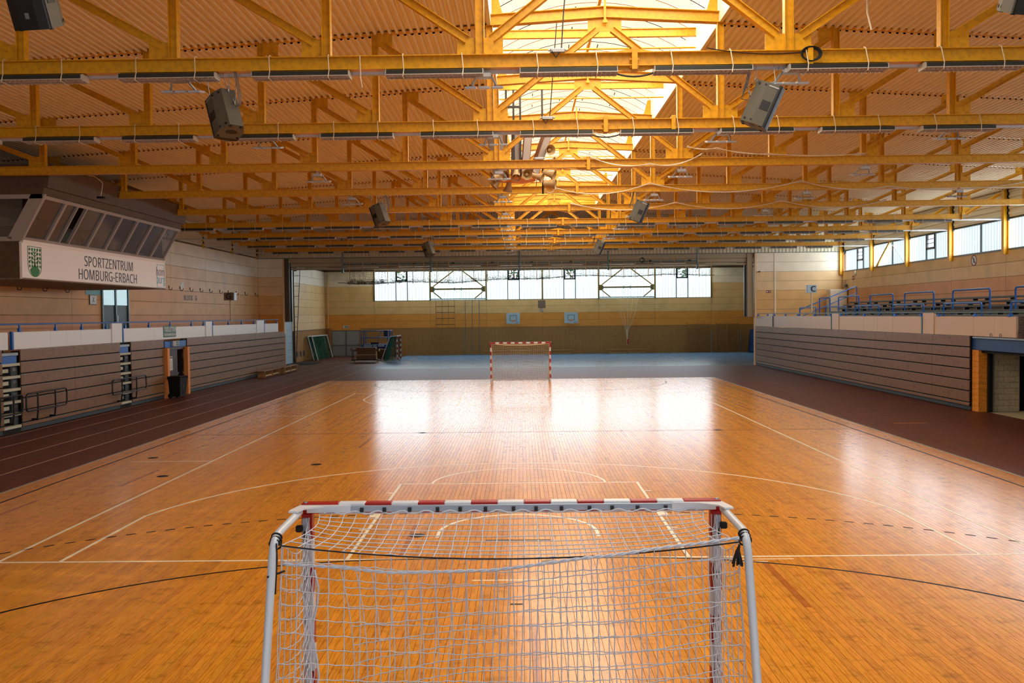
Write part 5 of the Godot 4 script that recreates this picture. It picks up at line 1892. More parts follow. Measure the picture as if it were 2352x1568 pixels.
func goal(label: String, at: Vector3, turn: float, w: float, h: float, dep: float, net: Material, thread: float, cell: float, near: bool) -> Node3D:
	var t := thing("handball_goal", label, "goal", at, turn)
	var hw := w * 0.5
	banded(t, "crossbar", Vector3(-hw - 0.08, h + 0.04, 0.04), Vector3.RIGHT, w + 0.16, 0.28, 0.28, Vector2(0.08, 0.08), Vector3.UP)
	for sg in [-1.0, 1.0]:
		banded(t, "post", Vector3(sg * (hw + 0.04), h, 0.04), Vector3.DOWN, h, 0.2, 0.0, Vector2(0.08, 0.08), Vector3.RIGHT)
		# grey channel on the back of the post
		var s := st()
		cbox(s, Vector3(sg * (hw + 0.045), h * 0.5, 0.09), Vector3(0.05, h - 0.06, 0.03), 0.004)
		put("back_channel", s, M.goal_alu, t)
		s = st()
		for k in int(h / 0.33):
			box(s, Vector3(sg * (hw + 0.045), 0.2 + 0.33 * k, 0.112), Vector3(0.022, 0.05, 0.02))
		put("net_clips", s, M.clip_black, t)
		# corner bracket, stay tube, ground tube
		s = st()
		prism(s, PackedVector2Array([Vector2(sg * (hw + 0.08), 0.04), Vector2(sg * (hw - 0.28), 0.075), Vector2(sg * (hw - 0.3), 0.1), Vector2(sg * (hw - 0.1), 0.12), Vector2(sg * (hw + 0.03), 0.2), Vector2(sg * (hw + 0.055), 0.3), Vector2(sg * (hw + 0.12), 0.3), Vector2(sg * (hw + 0.12), 0.24)]), 0.0, 0.012, Transform3D(Basis(Vector3.RIGHT, Vector3.BACK, Vector3.UP), Vector3(0, h + 0.055, 0)))
		cbox(s, Vector3(sg * (hw - 0.13), h + 0.035, 0.095), Vector3(0.33, 0.05, 0.012), 0.002)
		put("corner_bracket", s, M.goal_white, t)
		s = st()
		lathe(s, [Vector2(0.016, 0.0), Vector2(0.016, 0.022), Vector2(0.0, 0.024)], 6, Transform3D(Basis.IDENTITY, Vector3(sg * (hw + 0.05), h + 0.067, 0.06)))
		put("bolt", s, M.galvanised, t)
		s = st()
		var x: float = sg * (hw + 0.075)
		tube(s, rounded([Vector3(x, h + 0.03, 0.16), Vector3(x, h + 0.01, dep), Vector3(sg * (hw + 0.045), 0.03, dep + 0.7), Vector3(sg * (hw + 0.045), 0.03, 0.1)], 0.14, 8), 0.028, 12)
		put("stay_tube", s, M.goal_tube, t)
		s = st()
		cbox(s, Vector3(sg * (hw + 0.085), h - 0.1, 0.13), Vector3(0.05, 0.05, 0.04), 0.008)
		put("rubber_stop", s, M.rubber, t)
	var s := st()
	cbox(s, Vector3(0, h + 0.036, 0.082), Vector3(w - 0.1, 0.05, 0.016), 0.003)
	for y in [0.022, 0.052]:
		box(s, Vector3(0, h + y, 0.091), Vector3(w - 0.1, 0.005, 0.004))
	put("back_channel", s, M.goal_alu, t)
	var cl := 13
	for k in cl:
		s = st()
		var x := lerpf(-hw + 0.36, hw - 0.36, float(k) / (cl - 1)) + (0.02 if k % 3 == 0 else 0.0)
		cbox(s, Vector3(x, h + 0.03, 0.1), Vector3(0.026, 0.034, 0.02), 0.003)
		put("net_clip", s, M.clip_black, t)
	s = st()
	tube(s, [Vector3(-hw - 0.04, 0.03, dep + 0.66), Vector3(hw + 0.04, 0.03, dep + 0.66)], 0.022, 10)
	put("ground_tube", s, M.goal_tube, t)
	# net: top, back, sides
	var jit := func(a: float, b: float, k: float) -> float: return sin(a * 37.1 + b * 17.3 + k) * 0.5 + sin(a * 91.7 - b * 53.9 + k * 2.0) * 0.5
	var cord := func(u: float) -> Vector3:
		var q := 2.0 * u - 1.0
		return Vector3(q * (hw + 0.02), h - 0.04 - 0.1 * (1.0 - q * q), dep + 0.0)
	var top := func(u: float, v: float) -> Vector3:
		var q := 2.0 * u - 1.0
		var a := Vector3(q * (hw - 0.06 + 0.03 * v), h + 0.005, 0.105)
		var p: Vector3 = a.lerp(cord.call(u), v)
		p.y -= 0.035 * sin(v * PI) * (1.0 - pow(q, 6))
		p.x -= signf(q) * 0.09 * pow(absf(q), 5) * sin(v * PI)
		p.x += 0.006 * jit.call(u, v, 1.0)
		p.z += 0.006 * jit.call(v, u, 2.0)
		return p
	var nu := int(round(w / cell))
	s = st()
	net_grid(s, top, nu, int(round(dep / cell)), thread)
	var back := func(u: float, v: float) -> Vector3:
		var q := 2.0 * u - 1.0
		var a: Vector3 = cord.call(u)
		var b := Vector3(q * (hw + 0.0), 0.04, dep + 0.5)
		var p := a.lerp(b, v)
		p.z -= 0.1 * sin(v * PI) * (1.0 - q * q * 0.6)
		p.x += 0.03 * sin(v * 3.0 + u * 6.0) * (1.0 - q * q) + 0.006 * jit.call(u, v, 3.0)
		p.y += 0.008 * jit.call(v, u, 4.0)
		return p
	net_grid(s, back, nu, int(round(h / cell)) + 1, thread, 0.006)
	for sg in [-1.0, 1.0]:
		var side := func(u: float, v: float) -> Vector3:
			var zb := lerpf(dep - 0.02, dep + 0.5, v)
			var p := Vector3(sg * (hw + 0.02), lerpf(h - 0.04 - 0.14 * sin(u * PI), 0.04, v), lerpf(0.11, zb, u))
			p.x -= sg * 0.06 * sin(u * PI) * (0.4 + 0.6 * v) + 0.006 * jit.call(u, v, 5.0 + sg)
			return p
		net_grid(s, side, 8, int(round(h / cell)) + 1, thread, 0.008)
	put("net", s, net, t)
	s = st()
	var c := []
	for k in 25:
		var u := k / 24.0
		var p: Vector3 = cord.call(u)
		c.append(p + Vector3(0, 0.0, 0.006))
	tube(s, [Vector3(-hw - 0.075, h - 0.01, dep - 0.04)] + c + [Vector3(hw + 0.075, h - 0.01, dep - 0.04)], 0.0055 if near else 0.008, 5)
	put("back_cord", s, M.cord_black if near else net, t)
	# lacing that runs through the clips
	s = st()
	var lace := []
	for k in 90:
		var x := lerpf(-hw + 0.1, hw - 0.1, k / 89.0)
		lace.append(Vector3(x, h + 0.012 + 0.012 * sin(k * 1.1), 0.108 + 0.005 * cos(k * 1.1)))
	tube(s, lace, 0.006, 5)
	put("lacing", s, net, t)
	# inner catch net from a slack rope
	var rope := func(u: float) -> Vector3:
		var y := 0.0
		var ks := [[0.0, -0.17], [0.1, -0.185], [0.25, -0.225], [0.45, -0.21], [0.7, -0.125], [0.88, -0.06], [1.0, -0.02]]
		for i in ks.size() - 1:
			if u >= ks[i][0] and u <= ks[i + 1][0]:
				y = lerpf(ks[i][1], ks[i + 1][1], smoothstep(0.0, 1.0, (u - ks[i][0]) / (ks[i + 1][0] - ks[i][0])) * 0.35 + 0.65 * (u - ks[i][0]) / (ks[i + 1][0] - ks[i][0]))
		return Vector3(lerpf(-hw - 0.03, hw + 0.03, u), h + y, dep - 0.02 + 0.05 * sin(u * PI))
	if near:
		s = st()
		for ph in [0.0, PI]:
			var p := []
			for k in 140:
				var u := k / 139.0
				p.append(rope.call(u) + Vector3(0, 0.006 * sin(k * 0.9 + ph), 0.006 * cos(k * 0.9 + ph)))
			tube(s, p, 0.007, 5)
		put("catch_rope", s, net, t)
		s = st()
		var inner := func(u: float, v: float) -> Vector3:
			var a: Vector3 = rope.call(0.13 + 0.82 * u)
			var b := Vector3(lerpf(-hw + 0.16 + 0.1 * sin(v * 3.0), hw - 0.1, u), 0.06, dep + 0.12)
			var p := a.lerp(b, v)
			p.y -= 0.16 * exp(-u * 6.0) * sin(minf(v * 1.2, 1.0) * PI) - 0.1 * sin(u * PI * 2.0) * v * (1.0 - v)
			p.x -= 0.24 * exp(-u * 3.5) * sin(v * PI) * (1.0 - v) * -1.0
			p.z += 0.05 * sin(u * 9.0 + v * 2.0) * sin(v * PI) + 0.006 * jit.call(u, v, 9.0)
			return p
		net_grid(s, inner, nu - 6, int(round(h / cell)) - 2, thread, 0.006)
		# gathered strands at the left edge of the catch net
		for k in 5:
			var p := []
			for j in 16:
				var v := j / 15.0
				p.append(Vector3(-hw + 0.2 - 0.02 * k + 0.025 * sin(j * 1.3 + k), lerpf(h - 0.2, 0.05, v), dep + 0.0 + 0.1 * v + 0.02 * cos(j * 0.9 + k * 2.0)))
			tube(s, p, thread * (2.2 if k == 0 else 1.0), 4, false, false)
		# strands hanging beside the posts
		for sg in [-1.0, 1.0]:
			for k in 3:
				var p := []
				for j in 20:
					p.append(Vector3(sg * (hw + 0.03 - 0.012 * k) + 0.012 * sin(j * 1.7 + k * 2.0), lerpf(h - 0.02, 0.06, j / 19.0), 0.125 + 0.012 * cos(j * 1.1 + k)))
				tube(s, p, thread, 4, false, false)
		put("catch_net", s, net, t)
		# black ties at the corners
		for sg in [-1.0, 1.0]:
			s = st()
			for k in 3:
				tube(s, arc(Vector3(sg * (hw + 0.072), h + 0.0 - 0.02 * k, dep - 0.07 + 0.02 * k), 0.033 + 0.003 * k, 0, TAU, 14, Vector3.RIGHT, Vector3(0, 0.9, 0.4)), 0.007, 5)
			if sg > 0:
				for k in 14:
					var a := k * 2.4
					tube(s, [Vector3(hw + 0.02, h - 0.05, dep + 0.03), Vector3(hw + 0.005 + 0.01 * cos(a), h - 0.09, dep + 0.04), Vector3(hw + 0.0 + 0.034 * cos(a), h - 0.18 - 0.012 * sin(a * 3.0), dep + 0.05 + 0.02 * sin(a))], 0.006, 4)
			else:
				tube(s, [Vector3(-hw - 0.05, h - 0.02, dep + 0.02), Vector3(-hw - 0.04, h - 0.12, dep + 0.05), Vector3(-hw - 0.045, h - 0.34, dep + 0.09)], 0.006, 5)
				tube(s, [Vector3(-hw - 0.09, h - 0.22, dep + 0.11), Vector3(-hw - 0.0, h - 0.205, dep + 0.02)], 0.008, 5)
			put("tie", s, M.cord_black, t)
	return t

func build_goals() -> void:
	goal("red and white handball goal in the foreground, seen from behind its net", Vector3(0.0, 0, 20.0), 0.0, 3.0, 2.0, 0.86, M.net_white, 0.0036, 0.1, true)
	goal("red and white handball goal at the far end of the parquet", Vector3(0.02, 0, -20.0), PI, 3.0, 2.0, 0.86, M.net_cream, 0.0055, 0.1, false)
	goal("small red and white goal with green net on the blue floor beside the lift", Vector3(-9.5, 0, -43.8), -PI / 2, 2.0, 1.92, 0.6, M.net_green, 0.012, 0.09, false)

# ---------------------------------------------------------------- hung from the roof
func build_roof_things() -> void:
	# lamp rows
	var proto := thing("lamp_fitting", "long dark sided louvre lamp in the nearest lamp row, under the first truss", "lamp", Vector3.ZERO, 0.0, "lamps under the first truss")
	var s := st()
	prism(s, PackedVector2Array([Vector2(-0.13, 0.0), Vector2(0.13, 0.0), Vector2(0.13, 0.07), Vector2(0.09, 0.09), Vector2(-0.09, 0.09), Vector2(-0.13, 0.07)]), -0.77, 0.77, Transform3D(Basis(Vector3.BACK, Vector3.UP, Vector3.LEFT), Vector3.ZERO))
	var hs := put("housing", s, M.lamp_case, proto)
	s = st()
	for z in [-0.135, 0.135]:
		box(s, Vector3(0, 0.0, z), Vector3(1.56, 0.012, 0.012))
	for x in [-0.775, 0.775]:
		prism(s, PackedVector2Array([Vector2(-0.135, -0.012), Vector2(0.135, -0.012), Vector2(0.135, 0.07), Vector2(0.09, 0.092), Vector2(-0.09, 0.092), Vector2(-0.135, 0.07)]), -0.006, 0.006, Transform3D(Basis(Vector3.BACK, Vector3.UP, Vector3.LEFT), Vector3(x, 0, 0)))
	put("edge", s, M.lamp_edge, hs)
	s = st()
	box(s, Vector3(0, 0.0, 0), Vector3(1.54, 0.006, 0.26))
	for k in 21:
		box(s, Vector3(-0.74 + 0.074 * k, -0.012, 0), Vector3(0.006, 0.026, 0.26))
	for z in [-0.045, 0.045]:
		box(s, Vector3(0, -0.012, z), Vector3(1.54, 0.026, 0.008))
	put("louvre", s, M.lamp_louvre, hs)
	for x in [-0.5, 0.45]:
		s = st()
		tube(s, [Vector3(x, -0.03, 0.14), Vector3(x + 0.015, 0.08, 0.125), Vector3(x - 0.01, 0.33, 0.07), Vector3(x - 0.01, 0.365, 0.0), Vector3(x, 0.33, -0.16), Vector3(x, -0.03, -0.14), Vector3(x, -0.03, 0.14)], 0.009, 5)
		put("hanger_wire", s, M.cable_white, proto)
	var order := ["first", "second", "sixth", "seventh", "eighth", "ninth"]
	var row_z := [12.15, 7.2, -12.85, -17.85, -22.85, -27.85]
	var started := false
	for i in 6:
		var nth := 0
		for k in range(-7, 9):
			var at := Vector3(0.89 + 2.145 * k, 7.335, row_z[i] + 0.06)
			if k == 1 or k == 0:
				at.x += 0.0
			if at.x < -14.6 or (i < 2 and at.x > 11.0) or (i < 2 and at.x < -12.5):
				continue
			var lb := "dark sided louvre lamp in the row under the %s truss, %s from the left" % [order[i], ORD[nth]]
			nth += 1
			if not started:
				started = true
				proto.position = at
				proto.set_meta("label", lb)
			else:
				dup(proto, at, lb, "lamps under the %s truss" % order[i])
		for sg in [-1.0, 1.0]:
			var a: float = X0 + sg * 0.45
			var b: float = XL + 0.1 if sg < 0 else XR - 0.1
			if sg < 0 and row_z[i] > -9.0:
				b = XL + 0.1
			s = st()
			box(s, Vector3((a + b) * 0.5, 7.43, row_z[i] - 0.1), Vector3(absf(b - a), 0.055, 0.07))
			var o := put("cable_tray", s, M.tray)
			tag(o, "grey cable tray under the %s truss, %s of the splice" % [order[i], "left" if sg < 0 else "right"], "tray")
		s = st()
		tube(s, sag(Vector3(X0 - 0.45, 7.41, row_z[i] + 0.03), Vector3(X0 + 0.45, 7.41, row_z[i] + 0.03), 0.12, 10), 0.016, 6)
		tag(put("tray_cable", s, M.lamp_case), "dark cable loop round the splice under the %s truss" % order[i], "cable")
	# floodlights
	var fp := thing("floodlight", "", "floodlight", Vector3.ZERO, 0.0, "three panel floodlights")
	s = st()
	cbox(s, Vector3(0, -0.1, 0), Vector3(0.24, 0.08, 0.14), 0.01)
	box(s, Vector3(0, -0.05, 0), Vector3(0.03, 0.1, 0.1))
	for x in [-0.12, 0.12]:
		beam(s, Vector3(x, -0.09, -0.03), Vector3(x * 1.7, -0.22, -0.2), 0.03, 0.02)
	put("bracket", s, M.flood_case, fp)
	for x in [-0.22, 0.0, 0.22]:
		s = st()
		var bs := Basis(Vector3.RIGHT, 0.2)
		cbox(s, Vector3(x, -0.24, -0.2), Vector3(0.185, 0.035, 0.3), 0.006, bs)
		var fc := put("case", s, M.flood_case, fp)
		s = st()
		box(s, Vector3(x, -0.24, -0.2) + bs * Vector3(0, -0.02, 0), Vector3(0.165, 0.004, 0.28), bs)
		put("lens", s, M.flood_lens, fc)
	var fl := [[1, -3], [1, -1], [1, 1], [2, -3], [2, -1], [2, 1], [2, 3], [3, -3], [3, -1], [3, 1], [3, 3], [4, -3], [4, -1], [4, 1], [4, 3], [4, 5], [5, -1], [5, 1], [5, 3], [6, -1], [6, 1], [7, -1], [7, 1], [8, -1], [9, -1]]
	var ord9 := ["", "first", "second", "third", "fourth", "fifth", "sixth", "seventh", "eighth", "ninth"]
	var sides := {-3: "well left of the roof light", -1: "at the left edge of the roof light", 1: "at the right edge of the roof light", 3: "well right of the roof light", 5: "far out on the right"}
	for i in fl.size():
		var at := Vector3(X0 + fl[i][1] * PITCH + 0.05, 7.45, TRUSS_Z[fl[i][0]] - 0.02)
		var lb: String = "grey three panel floodlight under the %s truss, %s" % [ord9[fl[i][0]], sides[fl[i][1]]]
		if i == 0:
			fp.position = at
			fp.set_meta("label", lb)
		else:
			dup(fp, at, lb)
	# loudspeakers
	speaker(Vector3(-4.66, 6.8, 12.1), 0.8, "loudspeaker hung under the first truss, left of the roof light", 12.15)
	speaker(Vector3(4.0, 6.82, 12.1), -1.85, "loudspeaker hung under the first truss, right of the roof light", 12.15)
	speaker(Vector3(-4.5, 6.83, -2.95), 0.95, "loudspeaker hung under the fourth truss, on the left", -2.8)
	speaker(Vector3(3.98, 6.84, -2.95), -1.75, "loudspeaker hung under the fourth truss, on the right", -2.8)
	speaker(Vector3(-4.45, 6.8, -17.95), 0.95, "farthest loudspeaker on the left, under the seventh truss", -17.85)
	speaker(Vector3(3.95, 6.8, -17.95), -1.72, "farthest loudspeaker on the right, under the seventh truss", -17.85)
	speaker(Vector3(-5.08, 6.98, 17.1), 3.02, "black fronted loudspeaker cut by the top left picture edge", 17.15)
	speaker(Vector3(5.5, 6.98, 17.1), -2.95, "black fronted loudspeaker cut by the top right picture edge", 17.15)
	horn_cluster()
	cables()

func speaker(at: Vector3, turn: float, label: String, tz: float) -> void:
	var t := thing("loudspeaker", label, "loudspeaker", at)
	var b := Basis(Vector3.UP, turn) * Basis(Vector3.RIGHT, -0.42)
	var up := Transform3D(b * Basis(Vector3.RIGHT, Vector3.FORWARD, Vector3.UP), Vector3.ZERO)  # prism axes: x across, y = forward, z = up
	var h := 0.34
	var s := st()
	var plan := [Vector2(-0.21, 0.19), Vector2(0.21, 0.19), Vector2(0.21, -0.02), Vector2(0.12, -0.2), Vector2(-0.12, -0.2), Vector2(-0.21, -0.02)]
	prism(s, PackedVector2Array(plan), -h, h, up)
	var cab := put("cabinet", s, M.speaker_grey, t)
	s = st()
	var grille := PackedVector2Array([Vector2(-0.215, 0.185), Vector2(0.215, 0.185), Vector2(0.2, 0.225), Vector2(0.1, 0.245), Vector2(-0.1, 0.245), Vector2(-0.2, 0.225)])
	prism(s, grille, -h - 0.004, h + 0.004, up)
	var gr := put("grille", s, M.speaker_front, t)
	s = st()
	for sg in [-1.0, 1.0]:
		box(s, b * Vector3(sg * 0.212, 0, -0.185), Vector3(0.01, 2 * h, 0.03), b)
	put("front_edge", s, M.speaker_edge, gr)
	# handle pocket in each side, screws, pole socket, badge
	for sg in [-1.0, 1.0]:
		s = st()
		box(s, b * Vector3(sg * 0.21, -0.02, -0.08), Vector3(0.012, 0.15, 0.14), b)
		put("handle_pocket", s, M.clip_black, cab)
		s = st()
		box(s, b * Vector3(sg * 0.214, h - 0.05, -0.1), Vector3(0.01, 0.02, 0.16), b)
		put("fly_track", s, M.galvanised, cab)
	s = st()
	for y in [-h + 0.05, h - 0.05]:
		for v in [[0.19, 0.03], [-0.19, 0.03], [0.14, 0.14], [-0.14, 0.14]]:
			lathe(s, [Vector2(0, 0.008), Vector2(0.02, 0.008), Vector2(0.02, 0)], 8, Transform3D(b * Basis(Vector3.UP, atan2(signf(v[0]) * 0.9, 0.45)) * Basis(Vector3.RIGHT, PI / 2), b * Vector3(v[0] + signf(v[0]) * 0.008, y, v[1] + 0.004)))
	put("screws", s, M.clip_black, cab)
	s = st()
	prism(s, disc_poly(0.05, 16, 2.0), -h - 0.006, -h + 0.01, up)
	for v in [[0.17, 0.14], [-0.17, 0.14], [0.09, -0.16], [-0.09, -0.16]]:
		prism(s, disc_poly(0.025, 10), -h - 0.015, -h, Transform3D(up.basis, up * Vector3(v[0], v[1], 0)))
	put("pole_socket", s, M.clip_black, cab)
	s = st()
	box(s, b * Vector3(0.0, -0.2, -0.247), Vector3(0.045, 0.06, 0.006), b)
	put("badge", s, M.galvanised, gr)
	s = st()
	for v in [[-0.16, h - 0.05, -0.1], [0.16, h - 0.05, -0.1], [0.0, h - 0.06, 0.2], [0.05, 0.05, 0.21]]:
		var p: Vector3 = b * Vector3(v[0], v[1], v[2])
		tube(s, [p, Vector3(p.x * 1.1, p.y + 0.12, p.z), Vector3(p.x * 1.2, 7.5 - at.y, tz - at.z)], 0.006, 4)
		for k in 2:
			tube(s, arc(p + Vector3(0, 0.03 + 0.05 * k, 0), 0.022, 0, TAU, 8, Vector3.RIGHT if k else Vector3.BACK, Vector3.UP), 0.007, 4)
	put("suspension_wires", s, M.galvanised, t)
	s = st()
	var q: Vector3 = b * Vector3(0.05, 0.0, 0.22)
	for k in 3:
		tube(s, [q, q + b * Vector3(0.02 * k, -0.02, 0.1), q + Vector3(0.05 * signf(q.x) + 0.02 * k, 0.25, 0.03), Vector3(q.x * 0.9 + 0.015 * k, 7.46 - at.y, tz - at.z + 0.05)], 0.007, 4)
	put("cable", s, M.frame_grey, t)

func horn(parent: Node, at: Vector3, dir: Vector3) -> void:
	var d := dir.normalized()
	var side := d.cross(Vector3.UP if absf(d.y) < 0.9 else Vector3.RIGHT).normalized()
	var xf := Transform3D(Basis(side, d, side.cross(d)), at)
	var s := st()
	lathe(s, [Vector2(0.0, -0.2), Vector2(0.06, -0.2), Vector2(0.075, -0.16), Vector2(0.075, -0.06), Vector2(0.085, 0.0), Vector2(0.11, 0.1), Vector2(0.15, 0.17), Vector2(0.158, 0.18), Vector2(0.15, 0.178), Vector2(0.1, 0.1), Vector2(0.05, 0.02), Vector2(0.0, 0.01)], 18, xf)
	put("horn", s, M.horn, parent)
	s = st()
	lathe(s, [Vector2(0.05, 0.02), Vector2(0.055, 0.09), Vector2(0.035, 0.12), Vector2(0.0, 0.13)], 12, xf)
	put("horn_core", s, M.horn, parent)

func horn_cluster() -> void:
	var t := thing("horn_cluster", "cluster of beige horn loudspeakers and tall box loudspeakers hung in the roof light", "loudspeakers", Vector3(0.0, 7.5, -0.3))
	var s := st()
	lathe(s, [Vector2(0.0, -0.02), Vector2(0.48, -0.02), Vector2(0.5, 0.0), Vector2(0.5, 0.05), Vector2(0.0, 0.06)], 28, Transform3D(Basis.from_scale(Vector3(1.15, 1, 0.85)), Vector3.ZERO))
	put("platform", s, M.orange_wood, t)
	for a in [[-0.55, 0.1, 0.25, -1.0, -0.35, 0.35], [-0.32, 0.1, 0.4, -0.25, -0.25, 1.0], [-0.02, 0.16, 0.42, 0.0, -0.9, 0.55], [0.28, 0.12, 0.4, 0.15, -0.2, 1.0], [0.6, 0.08, 0.25, 1.0, -0.35, 0.3], [-0.25, -0.12, -0.2, -0.2, -1.0, -0.3], [-0.58, -0.05, 0.1, -0.8, -0.8, 0.1]]:
		horn(t, Vector3(a[0], a[1], a[2]), Vector3(a[3], a[4], a[5]))
	# tall box loudspeakers, brown sided with grey cloth, spreading at the top
	for a in [[-0.36, 0.12, -0.5, -0.3], [0.24, 0.14, 0.36, 0.1], [0.5, 0.08, 0.98, 0.5], [-0.05, -0.2, -0.02, 0.1], [-0.55, -0.05, -0.75, -0.6]]:
		s = st()
		var p := Vector3(a[0], 0.18, a[1])
		var q := Vector3(a[2], 1.55, a[1] - 0.1)
		var bs := frame_of(p, q, Vector3.BACK).rotated((q - p).normalized(), a[3])
		cbox(s, (p + q) * 0.5, Vector3(0.24, 0.22, p.distance_to(q)), 0.008, bs)
		put("column_box", s, M.veneer_brown, t)
		s = st()
		box(s, (p + q) * 0.5 + bs.y * 0.113, Vector3(0.2, 0.01, p.distance_to(q) - 0.06), bs)
		put("column_cloth", s, M.cloth_grey, t)
	s = st()
	for x in [-0.3, -0.08, 0.12]:
		beam(s, Vector3(x, 0.05, -0.05), Vector3(x, 2.7, -0.05), 0.06, 0.05, Vector3.BACK)
	beam(s, Vector3(-0.3, 2.2, -0.05), Vector3(0.15, 2.2, -0.05), 0.08, 0.06)
	put("hanging_frame", s, M.black_steel, t)
	# the separate mast with horns on the right
	var m := thing("horn_mast", "black mast with four stacked beige horn loudspeakers right of the cluster", "loudspeakers", Vector3(0.78, 7.1, -0.3))
	s = st()
	tube(s, [Vector3(0, 0, -0.05), Vector3(0, 3.1, -0.05)], 0.03, 8)
	put("mast", s, M.black_steel, m)
	for a in [[0.2, 0.28, 0.05, 1.0, -0.1, 0.2], [0.18, 0.58, 0.05, 1.0, -0.35, 0.3], [0.2, 0.9, 0.08, 0.9, 0.1, 0.3], [0.16, 1.28, 0.1, 0.45, -0.15, 1.0]]:
		horn(m, Vector3(a[0], a[1], a[2]), Vector3(a[3], a[4], a[5]))
	s = st()
	tube(s, arc(Vector3(0.2, 0.14, 0.1), 0.13, PI, TAU, 10, Vector3.RIGHT, Vector3.UP), 0.012, 5)
	put("bracket", s, M.cable_white, m)

func cables() -> void:
	# slack white cables on the right half of the third to fifth trusses
	var runs := [
		[[Vector3(1.9, 7.75, 2.3), Vector3(3.6, 7.5, 2.3), Vector3(5.0, 7.75, 2.3)], 0.12, "slack white cable on the third truss right of its splice"],
		[[Vector3(0.9, 7.7, -2.7), Vector3(4.3, 7.7, -2.7), Vector3(9.2, 7.72, -2.7)], 0.3, "slack white cable draped along the fourth truss on the right"],
		[[Vector3(9.2, 7.72, -2.7), Vector3(12.0, 7.5, -2.7), Vector3(16.5, 7.6, -2.7)], 0.15, "white cable falling along the outer right of the fourth truss"],
		[[Vector3(2.0, 7.7, -7.7), Vector3(6.0, 7.68, -7.7), Vector3(10.0, 7.7, -7.7), Vector3(14.0, 7.68, -7.7)], 0.25, "slack white cable along the right half of the fifth truss"],
		[[Vector3(4.6, 7.95, 2.3), Vector3(5.4, 7.9, 2.3), Vector3(6.8, 7.72, 2.3), Vector3(9.4, 7.7, 2.3)], 0.02, "white cable lying on the third truss chord on the right"],
	]
	for r in runs:
		var s := st()
		for off in [0.0, 0.05]:
			var p := []
			for i in r[0].size() - 1:
				var seg := sag(r[0][i] + Vector3(0, off * 0.5, off), r[0][i + 1] + Vector3(0, off * 0.5, off), r[1] + off, 10)
				if i > 0:
					seg.pop_front()
				p.append_array(seg)
			tube(s, p, 0.012, 5)
		tag(put("cable", s, M.cable_white), r[2], "cable")
	# black coil on the first truss, black cables down through the roof light
	var s := st()
	for k in 4:
		tube(s, arc(Vector3(4.75, 7.58, 12.28 + 0.012 * k), 0.13 + 0.012 * k, 0, TAU, 20, Vector3.RIGHT, Vector3.UP * 0.7), 0.009, 5, true)
	tube(s, sag(Vector3(4.7, 7.62, 12.28), Vector3(3.1, 7.7, 12.28), 0.06, 8), 0.009, 5)
	tag(put("cable_coil", s, M.cord_black), "coil of black cable on the first truss right of the roof light", "cable")
	for a in [[0.75, 12.25, 9.9, 11.0, "nearest"], [0.72, 7.3, 10.2, 6.4, "second"], [0.6, -2.9, 9.5, -3.4, "third"]]:
		s = st()
		tube(s, [Vector3(a[0] + 0.25, a[2], a[3]), Vector3(a[0] + 0.1, 8.5, (a[1] + a[3]) * 0.5), Vector3(a[0] + 0.03, 7.72, a[1]), Vector3(a[0] - 0.06, 7.58, a[1] + 0.04), Vector3(a[0] - 0.13, 7.7, a[1] + 0.02)], 0.012, 5)
		tag(put("cable", s, M.cord_black), "black cable hanging down inside the roof light, %s of the three" % a[4], "cable")
	for a in [[0.72, 12.22, "first"], [0.7, 7.28, "second"], [0.62, 2.28, "third"]]:
		var t := thing("junction_box", "grey junction box on the chord of the %s truss by the roof light" % a[2], "box", Vector3(a[0], 7.7, a[1]))
		s = st()
		cbox(s, Vector3.ZERO, Vector3(0.24, 0.07, 0.12), 0.012)
		put("box", s, M.galvanised, t)
		s = st()
		tube(s, [Vector3(-0.15, 0.01, 0.02), Vector3(0.16, 0.01, 0.02)], 0.018, 6)
		put("gland", s, M.galvanised, t)
	# yellow clamps on the chords that hold the right loudspeakers
	for a in [[4.74, 12.15, "first"], [3.4, 7.2, "second"]]:
		s = st()
		cbox(s, Vector3(a[0], 7.55, a[1] + 0.13), Vector3(0.09, 0.34, 0.05), 0.008)
		cbox(s, Vector3(a[0], 7.55, a[1] - 0.13), Vector3(0.09, 0.34, 0.05), 0.008)
		box(s, Vector3(a[0], 7.7, a[1]), Vector3(0.07, 0.03, 0.3))
		tag(put("beam_clamp", s, M.steel_yellow), "yellow clamp on the chord of the %s truss right of the roof light" % a[2], "clamp")
	s = st()
	tube(s, [Vector3(5.75, 8.6, 12.0), Vector3(5.73, 8.3, 12.05), Vector3(5.78, 8.0, 12.1)], 0.014, 6)
	tag(put("cable", s, M.cable_white), "short white cable end hanging from the roof near the upper right", "cable")
	s = st()
	tube(s, [Vector3(-2.45, 7.66, 12.27), Vector3(-2.44, 7.3, 12.28), Vector3(-2.42, 7.15, 12.27)], 0.009, 5)
	tag(put("cable", s, M.cable_white), "white wire end hanging from the first truss left of the roof light", "cable")

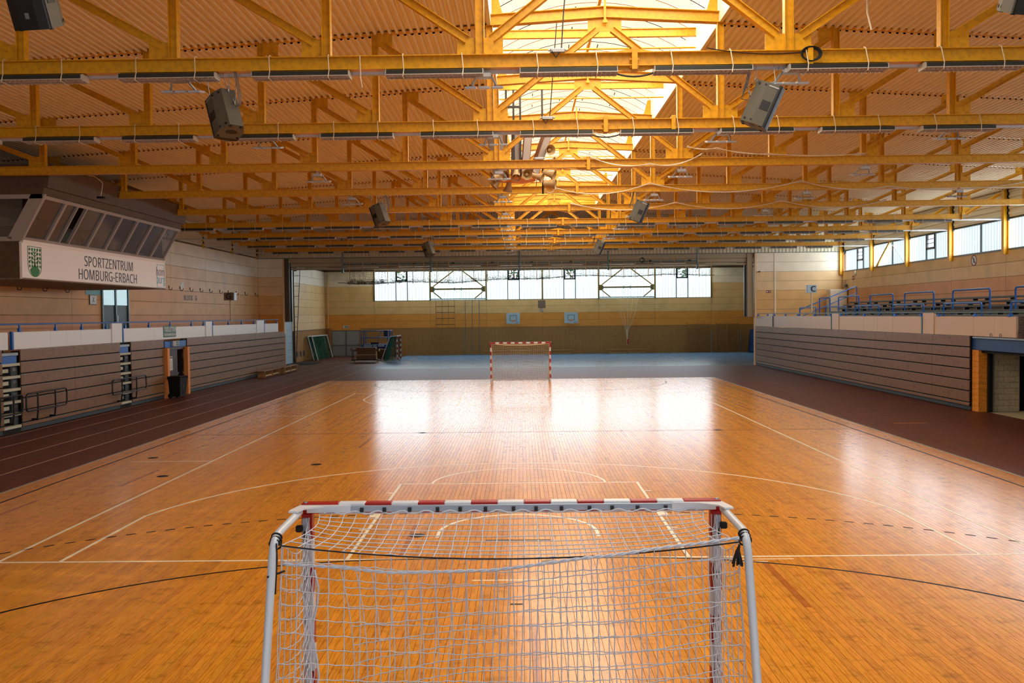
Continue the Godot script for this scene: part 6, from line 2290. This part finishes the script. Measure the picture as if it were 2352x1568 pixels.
# ---------------------------------------------------------------- things in the hall behind and before it
func build_back_things() -> void:
	var s := st()
	# basketball boards
	for a in [[-0.65, "left one, above the goal"], [4.48, "right one"]]:
		var t := thing("basketball_board", "white basketball board with orange ring on the far wall, " + a[1], "basketball board", Vector3(a[0], 2.73, ZB + 0.5))
		s = st()
		cbox(s, Vector3(0, 0.47, 0), Vector3(1.2, 0.94, 0.04), 0.008)
		var bd := put("board", s, M.door_white, t)
		s = st()
		for r in [[-0.3, 0.27, 0.3, 0.3], [-0.3, 0.7, 0.3, 0.73], [-0.3, 0.27, -0.27, 0.73], [0.27, 0.27, 0.3, 0.73]]:
			bx(s, Vector3(r[0], r[1], 0.02), Vector3(r[2], r[3], 0.026))
		put("target_lines", s, M.ink_black, bd)
		s = st()
		bx(s, Vector3(0.22, 0.1, 0.02), Vector3(0.54, 0.13, 0.026))
		put("blue_mark", s, M.blue_panel, bd)
		s = st()
		tube(s, arc(Vector3(0, 0.25, 0.3), 0.225, 0, TAU, 24, Vector3.RIGHT, Vector3.BACK), 0.012, 6, true)
		box(s, Vector3(0, 0.23, 0.05), Vector3(0.18, 0.12, 0.08))
		var ring := put("ring", s, M.block_orange, t)
		s = st()
		for k in 12:
			var u := TAU * k / 12.0
			tube(s, [Vector3(cos(u) * 0.22, 0.24, 0.3 + sin(u) * 0.22), Vector3(cos(u + 0.26) * 0.16, 0.1, 0.3 + sin(u + 0.26) * 0.16), Vector3(cos(u) * 0.12, -0.06, 0.3 + sin(u) * 0.12)], 0.006, 4)
			tube(s, [Vector3(cos(u) * 0.22, 0.24, 0.3 + sin(u) * 0.22), Vector3(cos(u - 0.26) * 0.16, 0.1, 0.3 + sin(u - 0.26) * 0.16), Vector3(cos(u) * 0.12, -0.06, 0.3 + sin(u) * 0.12)], 0.006, 4)
		put("net", s, M.net_white, ring)
		s = st()
		for x in [-0.35, 0.35]:
			beam(s, Vector3(x, 0.3, -0.02), Vector3(x, 0.3, -0.44), 0.05, 0.05)
			beam(s, Vector3(x, 0.75, -0.02), Vector3(x, 0.3, -0.44), 0.04, 0.04)
		put("wall_arm", s, M.frame_dark, t)
	# grey square panel on the wall
	s = st()
	cbox(s, Vector3(1.9, 4.44, ZB + 0.06), Vector3(0.66, 0.66, 0.03), 0.006)
	tag(put("wall_panel", s, M.box_soffit), "grey square panel on the far wall below the middle of the windows", "panel")
	# lattice ladder
	var t := thing("lattice_ladder", "wooden lattice climbing ladder on the far wall left of the goal", "climbing ladder", Vector3(-6.62, 0, ZB + 0.75))
	for k in 4:
		s = st()
		cbox(s, Vector3(-0.82 + 0.545 * k, 2.45, 0), Vector3(0.05, 4.9, 0.05), 0.008)
		put("upright", s, M.wood_light, t)
	for k in 9:
		s = st()
		cbox(s, Vector3(0, 0.08 + 0.53 * k, 0.0), Vector3(1.7, 0.055, 0.055), 0.01)
		put("rung", s, M.wood_dark if k > 4 else M.wood_light, t)
	# climbing poles
	t = thing("climbing_poles", "three steel climbing poles on the far wall beside the lattice ladder", "climbing poles", Vector3(-4.25, 0, ZB + 0.75))
	for k in 3:
		s = st()
		tube(s, [Vector3(-0.62 + 0.62 * k, 0.05, 0), Vector3(-0.62 + 0.62 * k, 4.9, 0)], 0.028, 8)
		put("pole", s, M.grey_steel, t)
	s = st()
	cbox(s, Vector3(0, 0.06, 0), Vector3(1.7, 0.05, 0.06), 0.01)
	put("foot_bar", s, M.grey_steel, t)
	# ropes tied together
	t = thing("climbing_ropes", "five climbing ropes gathered into one bundle with red tape", "ropes", Vector3(9.42, 0, ZB + 0.44))
	for k in 5:
		s = st()
		var x := -0.85 + 0.46 * k
		tube(s, [Vector3(x, 4.96, 0), Vector3(x * 0.78, 3.8, 0.0), Vector3(x * 0.42, 2.8, 0.0), Vector3(x * 0.08 - 0.02, 1.95, 0.02), Vector3(0.02 * (k - 2), 1.3, 0.02 * (k % 2)), Vector3(0.02 * (k - 2) + 0.01, 0.75, 0.0)], 0.022, 6)
		put("rope", s, M.net_cream, t)
	s = st()
	lathe(s, [Vector2(0.0, -0.2), Vector2(0.06, -0.2), Vector2(0.06, 0.25), Vector2(0.0, 0.25)], 10, Transform3D(Basis.IDENTITY, Vector3(0.05, 1.0, 0.02)))
	put("red_tape", s, M.red, t)
	# wall bars
	for a in [[14.73, "left set"], [17.28, "right set"]]:
		t = thing("wall_bars", "wooden wall bars on the far wall at the right, " + a[1], "wall bars", Vector3(a[0], 0, ZB + 0.12))
		for k in 3:
			s = st()
			cbox(s, Vector3(0.02 + 0.98 * k, 1.32, 0.1), Vector3(0.05, 2.64, 0.14), 0.01)
			put("upright", s, M.wood_light, t)
		for k in 15:
			for h in 2:
				s = st()
				tube(s, [Vector3(0.04 + 0.98 * h, 0.14 + 0.155 * k, 0.1), Vector3(0.98 + 0.98 * h, 0.14 + 0.155 * k, 0.1)], 0.022, 8)
				put("bar", s, M.wood_light, t)
		for h in 2:
			s = st()
			tube(s, [Vector3(0.04 + 0.98 * h, 2.5, 0.18), Vector3(0.98 + 0.98 * h, 2.5, 0.18)], 0.022, 8)
			put("top_bar", s, M.wood_light, t)
		s = st()
		tube(s, [Vector3(2.16, 0.02, 0.12), Vector3(2.16, 1.95, 0.12)], 0.035, 8)
		for k in 8:
			box(s, Vector3(2.16, 0.3 + 0.2 * k, 0.155), Vector3(0.02, 0.05, 0.01))
		put("steel_upright", s, M.galvanised, t)
	# benches along the far wall
	for a in [[-1.2, "half hidden behind the goal on its left"], [2.72, "half hidden behind the goal on its right"], [9.3, "under the bundled ropes"]]:
		t = bench(Vector3(a[0], 0, ZB + 1.3), 0.0, 3.9, "low wooden gym bench at the far wall, " + a[1])
	bench(Vector3(-15.12, 0, -27.2), PI / 2, 3.7, "low wooden gym bench along the left stand, nearer of the two", 0.5)
	bench(Vector3(-14.95, 0, -30.9), PI / 2, 3.5, "low wooden gym bench along the left stand, farther of the two", 0.5)
	# double door with wooden posts
	var d := struct("door_5", "grey double door with push bars between wooden posts in the far wall")
	for k in 2:
		s = st()
		cbox(s, Vector3(-16.2 + 1.28 * k, 1.12, ZB + 0.05), Vector3(1.25, 2.22, 0.06), 0.008)
		put("door_leaf", s, M.door_grey, d)
		s = st()
		cbox(s, Vector3(-16.2 + 1.28 * k, 0.98, ZB + 0.14), Vector3(1.05, 0.05, 0.06), 0.012)
		for x in [-0.5, 0.5]:
			box(s, Vector3(-16.2 + 1.28 * k + x, 0.98, ZB + 0.1), Vector3(0.06, 0.14, 0.08))
		put("push_bar", s, M.grey_steel, d)
	s = st()
	box(s, Vector3(-15.56, 1.12, ZB + 0.09), Vector3(0.1, 2.2, 0.04))
	bx(s, Vector3(-16.85, 2.23, ZB), Vector3(-14.28, 2.3, ZB + 0.1))
	put("door_frame", s, M.grey_steel, d)
	for x in [-16.98, -14.16]:
		s = st()
		cbox(s, Vector3(x, 1.24, ZB + 0.12), Vector3(0.26, 2.5, 0.2), 0.01)
		put("door_post", s, M.wood_light, d)
	s = st()
	bx(s, Vector3(-17.1, 2.3, ZB), Vector3(-14.05, 2.46, ZB + 0.16))
	put("lintel", s, M.board_e, d)
	t = thing("exit_sign", "small green exit sign above the grey double door", "exit sign", Vector3(-15.55, 2.6, ZB + 0.1))
	s = st()
	cbox(s, Vector3.ZERO, Vector3(0.52, 0.24, 0.06), 0.008)
	put("case", s, M.white, t)
	s = st()
	box(s, Vector3(0.05, 0, 0.032), Vector3(0.36, 0.15, 0.004))
	put("green_field", s, M.sign_green, t)
	s = st()
	for x in [-0.06, 0.06, 0.14]:
		box(s, Vector3(x, 0, 0.035), Vector3(0.04, 0.1, 0.003))
	put("pictogram", s, M.white, t)
	lift()
	carts()
	# two white frames with green net leaning on the side wall
	for a in [[0.0, "front one"], [-0.32, "rear one"]]:
		t = thing("leaning_goal", "white framed small goal with green net leaning on the left side wall, " + a[1], "goal", Vector3(-16.35 + a[0], 0, -45.7))
		var lean := Transform3D(Basis(Vector3.BACK, 0.24), Vector3.ZERO)
		s = st()
		tube(s, rounded([lean * Vector3(0, 0.02, 0), lean * Vector3(0, 2.0, 0), lean * Vector3(0, 2.0, -5.6), lean * Vector3(0, 0.02, -5.6)], 0.03, 3), 0.045, 8)
		put("frame", s, M.goal_white, t)
		s = st()
		var f := func(u: float, v: float) -> Vector3:
			return lean * Vector3(-0.08 - 0.12 * sin(u * PI) * sin(v * PI) + 0.04 * sin(u * 14.0), lerpf(1.96, 0.06, v), -0.05 - 5.5 * u + 0.12 * sin(v * 7.0 + u * 5.0))
		net_grid(s, f, 46, 16, 0.012)
		put("net", s, M.net_green, t)
	# dark mat, blue pad
	s = st()
	cbox(s, Vector3(-16.35, 0.02, -40.9), Vector3(2.0, 0.035, 2.9), 0.008)
	tag(put("floor_mat", s, M.mat_blue), "dark blue floor mat before the white sectional door", "mat")
	s = st()
	cbox(s, Vector3(20.3, 1.02, -52.2), Vector3(0.22, 2.0, 2.0), 0.03, Basis(Vector3.BACK, -0.1))
	tag(put("crash_pad", s, M.pad_blue), "blue crash pad leaning in the far right corner of the hall behind", "pad")
	# teal pipe frame before the opening with the gathered ball net
	t = thing("pipe_frame", "teal pipe frame hanging before the opening", "pipe frame", Vector3(0, 0, -32.85))
	for k in 5:
		s = st()
		var x := -11.7 + 5.85 * k
		tube(s, [Vector3(x, 6.4, 0), Vector3(x, 8.9, 0)], 0.045, 8)
		put("drop_pipe", s, M.pipe_teal, t)
		s = st()
		cbox(s, Vector3(x, 6.55, 0), Vector3(0.12, 0.32, 0.12), 0.01)
		put("pipe_foot", s, M.pipe_teal, t)
	s = st()
	tube(s, [Vector3(-11.7, 6.96, 0), Vector3(11.7, 6.92, 0)], 0.04, 8)
	put("cross_pipe", s, M.pipe_teal, t)
	for k in 9:
		s = st()
		cbox(s, Vector3(-9.6 + 2.6 * k, 6.96, 0), Vector3(0.2, 0.1, 0.1), 0.01)
		put("pipe_clamp", s, M.frame_dark, t)
	var br := RandomNumberGenerator.new()
	br.seed = 12
	var bt := thing("ball_net", "dark green ball net gathered up along the top of the far windows", "net", Vector3(0, 0, -32.76))
	s = st()
	var low := func(x: float) -> float: return 5.72 + 0.29 * smoothstep(-6.0, 5.0, x) - 0.05 * sin(x * 1.1)
	for k in 12:
		var p := []
		for i in 131:
			var x := -11.3 + 23.9 * i / 130.0
			var v := k / 11.0
			var lo: float = low.call(x)
			p.append(Vector3(x + br.randf_range(-0.05, 0.05), lerpf(lo - 0.04, 6.55, v * v) + br.randf_range(-0.045, 0.045), br.randf_range(-0.1, 0.1)))
		tube(s, p, 0.007, 3, false, false)
	for i in 240:
		var x := -11.3 + 23.9 * i / 239.0
		var lo: float = low.call(x)
		tube(s, [Vector3(x, lo - br.randf_range(0.0, 0.12), br.randf_range(-0.08, 0.08)), Vector3(x + br.randf_range(-0.15, 0.15), lo + 0.3, br.randf_range(-0.08, 0.08)), Vector3(x + br.randf_range(-0.2, 0.2), 6.55, 0)], 0.005, 3, false, false)
	for i in 380:
		var x := br.randf_range(-11.4, -8.9) if i < 150 else br.randf_range(-11.3, 2.0)
		var lo: float = low.call(x)
		tube(s, [Vector3(x, lo + br.randf_range(-0.1, 0.2), br.randf_range(-0.1, 0.1)), Vector3(x + br.randf_range(-0.2, 0.2), lo + br.randf_range(-0.05, 0.3), br.randf_range(-0.1, 0.1)), Vector3(x + br.randf_range(-0.3, 0.3), lo + br.randf_range(-0.1, 0.15), br.randf_range(-0.1, 0.1))], 0.007, 3, false, false)
	put("mesh", s, M.net_dark, bt)
	s = st()
	var p2 := []
	for i in 61:
		var x := -12.0 + 24.8 * i / 60.0
		p2.append(Vector3(x, low.call(x), 0))
	tube(s, p2, 0.02, 6)
	put("bottom_line", s, M.net_dark, bt)
	for k in 30:
		s = st()
		var x := -11.2 + 0.82 * k + br.randf_range(-0.05, 0.05)
		var lo: float = low.call(x)
		box(s, Vector3(x, (lo + 6.98) * 0.5 + 0.02, 0.03), Vector3(0.035, 6.98 - lo + 0.3, 0.015))
		put("strap", s, M.wood_pale, bt)
	# wire coil near the curtain
	s = st()
	for k in 4:
		tube(s, arc(Vector3(8.0 + 0.02 * k, 7.0, -32.6), 0.12 + 0.015 * k, 0, TAU, 16, Vector3.RIGHT, Vector3.UP), 0.01, 4, true)
	tag(put("wire_coil", s, M.cord_black), "small coil of dark wire hanging before the curtain casing on the right", "wire")
	# ceiling lamps of the hall behind
	for r in 3:
		for k in 9:
			s = st()
			cbox(s, Vector3(-15.0 + 4.2 * k + (1.2 if r % 2 else 0.0), 7.56, -37.5 - 5.0 * r), Vector3(1.6, 0.09, 0.26), 0.015)
			tag(put("ceiling_lamp", s, M.lamp_case), "dark ceiling lamp in the hall behind, %s row, %s from the left" % [["front", "middle", "back"][r], ORD[k]], "lamp", "ceiling lamps of the hall behind")
	# trees outside, seen through the louvres
	for i in 4:
		tree(Vector3([-13.2, -0.6, 5.4, 16.6][i], 0, -62.0), i)

func tree(at: Vector3, i: int) -> void:
	var t := thing("tree", "green leafy tree outside seen through the %s louvre of the far windows" % ["leftmost", "second", "third", "rightmost"][i], "tree", at, 0.0, "trees outside the far windows")
	var r := RandomNumberGenerator.new()
	r.seed = 300 + i
	var s := st()
	lathe(s, [Vector2(0.3, 0.0), Vector2(0.2, 3.0), Vector2(0.12, 7.0), Vector2(0.0, 9.0)], 8)
	for k in 5:
		tube(s, [Vector3(0, 4.0 + 0.7 * k, 0), Vector3(r.randf_range(-1.6, 1.6), 5.5 + 0.8 * k, r.randf_range(-1.2, 1.2))], 0.06, 5)
	put("trunk", s, M.wood_dark, t)
	s = st()
	for k in 500:
		var d := Vector3(r.randf_range(-1, 1), r.randf_range(-1, 1), r.randf_range(-1, 1)).normalized() * pow(r.randf(), 0.4)
		var c := Vector3(d.x * 2.5, 6.9 + d.y * 2.6, d.z * 1.8)
		var b := Basis(Vector3(r.randf_range(-1, 1), r.randf_range(-1, 1), 0.3).normalized(), r.randf_range(0, TAU))
		var q := r.randf_range(0.12, 0.22)
		quad(s, c + b * Vector3(-q, 0, 0), c + b * Vector3(0, -q * 0.5, 0), c + b * Vector3(q, 0, 0), c + b * Vector3(0, q * 0.5, 0.05))
	put("foliage", s, M.leaf, t).set_meta("kind", "stuff")

func bench(at: Vector3, turn: float, l: float, label: String, wd := 0.3) -> Node3D:
	var t := thing("gym_bench", label, "bench", at, turn)
	var s := st()
	cbox(s, Vector3(0, 0.38, 0), Vector3(l, 0.035, wd), 0.008)
	put("seat", s, M.wood_light, t)
	for x in [-l * 0.42, 0.0, l * 0.42]:
		s = st()
		prism(s, PackedVector2Array([Vector2(-wd * 0.5, 0.0), Vector2(wd * 0.5, 0.0), Vector2(wd * 0.4, 0.365), Vector2(-wd * 0.4, 0.365)]), -0.02, 0.02, Transform3D(Basis(Vector3.UP, PI / 2), Vector3(x, 0, 0)))
		put("leg", s, M.wood_light, t)
	s = st()
	cbox(s, Vector3(0, 0.09, wd * 0.3 if wd > 0.4 else 0.0), Vector3(l * 0.86, 0.09, 0.04), 0.008)
	put("beam", s, M.wood_pale, t)
	return t

func lift() -> void:
	var t := thing("scissor_lift", "blue scissor lift with guard rails parked before the double door", "scissor lift", Vector3(-11.95, 0, -48.0))
	var s := st()
	cbox(s, Vector3(0, 0.42, 0), Vector3(2.2, 0.34, 1.1), 0.03)
	put("chassis", s, M.lift_blue, t)
	for x in [-0.75, 0.75]:
		for z in [-0.5, 0.5]:
			s = st()
			lathe(s, [Vector2(0.0, -0.07), Vector2(0.17, -0.07), Vector2(0.2, -0.04), Vector2(0.2, 0.04), Vector2(0.17, 0.07), Vector2(0.0, 0.07)], 18, Transform3D(Basis(Vector3.RIGHT, PI / 2), Vector3(x, 0.2, z)))
			put("wheel", s, M.rubber, t)
	s = st()
	for k in 4:
		for sg in [-1.0, 1.0]:
			beam(s, Vector3(-0.95 * sg, 0.6 + 0.09 * k, 0.3 * sg), Vector3(0.95 * sg, 0.68 + 0.09 * k, 0.3 * sg), 0.08, 0.07)
	put("scissor_arms", s, M.lift_dark, t)
	s = st()
	cbox(s, Vector3(0, 1.08, 0), Vector3(2.45, 0.24, 1.1), 0.02)
	var pf := put("platform", s, M.lift_blue, t)
	letters("lettering", "Genie GS 2646", 0.15, M.white, pf, Transform3D(Basis.IDENTITY, Vector3(-0.15, 1.09, 0.555)), 1.2, true)
	for z in [-0.52, 0.52]:
		s = st()
		for y in [1.75, 2.32]:
			tube(s, [Vector3(-1.2, y, z), Vector3(1.2, y, z)], 0.03, 8)
		put("guard_rail", s, M.lift_blue, t)
		for x in [-1.2, -1.0, 0.98, 1.2]:
			s = st()
			tube(s, [Vector3(x, 1.18, z), Vector3(x, 2.34, z)], 0.035, 8)
			put("rail_post", s, M.lift_blue, t)
	for x in [-1.2, 1.2]:
		s = st()
		for y in [1.75, 2.32]:
			tube(s, [Vector3(x, y, -0.52), Vector3(x, y, 0.52)], 0.03, 8)
		put("end_rail", s, M.lift_blue, t)
	s = st()
	tube(s, rounded([Vector3(0.22, 1.2, 0.52), Vector3(0.22, 1.9, 0.52), Vector3(0.5, 2.32, 0.52)], 0.15), 0.03, 8)
	put("gate_rail", s, M.lift_blue, t)
	s = st()
	cbox(s, Vector3(0.82, 2.1, 0.52), Vector3(0.3, 0.5, 0.2), 0.02)
	put("control_box", s, M.lift_dark, t)
	s = st()
	cbox(s, Vector3(-0.1, 1.3, 0.3), Vector3(0.7, 0.16, 0.3), 0.04)
	put("tool_bag", s, M.black_steel, t)

func carts() -> void:
	var t := thing("trolley", "low black trolley with push handle carrying stacked wooden box parts", "trolley", Vector3(-11.9, 0, -42.2))
	var s := st()
	cbox(s, Vector3(0, 0.2, 0), Vector3(2.1, 0.06, 0.8), 0.01)
	put("deck", s, M.black_steel, t)
	for x in [-0.9, 0.9]:
		for z in [-0.3, 0.3]:
			s = st()
			lathe(s, [Vector2(0, -0.025), Vector2(0.075, -0.025), Vector2(0.075, 0.025), Vector2(0, 0.025)], 14, Transform3D(Basis(Vector3.RIGHT, PI / 2), Vector3(x, 0.076, z)))
			put("caster", s, M.net_cream, t)
			s = st()
			box(s, Vector3(x, 0.12, z), Vector3(0.07, 0.1, 0.07))
			put("fork", s, M.galvanised, t)
	for z in [-0.3, 0.0, 0.3]:
		s = st()
		tube(s, [Vector3(-0.98, 0.2, z), Vector3(-0.98, 0.78, z), Vector3(-1.1, 1.06, z)], 0.02, 6)
		put("handle", s, M.black_steel, t)
	var tone := ["wood_dark", "wood_pale", "wood_dark", "wood_dark", "wood_dark"]
	var hh := [0.32, 0.06, 0.24, 0.16, 0.12]
	var y := 0.232
	var nm := ["lowest", "thin pale one second from below", "third from below", "fourth from below, pushed to both sides", "topmost"]
	for k in 5:
		var b := thing("box_part", "wooden vaulting box part stacked on the black trolley, " + nm[k], "box part", Vector3(-11.8 + [0.0, 0.0, 0.02, 0.0, -0.02][k], y, -42.2), 0.0, "box parts on the trolley")
		s = st()
		var w: float = [1.5, 1.5, 1.46, 1.95, 1.5][k]
		cbox(s, Vector3(0, hh[k] * 0.5, 0.3), Vector3(w, hh[k] - 0.006, 0.03), 0.006)
		cbox(s, Vector3(0, hh[k] * 0.5, -0.3), Vector3(w, hh[k] - 0.006, 0.03), 0.006)
		put("side", s, M[tone[k]], b)
		s = st()
		for x in [-w * 0.5 + 0.02, w * 0.5 - 0.02]:
			cbox(s, Vector3(x, hh[k] * 0.5, 0), Vector3(0.04, hh[k] - 0.006, 0.6), 0.006)
		put("end", s, M.wood_pale, b)
		if k == 4:
			s = st()
			cbox(s, Vector3(0, hh[k], 0), Vector3(w, 0.02, 0.62), 0.006)
			put("lid", s, M.wood_dark, b)
		y += hh[k]
	t = thing("box_cart", "olive padded box on a small cart behind the trolley", "box cart", Vector3(-11.15, 0, -45.6))
	s = st()
	cbox(s, Vector3(0, 0.52, 0), Vector3(0.95, 0.7, 0.5), 0.02)
	put("body", s, M.wood_dark, t)
	s = st()
	cbox(s, Vector3(0, 0.86, 0), Vector3(0.99, 0.04, 0.54), 0.012)
	put("lid", s, M.olive, t)
	for x in [-0.38, 0.38]:
		for z in [-0.18, 0.18]:
			s = st()
			lathe(s, [Vector2(0, -0.02), Vector2(0.07, -0.02), Vector2(0.07, 0.02), Vector2(0, 0.02)], 12, Transform3D(Basis(Vector3.RIGHT, PI / 2), Vector3(x, 0.071, z)))
			put("caster", s, M.rubber, t)
	s = st()
	cbox(s, Vector3(0, 0.15, 0), Vector3(0.9, 0.05, 0.46), 0.01)
	put("base", s, M.black_steel, t)

# ---------------------------------------------------------------- by the left stands
func build_small_things() -> void:
	# black barriers before the left stands
	for a in [[0.9, -0.75, "cut by the left picture edge"], [-0.95, -3.45, "beside the nearest step gap"], [-6.85, -9.9, "before the middle step gap"]]:
		var l: float = a[0] - a[1]
		var t := thing("steel_barrier", "black tube barrier on legs at the left stands, " + a[2], "barrier", Vector3(-15.3, 0.3, a[0]), 0.0, "black barriers at the left stands")
		var s := st()
		var p := rounded([Vector3(0, 0.35, -l * 0.5), Vector3(0, 0.35, 0), Vector3(0, 0.9, 0), Vector3(0, 0.9, -l), Vector3(0, 0.35, -l), Vector3(0, 0.35, -l * 0.5)], 0.14)
		tube(s, p, 0.028, 8)
		put("loop", s, M.black_steel, t)
		for z in [-l * 0.27, -l * 0.7]:
			s = st()
			tube(s, [Vector3(-0.04, 0.02, z), Vector3(0, 0.35, z), Vector3(0, 0.9, z)], 0.028, 8)
			put("leg", s, M.black_steel, t)
			s = st()
			box(s, Vector3(-0.1, 0.05, z), Vector3(0.2, 0.06, 0.06))
			put("wall_socket", s, M.black_steel, t)
	# wheeled bin
	var b := thing("wheeled_bin", "black wheeled refuse bin beside the brown door", "bin", Vector3(-15.1, 0, -12.75), -0.15)
	var s := st()
	var prof := [[0.22, 0.06], [0.29, 0.86]]
	for k in 1:
		var lo := 0.23
		var hi := 0.29
		var c := []
		for v in [[lo, 0.08, 0.24], [hi, 0.88, 0.32]]:
			c.append([Vector3(-v[0], v[1], -v[2]), Vector3(v[0], v[1], -v[2]), Vector3(v[0], v[1], v[2]), Vector3(-v[0], v[1], v[2])])
		for i in 4:
			var j := (i + 1) % 4
			var mid: Vector3 = (c[0][i] + c[0][j]) * 0.5
			quad(s, c[0][i], c[0][j], c[1][j], c[1][i], Vector3(mid.x, -0.02, mid.z).normalized())
		quad(s, c[0][0], c[0][1], c[0][2], c[0][3], Vector3.DOWN)
	cbox(s, Vector3(0, 0.87, 0), Vector3(0.64, 0.06, 0.7), 0.015)
	var bb := put("body", s, M.bin_black, b)
	s = st()
	cbox(s, Vector3(0.0, 0.935, 0.01), Vector3(0.62, 0.06, 0.72), 0.025)
	cbox(s, Vector3(0.0, 0.97, 0.0), Vector3(0.5, 0.03, 0.5), 0.012)
	put("lid", s, M.bin_black, b)
	s = st()
	tube(s, [Vector3(-0.34, 0.9, -0.25), Vector3(-0.34, 0.9, 0.25)], 0.02, 8)
	put("handle", s, M.bin_black, b)
	for z in [-0.27, 0.27]:
		s = st()
		lathe(s, [Vector2(0, -0.03), Vector2(0.07, -0.035), Vector2(0.11, -0.03), Vector2(0.11, 0.03), Vector2(0.07, 0.035), Vector2(0, 0.03)], 18, Transform3D(Basis(Vector3.RIGHT, PI / 2), Vector3(-0.2, 0.112, z)))
		put("wheel", s, M.rubber, bb)
	s = st()
	for r in [[0.0, 0.52], [0.03, 0.5], [-0.03, 0.47], [0.01, 0.44], [-0.02, 0.55], [0.03, 0.56]]:
		box(s, Vector3(0.268, r[1], r[0]), Vector3(0.012, 0.035, 0.03))
	put("white_print", s, M.frame_grey, bb)
